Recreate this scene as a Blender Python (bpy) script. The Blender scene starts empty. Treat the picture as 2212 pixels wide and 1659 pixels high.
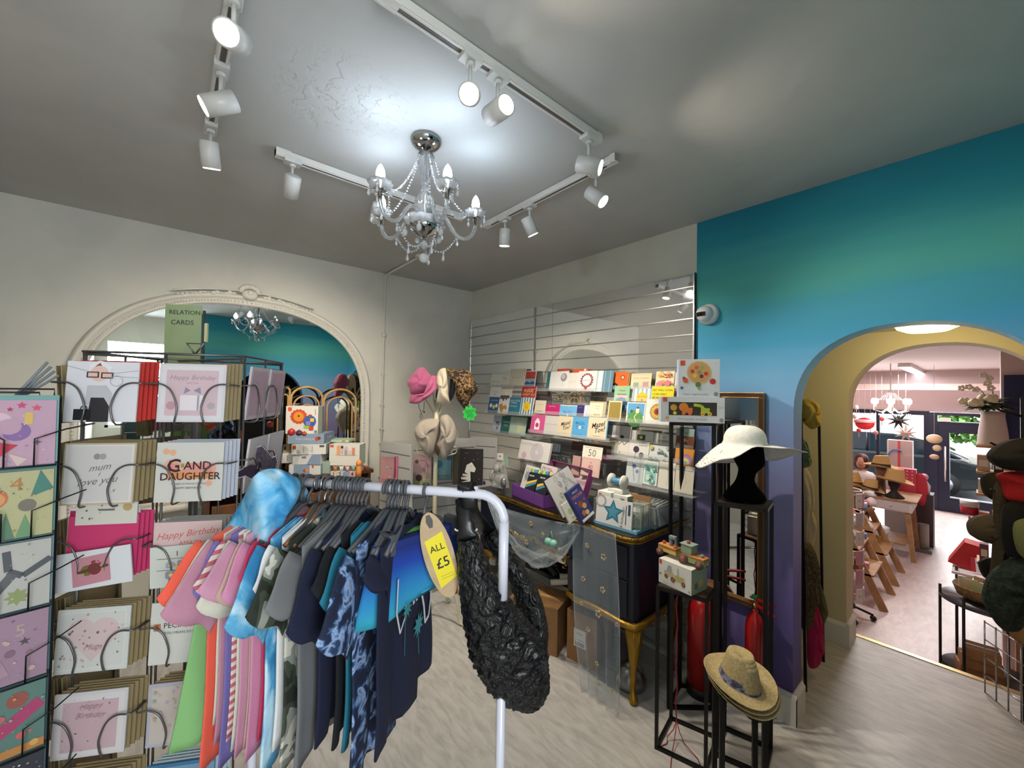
import bpy, bmesh, math, random
from mathutils import Matrix, Vector
random.seed(7)
S = bpy.context.scene
COL = S.collection
V = Vector
PI = math.pi
# ------------------------------------------------------------------ camera
FPX, YAW, PITCH, ROLL = 871.54, .8601, .0198, .0166
CAM = V((3.5867, -2.4987, 1.6881))
FW = V((-math.sin(YAW)*math.cos(PITCH), math.cos(YAW)*math.cos(PITCH), math.sin(PITCH)))
_r = V((math.cos(YAW), math.sin(YAW), 0)); _u = _r.cross(FW)
RT = _r*math.cos(ROLL)+_u*math.sin(ROLL)
UP = -_r*math.sin(ROLL)+_u*math.cos(ROLL)
cd = bpy.data.cameras.new('camera'); cam = bpy.data.objects.new('camera', cd); COL.objects.link(cam)
cd.sensor_width = 36; cd.lens = 36*FPX/2212; cd.clip_start = .02; cd.clip_end = 200
m = Matrix((RT, UP, -FW)).transposed().to_4x4(); m.translation = CAM
cam.matrix_world = m
S.camera = cam
def P(px, py, x=None, y=None, z=None, d=None):
    v = FW+RT*((px-1106)/FPX)-UP*((py-829.5)/FPX)
    t = (x-CAM.x)/v.x if x is not None else (y-CAM.y)/v.y if y is not None else (z-CAM.z)/v.z if z is not None else d
    return CAM+v*t
# ------------------------------------------------------------------ world, view
w = bpy.data.worlds.new('sky'); S.world = w; w.use_nodes = True
w.node_tree.nodes['Background'].inputs[0].default_value = (.80, .90, 1, 1)
w.node_tree.nodes['Background'].inputs[1].default_value = 3.6
S.view_settings.view_transform = 'Standard'; S.view_settings.look = 'None'
S.view_settings.exposure = 0.30; S.view_settings.gamma = 1
S.cycles.max_bounces = 10; S.cycles.transmission_bounces = 8; S.cycles.glossy_bounces = 6
S.cycles.diffuse_bounces = 4; S.cycles.transparent_max_bounces = 16
S.cycles.sample_clamp_indirect = 6; S.cycles.caustics_refractive = False; S.cycles.caustics_reflective = False
S.cycles.use_denoising = True
S.cycles.blur_glossy = .3
def light(name, kind, loc, energy, color=(1, 1, 1), size=.1, aim=None, **k):
    l = bpy.data.lights.new(name, kind); l.energy = energy; l.color = color
    if kind == 'AREA':
        l.size = size
        if 'sy' in k: l.shape = 'RECTANGLE'; l.size_y = k['sy']
    elif kind in ('POINT', 'SPOT'): l.shadow_soft_size = size
    if kind == 'SPOT': l.spot_size = k.get('ang', 1.5); l.spot_blend = k.get('blend', .6)
    if kind == 'SUN': l.angle = size
    o = bpy.data.objects.new(name, l); COL.objects.link(o); o.location = loc
    if aim is not None: o.rotation_euler = V(aim).to_track_quat('-Z', 'Y').to_euler()
    o['kind'] = 'helper'
    return o
WARM = (1, .87, .71); COOL = (.66, .82, 1); DAY = (.93, .97, 1)
H = 2.764; RX = 3.92; YB = -3.29; X2 = 5.0
FZ = -.55; YS = 9.7
# daylight: the window of the side room beside the camera, the shop front, the sun in the street
light('side_window_daylight', 'AREA', (X2-.06, -2.7, 1.75), 34, DAY, .9, (-1, 0, -.15), sy=1.2)
light('shopfront_daylight', 'AREA', (2.6, YS-.15, 1.0), 120, DAY, 2.4, (0, -1, -.1), sy=1.9)
light('street_sun', 'SUN', (2, 14, 6), 5.5, (1, .95, .88), .02, (.35, .55, -1))
# ------------------------------------------------------------------ materials
MC = {}
def lin(h):
    if isinstance(h, str):
        h = h.lstrip('#'); c = [int(h[i:i+2], 16)/255 for i in (0, 2, 4)]
        return tuple((x/12.92 if x <= .04045 else ((x+.055)/1.055)**2.4) for x in c)
    return h
def M(hexc, rough=.6, metal=0, mix=None, bump=None, emit=0, trans=0, alpha=1, ior=1.45, spec=.5, sheen=0, coat=0, stretch=None, pat=None, dist=.01):
    key = (hexc, rough, metal, mix, bump, emit, trans, alpha, ior, spec, sheen, coat, stretch, pat)
    if key in MC: return MC[key]
    mt = bpy.data.materials.new('surface_'+str(hexc).strip('#()').replace(' ', '')[:12]); mt.use_nodes = True
    nt = mt.node_tree; b = nt.nodes['Principled BSDF']; L = nt.links.new
    c = lin(hexc)
    b.inputs['Base Color'].default_value = (*c, 1); b.inputs['Roughness'].default_value = rough
    b.inputs['Metallic'].default_value = metal; b.inputs['IOR'].default_value = ior
    b.inputs['Specular IOR Level'].default_value = spec
    if trans: b.inputs['Transmission Weight'].default_value = trans
    if sheen: b.inputs['Sheen Weight'].default_value = sheen
    if coat: b.inputs['Coat Weight'].default_value = coat
    if alpha < 1: b.inputs['Alpha'].default_value = alpha
    if emit: b.inputs['Emission Color'].default_value = (*c, 1); b.inputs['Emission Strength'].default_value = emit
    def coord():
        t = nt.nodes.new('ShaderNodeTexCoord'); mp = nt.nodes.new('ShaderNodeMapping')
        L(t.outputs['Object'], mp.inputs['Vector'])
        if stretch: mp.inputs['Scale'].default_value = stretch
        return mp.outputs[0]
    if mix or pat or bump: co = coord()
    if mix:   # (hex2, scale, lo, hi [,detail])
        n = nt.nodes.new('ShaderNodeTexNoise'); n.inputs['Scale'].default_value = mix[1]; n.inputs['Detail'].default_value = mix[4] if len(mix) > 4 else 4
        n.inputs['Distortion'].default_value = .6
        r = nt.nodes.new('ShaderNodeMapRange'); r.inputs[1].default_value = mix[2]; r.inputs[2].default_value = mix[3]
        x = nt.nodes.new('ShaderNodeMix'); x.data_type = 'RGBA'
        L(co, n.inputs['Vector']); L(n.outputs[0], r.inputs[0]); L(r.outputs[0], x.inputs[0])
        x.inputs[6].default_value = (*c, 1); x.inputs[7].default_value = (*lin(mix[0]), 1); L(x.outputs[2], b.inputs['Base Color'])
    if pat == 'none': pass
    if bump:
        n2 = nt.nodes.new('ShaderNodeTexNoise'); n2.inputs['Scale'].default_value = bump[0]; n2.inputs['Detail'].default_value = 5
        bp = nt.nodes.new('ShaderNodeBump'); bp.inputs['Strength'].default_value = bump[1]; bp.inputs['Distance'].default_value = bump[2] if len(bump) > 2 else .01
        L(co, n2.inputs['Vector']); L(n2.outputs[0], bp.inputs['Height']); L(bp.outputs[0], b.inputs['Normal'])
    MC[key] = mt
    return mt
def ramp_mat(name, stops, axis=2, noise=(2.5, .35, (1, 1, 4)), rough=.7, bump=None):
    """colour bands along one object axis, wavered by noise (a painted mural, a dip-dyed cloth)"""
    mt = bpy.data.materials.new(name); mt.use_nodes = True; nt = mt.node_tree; L = nt.links.new; b = nt.nodes['Principled BSDF']
    b.inputs['Roughness'].default_value = rough
    t = nt.nodes.new('ShaderNodeTexCoord'); mp = nt.nodes.new('ShaderNodeMapping'); mp.inputs['Scale'].default_value = noise[2]
    n = nt.nodes.new('ShaderNodeTexNoise'); n.inputs['Scale'].default_value = noise[0]; n.inputs['Detail'].default_value = 5
    s = nt.nodes.new('ShaderNodeSeparateXYZ'); L(t.outputs['Object'], s.inputs[0]); L(t.outputs['Object'], mp.inputs[0]); L(mp.outputs[0], n.inputs['Vector'])
    a = nt.nodes.new('ShaderNodeMath'); a.operation = 'MULTIPLY_ADD'; L(n.outputs[0], a.inputs[0]); a.inputs[1].default_value = noise[1]; L(s.outputs[axis], a.inputs[2])
    lo = min(p for p, c in stops); hi = max(p for p, c in stops)
    r = nt.nodes.new('ShaderNodeMapRange'); r.inputs[1].default_value = lo+noise[1]*.5; r.inputs[2].default_value = hi+noise[1]*.5; L(a.outputs[0], r.inputs[0])
    cr = nt.nodes.new('ShaderNodeValToRGB'); L(r.outputs[0], cr.inputs[0]); L(cr.outputs[0], b.inputs['Base Color'])
    e = cr.color_ramp.elements
    for i, (p, c) in enumerate(sorted(stops)):
        q = (p-lo)/(hi-lo)
        el = e[i] if i < 2 else e.new(q)
        el.position = q; el.color = (*lin(c), 1)
    if bump:
        n2 = nt.nodes.new('ShaderNodeTexNoise'); n2.inputs['Scale'].default_value = bump[0]; bp = nt.nodes.new('ShaderNodeBump'); bp.inputs['Strength'].default_value = bump[1]; bp.inputs['Distance'].default_value = .01
        L(n2.outputs[0], bp.inputs['Height']); L(bp.outputs[0], b.inputs['Normal'])
    return mt
def patch_mat(name, cols, scale, kind='voronoi', rough=.85, stretch=(1, 1, 1)):
    """camouflage, leopard, tie-dye, floral cloth: bands of one texture through a stepped ramp"""
    mt = bpy.data.materials.new(name); mt.use_nodes = True; nt = mt.node_tree; L = nt.links.new; b = nt.nodes['Principled BSDF']
    b.inputs['Roughness'].default_value = rough
    t = nt.nodes.new('ShaderNodeTexCoord'); mp = nt.nodes.new('ShaderNodeMapping'); mp.inputs['Scale'].default_value = stretch; L(t.outputs['Object'], mp.inputs[0])
    cr = nt.nodes.new('ShaderNodeValToRGB'); e = cr.color_ramp.elements
    if kind == 'wave':
        n = nt.nodes.new('ShaderNodeTexWave'); n.bands_direction = 'Z'; n.inputs['Scale'].default_value = scale; L(mp.outputs[0], n.inputs[0]); L(n.outputs[0], cr.inputs[0])
        cr.color_ramp.interpolation = 'CONSTANT'
    elif kind == 'voronoi':
        n0 = nt.nodes.new('ShaderNodeTexNoise'); n0.inputs['Scale'].default_value = scale*1.5; L(mp.outputs[0], n0.inputs['Vector'])
        mx = nt.nodes.new('ShaderNodeMix'); mx.data_type = 'VECTOR'; mx.inputs[0].default_value = .06; L(mp.outputs[0], mx.inputs[4]); L(n0.outputs[1], mx.inputs[5])
        n = nt.nodes.new('ShaderNodeTexVoronoi'); n.inputs['Scale'].default_value = scale; L(mx.outputs[1], n.inputs['Vector']); L(n.outputs['Distance'], cr.inputs[0])
        cr.color_ramp.interpolation = 'CONSTANT'
    else:
        n = nt.nodes.new('ShaderNodeTexNoise'); n.inputs['Scale'].default_value = scale; n.inputs['Detail'].default_value = 2 if kind == 'camo' else 5; n.inputs['Distortion'].default_value = .8
        L(mp.outputs[0], n.inputs['Vector']); L(n.outputs[0], cr.inputs[0])
        cr.color_ramp.interpolation = 'CONSTANT' if kind == 'camo' else 'LINEAR'
    for i, (p, c) in enumerate(cols):
        el = e[i] if i < 2 else e.new(p)
        el.position = p; el.color = (*lin(c), 1)
    L(cr.outputs[0], b.inputs['Base Color'])
    return mt
# ------------------------------------------------------------------ mesh building
TXT = {}
def textgeo(s, bold=0, shear=0):
    k = (s, bold, shear)
    if k not in TXT:
        c = bpy.data.curves.new('lettering', 'FONT'); c.body = s; c.align_x = 'CENTER'; c.align_y = 'CENTER'; c.resolution_u = 2; c.offset = bold; c.shear = shear
        o = bpy.data.objects.new('lettering', c); me = bpy.data.meshes.new_from_object(o)
        TXT[k] = ([v.co.copy() for v in me.vertices], [list(p.vertices) for p in me.polygons])
        bpy.data.objects.remove(o); bpy.data.curves.remove(c); bpy.data.meshes.remove(me)
    return TXT[k]
class MB:
    def __init__(s): s.v = []; s.f = []; s.mi = []; s.sm = []; s.mats = []; s.T = Matrix.Identity(4)
    def add(s, vs, fs, mat, smooth=False):
        n = len(s.v); T = s.T
        s.v += [T @ V(v) for v in vs]
        if mat not in s.mats: s.mats.append(mat)
        i = s.mats.index(mat)
        for f in fs: s.f.append([n+k for k in f]); s.mi.append(i); s.sm.append(smooth)
        return s
    def box(s, a, b, mat):
        x0, y0, z0 = a; x1, y1, z1 = b
        vs = [(x0, y0, z0), (x1, y0, z0), (x1, y1, z0), (x0, y1, z0), (x0, y0, z1), (x1, y0, z1), (x1, y1, z1), (x0, y1, z1)]
        return s.add(vs, [(0, 3, 2, 1), (4, 5, 6, 7), (0, 1, 5, 4), (1, 2, 6, 5), (2, 3, 7, 6), (3, 0, 4, 7)], mat)
    def cbox(s, c, d, mat): return s.box([c[i]-d[i]/2 for i in range(3)], [c[i]+d[i]/2 for i in range(3)], mat)
    def bar(s, p, q, w, h, mat, up=(0, 0, 1)):
        p = V(p); q = V(q); d = (q-p).normalized(); u = V(up)
        if abs(d.dot(u)) > .98: u = V((0, 1, 0))
        a = d.cross(u).normalized()*w/2; b = a.cross(d).normalized()*h/2
        vs = [p-a-b, p+a-b, p+a+b, p-a+b, q-a-b, q+a-b, q+a+b, q-a+b]
        return s.add(vs, [(0, 1, 2, 3), (4, 7, 6, 5), (0, 4, 5, 1), (1, 5, 6, 2), (2, 6, 7, 3), (3, 7, 4, 0)], mat)
    def tube(s, pts, r, mat, n=8, cap=True, closed=False):
        pts = [V(p) for p in pts]; N = len(pts); rs = r if isinstance(r, (list, tuple)) else [r]*N
        vs = []; pa = None
        for i, p in enumerate(pts):
            if closed: d = pts[(i+1) % N]-pts[i-1]
            else: d = pts[min(i+1, N-1)]-pts[max(i-1, 0)]
            d = d.normalized() if d.length > 1e-9 else V((0, 0, 1))
            if pa is None: a = d.orthogonal().normalized()
            else: a = (pa-d*pa.dot(d)); a = a.normalized() if a.length > 1e-6 else d.orthogonal().normalized()
            pa = a; b = d.cross(a)
            vs += [p+(a*math.cos(2*PI*k/n)+b*math.sin(2*PI*k/n))*rs[i] for k in range(n)]
        fs = []
        for i in range(N if closed else N-1):
            j = (i+1) % N
            fs += [(i*n+k, i*n+(k+1) % n, j*n+(k+1) % n, j*n+k) for k in range(n)]
        if cap and not closed: fs += [tuple(range(n))[::-1], tuple((N-1)*n+k for k in range(n))]
        return s.add(vs, fs, mat, True)
    def lathe(s, prof, mat, c=(0, 0, 0), n=20, sx=1, sy=1, smooth=True, flute=0, nf=8):
        vs = []
        for r, z in prof:
            for k in range(n):
                a = 2*PI*k/n; q = r*(1+flute*math.cos(nf*a))
                vs.append((c[0]+q*sx*math.cos(a), c[1]+q*sy*math.sin(a), c[2]+z))
        fs = [(i*n+k, i*n+(k+1) % n, (i+1)*n+(k+1) % n, (i+1)*n+k) for i in range(len(prof)-1) for k in range(n)]
        if prof[0][0] > 1e-5: fs.append(tuple(range(n))[::-1])
        if prof[-1][0] > 1e-5: fs.append(tuple((len(prof)-1)*n+k for k in range(n)))
        return s.add(vs, fs, mat, smooth)
    def cyl(s, p, q, r, mat, n=16, r2=None):
        return s.tube([p, q], [r, r if r2 is None else r2], mat, n)
    def ball(s, c, r, mat, sc=(1, 1, 1), n=10, m=7):
        prof = [(math.sin(PI*i/m)*r, -math.cos(PI*i/m)*r*sc[2]) for i in range(m+1)]
        return s.lathe(prof, mat, c, n, sc[0], sc[1])
    def poly(s, pts, mat): return s.add(pts, [tuple(range(len(pts)))], mat)
    def prism(s, pts, d, mat, smooth=False):
        """outline (3D points in one plane) pushed along vector d"""
        n = len(pts); d = V(d); vs = [V(p) for p in pts]+[V(p)+d for p in pts]
        return s.add(vs, [tuple(range(n))[::-1], tuple(range(n, 2*n))]+[(k, (k+1) % n, n+(k+1) % n, n+k) for k in range(n)], mat, smooth)
    def grid(s, fn, nu, nv, mat, smooth=True, closed_u=False):
        vs = [fn(i/(nu-(0 if closed_u else 1)), j/(nv-1)) for j in range(nv) for i in range(nu)]
        fs = [(j*nu+i, j*nu+(i+1) % nu, (j+1)*nu+(i+1) % nu, (j+1)*nu+i) for j in range(nv-1) for i in range(nu if closed_u else nu-1)]
        return s.add(vs, fs, mat, smooth)
    def text(s, t, mat, o, r, u, size, bold=0, shear=0, off=.0008, fit=None):
        vs, fs = textgeo(t, bold, shear); r = V(r).normalized(); u = V(u).normalized(); n = r.cross(u); o = V(o)
        if fit:
            wd = max(v.x for v in vs)-min(v.x for v in vs); size = min(size, fit/max(wd, .01))
        return s.add([o+r*v.x*size+u*v.y*size+n*off for v in vs], fs, mat)
    def build(s, name, parent=None, bev=0, sub=0, solid=0, wn=False):
        o0 = V(parent['_o']) if parent is not None and '_o' in parent else (V((0, 0, 0)))
        if parent is None and s.v and name is not None:
            xs = [v.x for v in s.v]; ys = [v.y for v in s.v]; zs = [v.z for v in s.v]
            o0 = V(((min(xs)+max(xs))/2, (min(ys)+max(ys))/2, min(zs)))
        me = bpy.data.meshes.new(name); me.from_pydata([tuple(v-o0) for v in s.v], [], s.f)
        for mt in s.mats: me.materials.append(mt)
        me.polygons.foreach_set('material_index', s.mi); me.polygons.foreach_set('use_smooth', s.sm); me.update()
        o = bpy.data.objects.new(name, me); COL.objects.link(o)
        if parent is not None:
            o.parent = parent; OFF[o.name] = o0
            o['_o'] = tuple(o0)
        else:
            o.location = o0; o['_o'] = tuple(o0)
        if solid: q = o.modifiers.new('t', 'SOLIDIFY'); q.thickness = solid; q.offset = 0
        if bev: q = o.modifiers.new('b', 'BEVEL'); q.width = bev; q.segments = 2; q.limit_method = 'ANGLE'
        if sub: q = o.modifiers.new('s', 'SUBSURF'); q.levels = sub; q.render_levels = sub
        return o
OFF = {}
def tag(o, label, cat, group=None):
    o['label'] = label; o['category'] = cat
    if group: o['group'] = group
    return o
def thing(name, label, cat, loc, group=None):
    o = bpy.data.objects.new(name, None); COL.objects.link(o); o.location = loc; o['_o'] = tuple(loc); o.empty_display_size = .05
    return tag(o, label, cat, group)
def solo(mb, name, label, cat, group=None, **k): return tag(mb.build(name, None, **k), label, cat, group)
def struct(mb, name, **k):
    o = mb.build(name, None, **k); o['kind'] = 'structure'; return o
def dup(o, loc=None, rotz=None, label=None, parent=None):
    c = o.copy(); COL.objects.link(c)
    if parent is not None: c.parent = parent
    if loc is not None: c.location = loc
    if rotz is not None: c.rotation_euler = (0, 0, rotz)
    if label: c['label'] = label
    for ch in [x for x in o.children]: dup(ch, parent=c)
    return c
def frame(o, r, u):
    """matrix with local x=r, y=u, z=r x u at o"""
    r = V(r).normalized(); n = r.cross(V(u)).normalized(); u = n.cross(r)
    m = Matrix((r, u, n)).transposed().to_4x4(); m.translation = V(o); return m
def arc(c, r, a0, a1, n, ax=(1, 0, 0), ay=(0, 0, 1), ry=None):
    c = V(c); ax = V(ax); ay = V(ay); ry = r if ry is None else ry
    return [c+ax*r*math.cos(math.radians(a0+(a1-a0)*k/n))+ay*ry*math.sin(math.radians(a0+(a1-a0)*k/n)) for k in range(n+1)]
# ------------------------------------------------------------------ the room shell
wallw = M('#cfcdc2', .8, bump=(60, .08), mix=('#c6c5bc', 3, .4, .7))
ceilm = M('#b9b9b6', .85, bump=(7, .35, .012), mix=('#b0b1af', 2, .4, .75))
mural = ramp_mat('mural_paint', [(.05, '#4a3f70'), (.6, '#685e9c'), (1.05, '#8a84b4'), (1.45, '#7f93c4'), (1.8, '#6ba6d0'), (2.02, '#3f9dc4'), (2.18, '#3f9dae'), (2.30, '#4aa6a0'), (2.42, '#3f9fa0'), (2.6, '#178599'), (2.76, '#0f7c96')], 2, (1.6, .28, (.55, .55, 5)), .75)
white = M('#e2e2de', .45)
cream = M('#c8bd98', .75, bump=(40, .06))
creamw = M('#d2c8a8', .7)
vinyl = M('#c0beba', .42, mix=('#a5a39f', 11, .36, .68, 14), stretch=(.8, 3, 1))
vinyl2 = M('#c3b2ac', .35, mix=('#ad9c97', 6, .35, .7, 9), stretch=(3.5, 1, 1))
PAN = 2.4335
mb = MB(); mb.box((-.15, YB-.15, 0), (0, .15, H), wallw); struct(mb, 'wall_left')
mb = MB(); mb.box((0, 0, 0), (PAN, .15, H), wallw); struct(mb, 'wall_back')
def archwall(y0, y1, xl, xr, z0, ztop, ax0, ax1, zs, zt, mat, n=28, zb=None):
    zb = z0 if zb is None else zb
    cx = (ax0+ax1)/2; hw = (ax1-ax0)/2
    pts = [(xl, z0), (ax0, z0), (ax0, zs)]
    for k in range(1, n):
        a = PI-PI*k/n; ex = .88
        pts.append((cx+hw*math.copysign(abs(math.cos(a))**ex, math.cos(a)), zs+(zt-zs)*abs(math.sin(a))**ex))
    pts += [(ax1, zs), (ax1, z0), (xr, z0), (xr, ztop), (xl, ztop)]
    return MB().prism([(x, y0, z) for x, z in pts][::-1], (0, y1-y0, 0), mat)
struct(archwall(.0, .15, PAN, RX, 0, H, 2.947, 3.81, 1.60, 2.03, mural), 'wall_right')
# teal side wall behind the photographer's right shoulder, with its dark archway
pts = [(0, 0), (-.72, 0), (-.72, 1.5)]+[(-1.2+.48*math.cos(PI*k/16), 1.5+.5*math.sin(PI*k/16)) for k in range(1, 16)]+[(-1.68, 1.5), (-1.68, 0), (-2.12, 0), (-2.12, H), (0, H)]
mb = MB(); mb.prism([(RX, y, z) for y, z in pts], (.15, 0, 0), mural); struct(mb, 'wall_side')
dark = M('#1c1c1e', .8)
mb = MB(); mb.box((RX+.9, -2.1, 0), (RX+.95, 0, H), dark); mb.box((RX+.15, -2.12, 0), (RX+.95, -2.07, H), wallw); mb.box((RX+.15, 0, 0), (RX+.95, .15, H), dark); struct(mb, 'wall_closet')
mb = MB(); mb.box((-.15, YB-.15, 0), (X2+.15, YB, H), wallw); struct(mb, 'wall_rear')
# window wall of the side room
mb = MB()
for a, b in (((X2, YB, 0), (X2+.15, -2.07, 1.05)), ((X2, YB, 2.28), (X2+.15, -2.07, H)), ((X2, YB, 1.05), (X2+.15, YB+.12, 2.28)), ((X2, -2.2, 1.05), (X2+.15, -2.07, 2.28))): mb.box(a, b, wallw)
struct(mb, 'wall_window')
mb = MB()
for y in (YB+.14, -2.75, -2.22): mb.box((X2+.03, y-.02, 1.05), (X2+.08, y+.02, 2.28), white)
for z in (1.07, 2.26, 1.95): mb.box((X2+.03, YB+.12, z-.02), (X2+.08, -2.2, z+.02), white)
struct(mb, 'window_1')
mb = MB(); mb.box((-.15, YB-.15, -.1), (X2+.15, 1.29, 0), vinyl); struct(mb, 'floor')
# ceiling with a rough, peeled patch of plaster beside the chandelier
nt = ceilm.node_tree; L = nt.links.new
tc = nt.nodes.new('ShaderNodeTexCoord'); vm = nt.nodes.new('ShaderNodeVectorMath'); vm.operation = 'DISTANCE'; L(tc.outputs['Object'], vm.inputs[0])
mb = MB(); mb.box((-.15, YB-.15, H), (X2+.15, .15, H+.12), ceilm); co = struct(mb, 'ceiling')
vm.inputs[1].default_value = tuple(V((2.05, -2.0, H))-V(co['_o']))
mr = nt.nodes.new('ShaderNodeMapRange'); mr.inputs[1].default_value = .05; mr.inputs[2].default_value = .27; mr.inputs[3].default_value = 1; mr.inputs[4].default_value = 0; L(vm.outputs['Value'], mr.inputs[0])
nz = nt.nodes.new('ShaderNodeTexNoise'); nz.inputs['Scale'].default_value = 16; nz.inputs['Detail'].default_value = 8; L(tc.outputs['Object'], nz.inputs['Vector'])
m1 = nt.nodes.new('ShaderNodeMapRange'); m1.inputs[1].default_value = .47; m1.inputs[2].default_value = .53; L(nz.outputs[0], m1.inputs[0])
m2 = nt.nodes.new('ShaderNodeMath'); m2.operation = 'MULTIPLY'; L(mr.outputs[0], m2.inputs[0]); L(m1.outputs[0], m2.inputs[1])
b2 = nt.nodes.new('ShaderNodeBump'); b2.inputs['Strength'].default_value = .55; b2.inputs['Distance'].default_value = .012; L(m2.outputs[0], b2.inputs['Height'])
pr = nt.nodes['Principled BSDF']; old = pr.inputs['Normal'].links[0].from_socket; L(old, b2.inputs['Normal']); L(b2.outputs[0], pr.inputs['Normal'])
# vestibule between the two arches, then the front shop a few steps lower
VC = 2.42; vl = 2.35
struct(archwall(1.05, 1.27, vl-.1, RX+.1, FZ, 2.7, 2.985, 3.87, 1.60, 2.03, cream, zb=0), 'wall_passage')
mb = MB(); mb.box((vl-.1, .15, 0), (vl, 1.05, VC), cream); mb.box((RX, .15, 0), (RX+.1, 1.05, VC), cream); struct(mb, 'wall_vestibule')
mb = MB(); mb.box((vl-.1, .15, VC-.3), (RX+.1, 1.05, VC), cream); struct(mb, 'ceiling_vestibule')
mb = MB(); mb.box((.6, 1.27, FZ-.1), (5.2, YS+.3, FZ), vinyl2); struct(mb, 'floor_shop')
# steps down out of sight below the gold nosing
mb = MB()
for k in range(1, 3): mb.box((2.99, 1.29+.02+(k-1)*.24, FZ), (3.86, 1.31+k*.24, -.183*k), vinyl2)
struct(mb, 'floor_steps')
mb = MB(); mb.box((2.985, 1.255, -.001), (3.87, 1.292, .004), M('#d8c48a', .25, 1)); mb.box((2.985, 1.292, -.04), (3.87, 1.30, .002), M('#5a4c48', .5)); struct(mb, 'trim_1')
pinkw = M('#cdb9b6', .8); C2 = 2.22
mb = MB(); mb.box((.5, 1.27, FZ), (.6, YS, C2), pinkw); struct(mb, 'wall_shop_left')
mb = MB(); mb.box((5.2, 1.27, FZ), (5.3, YS, C2), pinkw); struct(mb, 'wall_shop_right')
mb = MB(); mb.box((.6, 1.2, FZ), (vl-.1, 1.27, C2), pinkw); mb.box((RX+.1, 1.2, FZ), (5.2, 1.27, C2), pinkw); struct(mb, 'wall_shop_near')
mb = MB(); mb.box((.5, 1.27, C2), (5.3, YS+.3, C2+.1), pinkw); struct(mb, 'ceiling_shop')
# bulkhead beam with a pale strip, above the shop front
mb = MB(); mb.box((.6, 8.3, 1.97), (5.2, 8.6, C2), M('#b8a4a0', .8)); mb.box((.6, 8.28, 1.86), (5.2, 8.62, 1.97), M('#e6cfc6', .8)); struct(mb, 'trim_2')
# skirting
sk = M('#cfcdc4', .5)
mb = MB()
def skirt(mb, a, b, out, h=.155, t=.02):
    a = V((*a, 0)); b = V((*b, 0)); o = V((*out, 0))
    mb.prism([a, a+o*t, a+o*t+V((0, 0, h-.02)), a+o*.006+V((0, 0, h)), a+V((0, 0, h))], b-a, sk)
skirt(mb, (2.44, 0), (2.967, 0), (0, -1)); skirt(mb, (2.947, -.0185), (2.947, .15), (1, 0)); skirt(mb, (3.79, 0), (RX, 0), (0, -1)); struct(mb, 'baseboard_right')
mb = MB(); skirt(mb, (vl, 1.05), (3.005, 1.05), (0, -1)); skirt(mb, (2.985, 1.0315), (2.985, 1.25), (1, 0)); struct(mb, 'baseboard_passage')
mb = MB(); skirt(mb, (0, YB), (0, 0), (1, 0)); struct(mb, 'baseboard_left')
mb = MB(); skirt(mb, (RX, 0), (RX, -.72), (-1, 0)); skirt(mb, (RX, -1.68), (RX, -2.12), (-1, 0)); struct(mb, 'baseboard_side')

# mirrored slat panels on the back wall
mir = M('#f2f3f1', .03, .8, spec=.5)
alu = M('#b9b9b6', .3, .9)
mb = MB(); z = 2.449; xs = [(.012, 1.216), (1.219, PAN-.004)]
zz = 2.449
lines = [2.366-.1*k for k in range(24)]
top = 2.449
for zl in lines+[.03]:
    for x0, x1 in xs: mb.box((x0, -.016, zl+.004), (x1, -.003, top-.004), mir)
    top = zl
pn = thing('slatwall_panel', 'mirrored slatwall panel covering the white back wall behind the greeting cards', 'slatwall', (1.2, 0, 0))
mb.build('mirror_slats', pn)
mb = MB()
for zl in lines: mb.box((.01, -.02, zl-.0035), (PAN, -.002, zl+.0035), alu)
mb.box((.004, -.022, .02), (.012, 0, 2.45), alu); mb.box((PAN-.004, -.022, .02), (PAN, 0, 2.45), M('#3a3836', .5)); mb.box((PAN-.01, -.024, .02), (PAN-.004, -.016, 2.45), M('#d8d8d4', .3, .6))
mb.build('rail', pn)

# ------------------------------------------------------------------ arched overmantel mirror on the left wall
MY, MW0, ZS0 = -2.035, .852, 1.60
def mout(d, n=44, zb=.92):
    """outline of the mirror at offset d outside the glass edge"""
    w = MW0+d; zt = 2.295+d; pts = [(-w, zb-d)]
    pts += [(-w, ZS0-.35)]
    for k in range(n+1):
        a = PI-PI*k/n; ex = .86
        pts.append((w*math.copysign(abs(math.cos(a))**ex, math.cos(a)), ZS0-.02+(zt-ZS0+.02)*abs(math.sin(a))**ex))
    pts += [(w, ZS0-.35), (w, zb-d)]
    return pts
am = thing('arched_mirror', 'large white arched overmantel mirror with ornate crest on the left wall', 'mirror', (0, MY, .86))
mb = MB(); mb.prism([(.008, MY-a, b) for a, b in mout(.004)], (.008, 0, 0), M('#dfe4e2', .01, 1)); mb.build('mirror_glass', am)
wfr = M('#cfccc2', .5, bump=(70, .25))
mb = MB(); prof = [(0, .014), (.004, .03), (.018, .036), (.03, .022), (.042, .03), (.05, .046), (.064, .05), (.074, .038), (.084, .016), (.086, .002)]
rings = [mout(d) for d, h in prof]; n = len(rings[0])
vs = [(h, MY-rings[i][k][0], rings[i][k][1]) for i, (d, h) in enumerate(prof) for k in range(n)]
fs = [(i*n+k, i*n+(k+1) % n, (i+1)*n+(k+1) % n, (i+1)*n+k) for i in range(len(prof)-1) for k in range(n)]
mb.add(vs, fs, wfr, True)
out = mout(.024, 160)
for k in range(0, len(out)-1):
    a, b = out[k], out[k+1]; L0 = math.hypot(b[0]-a[0], b[1]-a[1]); c = max(1, int(L0/.022))
    for j in range(c):
        t = (j+.5)/c; mb.ball((.034, MY-(a[0]+(b[0]-a[0])*t), a[1]+(b[1]-a[1])*t), .008, wfr, (1, 1, 1.3), 6, 4)
mb.build('frame', am)
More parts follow.
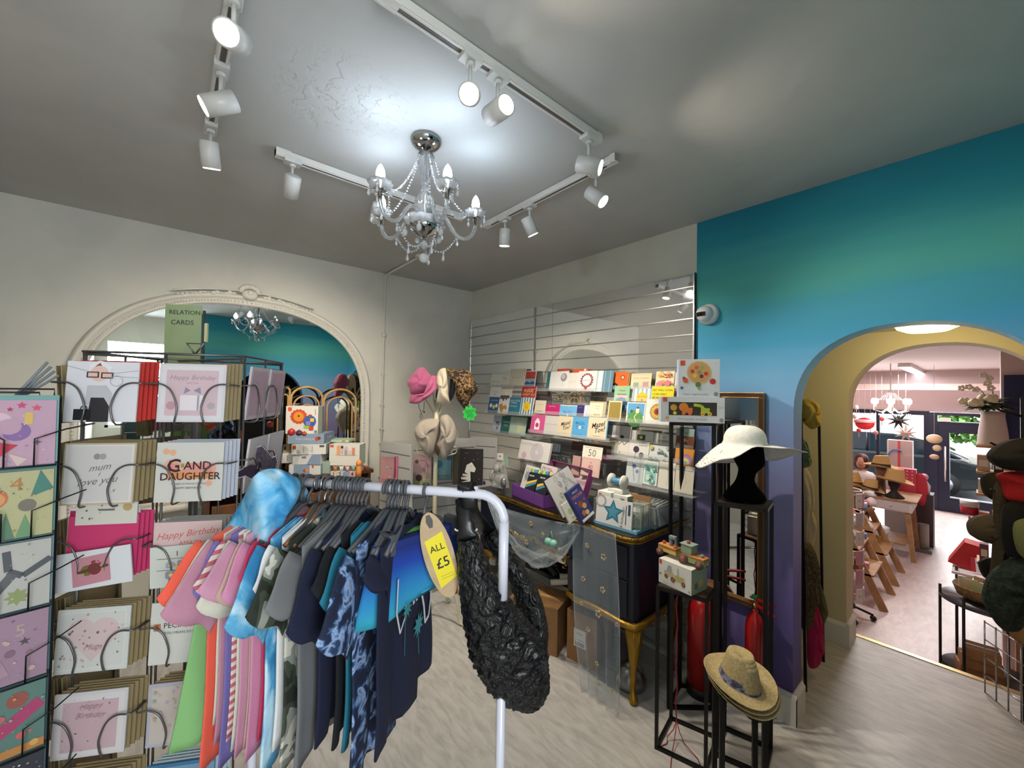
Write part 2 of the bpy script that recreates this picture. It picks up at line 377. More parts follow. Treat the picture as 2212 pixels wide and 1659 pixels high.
mb = MB()   # crest: shell with lobes and side scrolls
cz = 2.375
for k in range(9):
    a = math.radians(15+150*k/8); mb.ball((.05, MY+.056*math.cos(a), cz+.02+.042*math.sin(a)), .017, wfr, (.8, 1, 1.2), 8, 6)
mb.ball((.045, MY, cz), .05, wfr, (.6, 1.1, .8)); mb.ball((.06, MY, cz+.01), .022, wfr)
mb.tube(arc((.05, MY, cz), .066, 10, 170, 14, (0, 1, 0), (0, 0, 1), .062), .008, wfr)
for sgn in (-1, 1):
    for k in range(14):
        a = .10+k*.024; zt = 2.385-.00-(a**2)*.34-.012
        mb.ball((.045, MY+sgn*a, zt+.004*math.sin(k*2)), .016*(1-.03*k), wfr, (.8, 1.3, .9+.4*math.sin(k*1.7)), 7, 5)
    mb.tube([(.04, MY+sgn*(.06+.38*t), 2.40-.32*(.06+.38*t)**2) for t in [i/10 for i in range(11)]], .007, wfr, 6)
mb.build('crest', am)

# conduit pipe up the left wall and across the ceiling
cp = thing('conduit_pipe', 'thin white conduit pipe up the left wall and across the ceiling', 'pipe', (.02, -.985, 0))
wp = M('#c9c7be', .5)
mb = MB(); mb.tube([(.012, -.985, .1), (.012, -.985, 2.45), (.02, -.982, 2.735), (.035, -.982, 2.748), (.66, -.99, 2.752)], .0105, wp, 8); mb.build('tube', cp)
mb = MB(); mb.lathe([(.0, .0), (.035, .0), (.035, .022), (0, .022)], wp, (.69, -.995, 2.74), 16); mb.bar((.69, -.995, 2.75), (.78, -.97, 2.75), .02, .012, wp); mb.build('junction_box', cp)
mb = MB()
for z in (2.19, 1.83, 1.55, 1.33, 1.2, .9): mb.box((0, -1.004, z-.004), (.024, -.966, z+.004), wp)
mb.ball((.014, -.985, 2.19), .024, wp); mb.build('clip', cp)

# dome camera on the mural wall
c = P(1528, 680, y=0); dc = thing('security_camera', 'white dome security camera on the teal wall beside the slatwall', 'camera', c)
Y = V((0, -1, 0)); wpl = M('#dcdedd', .35)
def ylathe(mb, prof, mat, c, n=24, tilt=0):
    T = mb.T.copy(); mb.T = T @ (Matrix.Translation(V(c)) @ Matrix.Rotation(PI/2, 4, 'X')); mb.lathe(prof, mat, (0, 0, 0), n); mb.T = T
mb = MB(); ylathe(mb, [(.0, 0), (.062, 0), (.064, .012), (.058, .028), (.05, .034), (0, .034)], wpl, (c.x+.01, 0, c.z)); mb.build('base', dc)
mb = MB(); mb.ball((c.x+.003, -.045, c.z), .048, wpl, n=20, m=12); mb.build('dome', dc)
mb = MB(); T = Matrix.Translation(V((c.x+.003, -.045, c.z))); mb.add([T @ (V((math.cos(a)*math.cos(e), -math.cos(e)*math.sin(a)*1, math.sin(e)))*.0492) for e in (-.42, -.15, .1) for a in [math.radians(60+12*k) for k in range(9)]], [(j*9+i, j*9+i+1, (j+1)*9+i+1, (j+1)*9+i) for j in range(2) for i in range(8)], M('#141416', .15), True); mb.build('lens_window', dc)
# ------------------------------------------------------------------ ceiling tracks and spotlights
trm = M('#d2d0ca', .4); trd = M('#55504a', .5)
def track(a, b, label):
    a = V(a); b = V(b); t = thing('lighting_track', label, 'track', ((a+b)/2)+V((0, 0, H)), 'lighting tracks on the ceiling')
    mb = MB(); A = a+V((0, 0, H-.014)); B = b+V((0, 0, H-.014)); mb.bar(A-V((0, 0, .004)), B-V((0, 0, .004)), .036, .028, trm)
    d = (B-A).normalized(); sd = d.cross(V((0, 0, 1)))*.012
    mb.bar(A+sd+V((0, 0, -.0195)), B+sd+V((0, 0, -.0195)), .006, .006, trm); mb.bar(A-sd+V((0, 0, -.0195)), B-sd+V((0, 0, -.0195)), .006, .006, trm)
    mb.build('rail', t)
    mb = MB(); mb.bar(A+d*.06+V((0, 0, -.0186)), B-d*.06+V((0, 0, -.0186)), .014, .002, trd); mb.build('groove', t)
    for q0, q1 in ((A, A+d*.06), (B-d*.03, B)): mb = MB(); mb.bar(q0-V((0, 0, .004)), q1-V((0, 0, .004)), .038, .034, trm); mb.build('end_cap', t)
track((2.55, -2.385, 0), (1.51, -2.385, 0), 'white lighting track along the ceiling above the card spinner, at left')
track((2.55, -2.10, 0), (2.55, -1.15, 0), 'white lighting track along the ceiling from top centre down to the right')
track((1.53, -2.15, 0), (1.53, -1.15, 0), 'white lighting track on the ceiling behind the chandelier, nearest the arched mirror')
track((1.53, -.975, 0), (2.53, -.99, 0), 'white lighting track on the ceiling nearest the mirrored slatwall')
def basis(l, t, d): return (RT*(-l)*V((1, 1, 0)).length/1.414 + (-FW)*t + V((0, 0, -d))).normalized()
spm = M('#c9c8c4', .35); lensm = M('#fff1d8', .4, emit=14); chrome = M('#c8c8c8', .12, 1)
spots = [  # x, y, (left, toward camera, down), lens seen
    (2.30, -2.385, (-.25, .85, .5), 'white track spotlight at the top left edge, its lit lens facing the camera'),
    (1.97, -2.385, (.75, .45, .5), 'white track spotlight aimed left, second along the left ceiling track'),
    (1.585, -2.385, (.1, -.35, .9), 'white track spotlight pointing down at the far end of the left ceiling track'),
    (1.53, -2.08, (.45, -.55, .75), 'white track spotlight on the track behind the chandelier, clear of it at left'),
    (1.53, -1.68, (.45, -.5, .75), 'white track spotlight on the far track, half behind the chandelier bulbs'),
    (2.55, -1.80, (-.05, .8, .55), 'track spotlight with lens glowing at the camera, left of the close pair'),
    (2.55, -1.69, (-.55, .72, .12), 'track spotlight tipped level to the right, right one of the close pair'),
    (2.55, -1.215, (-.85, .25, .3), 'track spotlight aimed right at the far end of the long centre track'),
    (2.41, -.985, (-.55, .35, .6), 'track spotlight with lit lens at the right end of the slatwall track'),
    (1.95, -.98, (-.4, -.25, .85), 'track spotlight pointing down, middle one of the slatwall track'),
    (1.73, -.977, (.03, -.2, .95), 'track spotlight pointing down at the left end of the slatwall track')]
for i, (x, y, a, lab) in enumerate(spots):
    al = basis(*a); t = thing('track_spotlight', lab, 'spotlight', (x, y, H), 'spotlights on the ceiling tracks')
    dv = V((1, 0, 0)) if i in (0, 1, 2, 8, 9, 10) else V((0, 1, 0))
    mb = MB(); z0 = H-.02; mb.bar(V((x, y, z0-.014))-dv*.035, V((x, y, z0-.014))+dv*.035, .042, .028, spm); mb.cyl((x, y, z0-.03), (x, y, z0-.042), .014, spm, 12); mb.build('adapter', t, bev=.002)
    piv = V((x, y, H-.115)); mb = MB(); mb.cyl((x, y, z0-.04), piv, .006, spm, 8); mb.ball(piv, .009, spm); mb.build('stem', t)
    c0 = piv-al*.05+V((0, 0, -.03))*1; c0 = piv+V((0, 0, -.035))-al*.05; c1 = c0+al*.1
    mb = MB(); mb.tube([c0-al*.0, c0+al*.002, c0+al*.004, c1, c1-al*.004], [.02, .03, .033, .033, .029], spm, 24); mb.build('lamp_head', t)
    mb = MB(); mb.cyl(c1-al*.003, c1+al*.0015, .0285, lensm, 24); mb.build('lens', t)
    light('spot_lamp', 'SPOT', c1+al*.006, {0: 6, 1: 16, 5: 7, 6: 5, 7: 14, 8: 60, 9: 75, 10: 75, 3: 50, 4: 50}.get(i, 27), WARM, .025, al, ang=1.9, blend=.8)
# ------------------------------------------------------------------ chandelier
CX, CY = 2.043, -1.677
gl = M('#f4f8fa', .05, trans=.8, ior=1.45); chm = M('#b4b4b4', .06, 1); bulbm = M('#f4f8ff', .5, emit=26); 
crys = M('#f4f8fc', .05, trans=.45, ior=1.5)
ch = thing('chandelier', 'crystal and chrome chandelier hanging from the ceiling with lit candle bulbs', 'chandelier', (CX, CY, H))
def cz(z): return (CX, CY, z)
mb = MB(); mb.lathe([(.0, 0), (.064, 0), (.066, -.008), (.062, -.02), (.05, -.034), (.026, -.046), (.01, -.05), (.008, -.06), (0, -.06)][::-1], chm, cz(H), 32); mb.build('ceiling_rose', ch)
mb = MB(); mb.cyl(cz(2.705), cz(2.33), .006, chm, 10); mb.build('stem', ch)
mb = MB(); mb.lathe([(.008, 2.70), (.03, 2.698), (.036, 2.685), (.03, 2.66), (.02, 2.61), (.014, 2.58), (.02, 2.572), (.014, 2.565), (.012, 2.55), (.02, 2.545), (.016, 2.53)][::-1], gl, cz(0), 24, flute=.06, nf=8); mb.build('glass_cup', ch)
mb = MB(); mb.lathe([(.012, 2.415), (.022, 2.42), (.03, 2.44), (.042, 2.47), (.042, 2.495), (.032, 2.52), (.016, 2.532), (.01, 2.535)], gl, cz(0), 32, flute=.07, nf=10); mb.build('glass_vase', ch)
mb = MB(); mb.lathe([(.004, 2.325), (.012, 2.335), (.02, 2.345), (.055, 2.365), (.066, 2.385), (.06, 2.4), (.02, 2.41)], chm, cz(0), 32, flute=.03, nf=16); mb.build('bowl', ch)
mb = MB(); mb.lathe([(.05, 2.375), (.072, 2.39), (.085, 2.412), (.078, 2.412), (.05, 2.39)], crys, cz(0), 40, flute=.07, nf=10); mb.build('glass_bowl', ch)
mb = MB(); mb.ball(cz(2.31), .014, crys); mb.lathe([(.0, 2.288), (.022, 2.30), (.012, 2.31), (0, 2.325)], crys, cz(0), 8, smooth=False); mb.ball(cz(2.252), .021, crys, n=8, m=6); mb.build('finial_crystal', ch)
R0 = .22; ang = [-6, 66, 138, 210, 282]; bz = 2.515
def beads(mb, pts, step, r):
    acc = 0
    for i in range(len(pts)-1):
        a, b = V(pts[i]), V(pts[i+1]); L0 = (b-a).length; t = step-acc
        while t < L0: mb.ball(a+(b-a)*(t/L0), r, crys, (1, 1, .9), 6, 4); t += step
        acc = (acc+L0) % step
def sag(a, b, s, n=12): a = V(a); b = V(b); return [a+(b-a)*(k/n)+V((0, 0, -s*4*(k/n)*(1-k/n))) for k in range(n+1)]
def drop(mb, p, l=.03, r=.0065):
    mb.ball(p, .0055, crys, n=6, m=4); mb.lathe([(0, -l), (r*.8, -l*.85), (r, -l*.65), (r*.3, -.18*l), (0, -.1*l)], crys, p, 6, smooth=False)
tips = []
for q, dg in enumerate(ang):
    a = math.radians(dg); d = V((math.cos(a), math.sin(a), 0)); b = V((CX, CY, 0))
    tip = b+d*R0
    mb = MB(); prof = [(.03, 2.43), (.045, 2.452), (.07, 2.455), (.095, 2.43), (.115, 2.39), (.14, 2.36), (.165, 2.352), (.19, 2.36), (.21, 2.38), (.219, 2.41), (.22, 2.425)]
    pp = [b+d*r+V((0, 0, z)) for r, z in prof]; sm = []
    for i in range(len(pp)-1):
        for k in range(3): sm.append(pp[i].lerp(pp[i+1], k/3))
    sm.append(pp[-1])
    for _ in range(3): sm = [sm[0]]+[(sm[i-1]+sm[i]*2+sm[i+1])/4 for i in range(1, len(sm)-1)]+[sm[-1]]
    mb.tube(sm, [.0085+.0008*math.sin(i*2.2) for i in range(len(sm))], gl, 8); mb.build('arm', ch)
    mb = MB(); mb.lathe([(.009, 2.42), (.01, 2.445), (.022, 2.45), (.024, 2.454), (.01, 2.458), (.01, 2.487), (0, 2.487)], chm, tip, 16); mb.build('socket', ch)
    mb = MB(); mb.lathe([(.012, 2.455), (.03, 2.46), (.042, 2.472), (.046, 2.483), (.04, 2.482), (.026, 2.468), (.012, 2.462)], crys, tip, 40, flute=.08, nf=10); mb.build('drip_pan', ch)
    mb = MB(); mb.lathe([(.009, 2.486), (.0145, 2.497), (.0175, 2.512), (.015, 2.53), (.008, 2.546), (0, 2.556)], bulbm if q != 2 else gl, tip, 16); mb.build('bulb', ch)
    if q != 2: light('candle_bulb', 'POINT', tip+V((0, 0, 2.515)), 10.5, COOL, .02)
    tips.append(tip+V((0, 0, 2.46)))
for q in range(5):
    t = tips[q]; t2 = tips[(q+1) % 5]; c2 = V((CX, CY, 2.69)); dq = (V((t.x, t.y, 0))-V((CX, CY, 0))).normalized()
    mb = MB(); beads(mb, sag(c2+dq*.03, t+dq*-.03, .05), .0125, .005); mb.build('crystal_string', ch)
    p1 = V((CX, CY, 2.36))+dq*.14
    mb = MB(); beads(mb, sag(p1, V((CX, CY, 2.33)), .06), .0115, .0048); mb.build('crystal_string', ch)
    for dd in (-.6, .7, 2.2):
        e = dq.copy(); e.rotate(Matrix.Rotation(dd, 3, 'Z')); mb = MB(); drop(mb, t+e*.042+V((0, 0, -.004)), .032); mb.build('crystal_drop', ch)
    mb = MB(); drop(mb, sag(p1, V((CX, CY, 2.33)), .06)[5]+V((0, 0, -.008)), .036); mb.build('crystal_drop', ch)
    mb = MB(); drop(mb, p1+V((0, 0, -.012)), .03); mb.build('crystal_drop', ch)
    e = dq.copy(); e.rotate(Matrix.Rotation(.6, 3, 'Z')); p = V((CX, CY, 2.39))+e*.08; mb = MB(); mb.ball(p+V((0, 0, -.018)), .006, crys, n=6, m=4); mb.ball(p+V((0, 0, -.038)), .012, crys, (1, 1, 1.3), 8, 6); mb.build('crystal_drop', ch)
    sg = sag(t-dq*.04, t2+(V((CX, CY, 0))-V((t2.x, t2.y, 0))).normalized()*.04, .05)
    if q in (3, 0): mb = MB(); beads(mb, sg, .0125, .005); mb.build('crystal_string', ch)
# vestibule flush lamp: round glowing shade
p = P(2003, 716, y=.6); p.z = VC-.3
vlm = thing('ceiling_lamp', 'round glowing yellow ceiling lamp inside the archway', 'lamp', p)
mb = MB(); mb.lathe([(0, -.075), (.08, -.07), (.12, -.05), (.135, -.02), (.135, 0)], M('#ffe08a', .5, emit=6), p, 32); mb.build('lamp_shade', vlm)
mb = MB(); mb.lathe([(.0, -.004), (.145, -.006), (.15, -.0), (0, 0)], M('#d8c07a', .4), p, 32); mb.tube(arc((p.x+.2, p.y, p.z-.012), .075, 0, 360, 20, (1, 0, 0), (0, 1, 0)), .004, M('#e8d68a', .4), 6); mb.build('base_ring', vlm)
light('vestibule_lamp', 'POINT', p+V((0, 0, -.12)), 4.2, (1, .86, .55), .09)
# ------------------------------------------------------------------ flat printed art: a tiny drawing list
def paint(mb, F, w, h, prims, z0=.0006):
    T0 = mb.T.copy(); mb.T = T0 @ F
    for i, p in enumerate(prims):
        z = z0+i*.00012; k = p[0]; col = p[5] if k == 't' else p[-1]; mt = col if not isinstance(col, str) else M(col, .6)
        if k == 'r': x, y, a, b = p[1:5]; mb.poly([((x-a/2)*w, (y-b/2)*h, z), ((x+a/2)*w, (y-b/2)*h, z), ((x+a/2)*w, (y+b/2)*h, z), ((x-a/2)*w, (y+b/2)*h, z)], mt)
        elif k == 'c':
            x, y, r = p[1:4]; ry = p[4] if len(p) > 5 else r; n = 14
            mb.poly([(x*w+r*w*math.cos(2*PI*q/n), y*h+ry*w*math.sin(2*PI*q/n), z) for q in range(n)], mt)
        elif k == 'p': mb.poly([(a*w, b*h, z) for a, b in p[1]], mt)
        elif k == 's':   # star: x, y, r, points, inner
            x, y, r, n, q = p[1:6]; mb.poly([(x*w+(r if j % 2 == 0 else r*q)*w*math.sin(PI*j/n), y*h+(r if j % 2 == 0 else r*q)*w*math.cos(PI*j/n), z) for j in range(2*n)], mt)
        elif k == 'l':   # polyline: points, width
            pts = [V((a*w, b*h, z)) for a, b in p[1]]
            for a, b in zip(pts, pts[1:]):
                d = (b-a); L0 = d.length
                if L0 < 1e-6: continue
                nn = V((-d.y, d.x, 0))/L0*p[2]*w/2; mb.add([a-nn, b-nn, b+nn, a+nn], [(0, 1, 2, 3)], mt)
        elif k == 'o':   # ring
            x, y, r, t = p[1:5]; n = 18
            a = [(x*w+r*w*math.cos(2*PI*q/n), y*h+r*w*math.sin(2*PI*q/n), z) for q in range(n)]; b = [(x*w+(r-t)*w*math.cos(2*PI*q/n), y*h+(r-t)*w*math.sin(2*PI*q/n), z) for q in range(n)]
            mb.add(a+b, [(q, (q+1) % n, n+(q+1) % n, n+q) for q in range(n)], mt)
        elif k == 't':
            s, x, y, sz = p[1:5]; o = dict(p[6]) if len(p) > 6 else {}
            mb.text(s, mt, (x*w, y*h, 0), (1, o.get('rot', 0), 0), (-o.get('rot', 0), 1, 0), sz*w, o.get('b', 0), o.get('sh', 0), off=z)
    mb.T = T0
def dots(n, cols, seed, r=(.015, .04), box=(-.42, .42, -.42, .42)):
    R = random.Random(seed); return [('c', R.uniform(*box[:2]), R.uniform(*box[2:]), R.uniform(*r), R.choice(cols)) for _ in range(n)]
def flower(x, y, r, petal, mid, n=6):
    return [('c', x+r*.62*math.cos(2*PI*k/n), y+r*.62*math.sin(2*PI*k/n), r*.45, petal) for k in range(n)]+[('c', x, y, r*.34, mid)]
def flowers(n, cols, seed, r=(.05, .09), leaf='#5d8a58'):
    R = random.Random(seed); o = []
    for _ in range(n):
        x, y = R.uniform(-.38, .38), R.uniform(-.38, .38); q = R.uniform(*r)
        o += [('c', x+q*1.3, y-q*.6, q*.5, leaf)]+flower(x, y, q, R.choice(cols), '#e8c860', 5)
    return o
def card(F, w, h, base, prims, label, group='greeting cards', t=.004, parent=None, name='greeting_card', cat='card', edge=None):
    mb = MB(); mb.T = F
    bm = base if not isinstance(base, str) else M(base, .55)
    mb.box((-w/2, -h/2, -t), (w/2, h/2, 0), bm)
    if edge: mb.box((-w/2-.0015, -h/2-.001, -t-.001), (w/2+.0015, h/2+.0015, -t*.3), M(edge, .8))
    mb.T = Matrix.Identity(4)
    paint(mb, F, w, h, prims)
    return solo(mb, name, label, cat, group)
def cam_card(x0, y0, x1, y1, Y, base, prims, label, group, t=.004, tilt=.18, **k):
    c = P((x0+x1)/2, (y0+y1)/2, y=Y); w = P(x1, (y0+y1)/2, y=Y).x-P(x0, (y0+y1)/2, y=Y).x; h = P((x0+x1)/2, y0, y=Y).z-P((x0+x1)/2, y1, y=Y).z
    return card(frame(c, (1, 0, 0), (0, tilt, 1)), w, h, base, prims, label, group, t, **k)
# ------------------------------------------------------------------ navy and gold desk
TZ = .91
navy = M('#0e1428', .4, coat=.1); gold = M('#a07c2c', .38, .85, bump=(90, .25)); goldd = M('#8a6a24', .4, .85, mix=('#5a4212', 60, .45, .6), bump=(120, .6)); topm = M('#17171b', .25)
tb = thing('console_desk', 'navy blue kneehole desk with gold carved edges and cabriole legs below the cards', 'desk', (1.67, -.3, 0))
XL, XR, YF = .93, 2.385, -.578
def deskline(o=0):
    n = 26; pts = [(XL-o, -.02), (XL-o, YF+.06)]
    for k in range(n+1):
        t = k/n; x = XL+.05+(XR-XL-.13)*t; pts.append((x, YF-o-.012*math.cos(t*PI*4)+.008))
    return pts+[(XR-.03+o*.5, YF+.01-o*.7), (XR+o, YF+.05), (XR+o, -.02)]
mb = MB(); mb.prism([(x, y, TZ-.012) for x, y in deskline(-.012)], (0, 0, .012), topm); mb.build('tabletop', tb)
mb = MB(); mb.prism([(x, y, TZ-.034) for x, y in deskline(0)], (0, 0, .018), navy); L0 = deskline(0); mb.tube([(x, y, TZ-.012) for x, y in L0[1:]], .0125, goldd, 8)
mb.tube([(x, y, TZ-.03) for x, y in deskline(-.004)[1:]], .006, gold, 6); mb.build('gold_edge', tb)
mb = MB()
def vbox(mb, x0, x1, y0, y1, z0, z1, rnd=.05):
    pts = [(x0, y1), (x0, y0+rnd)]+[(x0+rnd-rnd*math.cos(a), y0+rnd-rnd*math.sin(a)) for a in (.4, .8, 1.2)]+[(x0+rnd, y0), (x1-rnd, y0)]+[(x1-rnd+rnd*math.sin(a), y0+rnd-rnd*math.cos(a)) for a in (.4, .8, 1.2)]+[(x1, y0+rnd), (x1, y1)]
    mb.prism([(x, y, z0) for x, y in pts][::1], (0, 0, z1-z0), navy)
vbox(mb, 1.88, XR-.02, YF+.025, -.03, .44, TZ-.034); vbox(mb, XL+.02, 1.24, YF+.025, -.03, .44, TZ-.034)
mb.box((1.24, YF+.05, .70), (1.88, -.03, TZ-.034), navy); mb.box((1.24, -.05, .44), (1.88, -.03, .7), navy)
mb.build('body', tb)
for x0, x1 in ((1.90, XR-.06), (XL+.05, 1.22)):
    for z0, z1 in ((.47, .66), (.68, .85)):
        mb = MB(); mb.box((x0, YF+.014, z0), (x1, YF+.03, z1), navy); d = mb.build('drawer', tb, bev=.004)
        pass
mb = MB(); mb.box((1.30, YF+.038, .72), (1.82, YF+.052, .86), navy); d = mb.build('drawer', tb, bev=.004)
for x0, x1 in ((1.87, XR), (XL, 1.25)):
    mb = MB(); L1 = [(x0+.01, YF+.22, .437), (x0, YF+.09, .437), (x0+.03, YF+.03, .437), (x0+.09, YF+.012, .43), ((x0+x1)/2, YF+.004, .445), (x1-.09, YF+.012, .43), (x1-.02, YF+.03, .425), (x1, YF+.09, .437), (x1-.005, -.06, .437)]
    mb.tube(L1, .02, gold, 8); mb.build('gold_molding', tb)
mb = MB()   # carved apron over the kneehole
for k in range(26):
    t = k/25; x = 1.26+.6*t; z = .695-.05*abs(math.sin(t*PI*2))**.6*(1 if t > .04 else .3); mb.ball((x, YF+.05, z), .017+.006*math.sin(k*1.9), gold, (1.2, .7, 1), 7, 5)
for x in (1.275, 1.845):
    for k in range(5): mb.ball((x+(.012 if k % 2 else -.01), YF+.045, .66-.022*k), .017-.002*k, gold, (1, .7, 1.1), 7, 5)
mb.build('carved_apron', tb)
def cabriole(mb, x, y, dx, dy):
    pr = [(0, .43, .052), (.012, .39, .056), (.022, .35, .05), (.024, .30, .04), (.018, .24, .031), (.008, .17, .0235), (0, .11, .019), (.002, .06, .019), (.012, .035, .024), (.022, .018, .03), (.024, .0, .022)]
    mb.tube([(x+dx*o, y+dy*o, z) for o, z, r in pr], [r*.88 for o, z, r in pr], gold, 12)
    for k in range(5): mb.tube([(x+dx*(.052+.006*k)+dy*(k-2)*.012, y+dy*(.052)-dx*(k-2)*.012, .41), (x+dx*.064+dy*(k-2)*.008, y+dy*.064-dx*(k-2)*.008, .36), (x+dx*.055, y+dy*.055, .31)], [.006, .007, .003], gold, 6)
for x, y, dx, dy in ((XR-.055, YF+.075, .7, -.7), (1.93, -.1, -.3, .7), (XR-.06, -.09, .7, .3), (XL+.06, YF+.075, -.7, -.7), (1.19, YF+.1, .3, -.5)):
    mb = MB(); cabriole(mb, x, y, dx, dy); mb.build('leg', tb)
# silver domed weight with a thin rod, beside the gold leg
p = P(1362, 1478, z=0); sv = M('#8f9092', .28, .9)
t = thing('weighted_stand', 'silver domed weight with thin upright rod on the floor beside the gold leg', 'stand', (p.x, p.y, 0))
mb = MB(); mb.lathe([(.085, 0), (.09, .02), (.088, .05), (.07, .09), (.04, .115), (.014, .13), (.012, .15), (.006, .165)], sv, p, 28); mb.build('base', t)
mb = MB(); mb.cyl(p+V((0, 0, .16)), p+V((.0, 0, .43)), .0045, sv); mb.build('rod', t)
# cardboard boxes and tubes in the kneehole
kraft = M('#8f6a44', .8, mix=('#7f5d3b', 12, .4, .7)); tape = M('#a98756', .4)
def carton(p, q, h, z, label, flaps=False, group=None, dz=.26, parent=None, lab=None):
    """p,q: front bottom corners; depth dz away from the camera"""
    p = V((p.x, p.y, z)); q = V((q.x, q.y, z)); d = (q-p); n = V((-d.y, d.x, 0)).normalized()*dz
    mb = MB(); mb.prism([p, q, q+n, p+n], (0, 0, h), kraft)
    m1 = (p+n*.0+q)/2; 
    mb.prism([p+n*.45+V((0, 0, h)), q+n*.45+V((0, 0, h)), q+n*.58+V((0, 0, h)), p+n*.58+V((0, 0, h))], (0, 0, .0015), tape)
    if lab:
        F = frame(p.lerp(q, .45)+V((0, 0, h*.5))-n.normalized()*.001, d, (0, 0, 1)); paint(mb, F, .085, .11, [('r', 0, 0, 1, 1, '#dcdcd8'), ('r', 0, -.1, .8, .02, '#333333'), ('t', 'PARCEL', 0, .25, .16, '#444444')]+[('r', -.36+.055*k, -.32, .02 if k % 3 else .04, .22, '#222222') for k in range(14)])
    return solo(mb, 'cardboard_box', label, 'box', group, bev=.002)
carton(P(1100, 1385, z=0), P(1203, 1421, z=0), .30, 0, 'brown cardboard box on the floor under the desk, left one')
carton(P(1224, 1420, z=0), P(1288, 1452, z=0), .31, 0, 'brown cardboard box with a white barcode label under the desk, right one', lab=1, dz=.22)
a = P(1110, 1300, y=-.40); 
mb = MB(); mb.box((1.27, -.34, .33), (1.86, -.12, .36), M('#111216', .3)); 
for k in range(16):
    R = random.Random(k); x = 1.35+.5*R.random(); mb.tube([(x-.1, -.33+.16*R.random(), .36+.02*R.random()), (x, -.3, .39+.03*R.random()), (x+.1, -.33+.12*R.random(), .36)], .014, M('#101114', .3), 6)
solo(mb, 'packaging_film', 'crumpled black plastic film heaped on the boxes under the desk', 'plastic film')
mb = MB(); c = P(1190, 1258, y=-.42); mb.tube([c, c+V((.26, .2, .05))], .02, M('#cfcac0', .6), 16); mb.tube([c-V((.002, .001, 0)), c], .012, dark, 12)
solo(mb, 'cardboard_tube', 'white cardboard tube lying in the kneehole, the lower of two', 'tube')
mb = MB(); c = P(1168, 1262, y=-.40); c = P(1210, 1245, y=-.36); mb.tube([c, c+V((.24, .16, .02))], .02, M('#b9b2a4', .6), 16)
solo(mb, 'cardboard_tube', 'white cardboard tube lying in the kneehole, the upper of two', 'tube')
mb = MB(); p = P(1110, 1235, y=-.2); mb.box((p.x-.1, -.25, .36), (p.x+.2, -.22, .66), M('#a8a294', .8)); solo(mb, 'cardboard_box', 'flat pale cardboard piece standing behind the boxes under the desk', 'cardboard')

# sheer net drape with embroidered flowers
net = M('#b8c8d4', .7, alpha=.27); net2 = M('#bccad4', .7, alpha=.3)
dr = thing('net_drape', 'sheer pale blue net drape with embroidered flowers hung from the desk edge', 'drape', (1.9, YF-.04, .0))
def tzp(px, py, o=0): return P(px, py, y=YF-.03-o)
mb = MB()
A0, A1 = tzp(1070, 1085), tzp(1255, 1128)
def swag(u, v):
    a = A0+(A1-A0)*u; s = math.sin(PI*u)**.8
    return V((a.x+(.06*math.sin(u*PI))*v, YF-.035-.03*v*math.sin(PI*u)-.012*math.sin(u*30+v*5)*v, a.z-.02-v*(.30*s+.03)-.012*math.sin(v*22+u*3)))
mb.grid(swag, 36, 16, net)
def swag2(u, v): q = swag(u, .72+.28*v); return q+V((0, -.012-.01*math.sin(v*9), 0))
mb.grid(swag2, 36, 6, net2); mb.build('swag', dr)
mb = MB()
t0, t1, b0, b1 = tzp(1238, 1128), tzp(1330, 1152), P(1268, 1475, y=YF-.06), P(1342, 1480, y=YF-.06)
def fall(u, v):
    a = t0.lerp(t1, u); b = b0.lerp(b1, u); q = a.lerp(b, v); s = math.sin(v*PI)
    q.z = a.z*(1-v)+.012*v; q.x += -.03*s*(1-u)*0+.05*math.sin(v*3)*(.5-u)*-1; q.y += -.018*math.sin(u*26+v*2)*(.35+v)-.02*v
    return q
mb.grid(fall, 46, 30, net)
def hem(u, v): q = fall(u, .0); 
mb.tube([fall(0, k/20) for k in range(21)], .003, net2, 5); mb.tube([fall(1, k/20) for k in range(21)], .003, net2, 5); mb.build('fall', dr)
def lt(u, v): a = tzp(1060, 1082); b = P(1092, 1180, y=YF-.05); q = a.lerp(b, v); q.x += .09*(u-.5)*(1-.4*v); q.y -= .012*math.sin(u*20); return q
mb = MB(); mb.grid(lt, 20, 10, net2); mb.build('tail', dr)
mb = MB(); R = random.Random(3); fc = [M(c, .6) for c in ('#c9b45c', '#b98a78', '#c6bfa4', '#a9a860', '#c79a86')]
def bloom(q, s):
    mb = MB()
    for k in range(5): mb.ball(q+V((s*math.cos(k*1.257), -.004, s*math.sin(k*1.257))), s*.55, fc[R.randrange(5)], (1, .35, 1), 6, 4)
    mb.build('embroidered_flower', dr)
for u, v, s in ((.2, .4, .011), (.42, .55, .013), (.62, .3, .009), (.3, .85, .014), (.55, .95, .012), (.75, .85, .012), (.12, .7, .009), (.48, .2, .012)): bloom(swag(u, v), s)
for u, v, s in ((.35, .12, .01), (.7, .16, .013), (.25, .33, .011), (.62, .36, .013), (.55, .5, .016), (.9, .52, .009), (.3, .62, .01), (.5, .78, .009), (.8, .9, .008), (.4, .92, .008), (.12, .5, .009)): bloom(fall(u, v), s)
mb = MB(); q = tzp(1190, 1172, .05)
for dx in (-.022, .022): mb.ball(q+V((dx, 0, 0)), .026, M('#7fb8a8', .45), (1, .9, .95), 14, 10)
mb.tube([q+V((-.02, 0, .02)), q+V((0, 0, .07)), q+V((.02, 0, .02))], .003, M('#7a9a8c', .5), 5); solo(mb, 'cherry_ornament', 'pale green pair of cherry ornaments caught in the net swag', 'ornament')

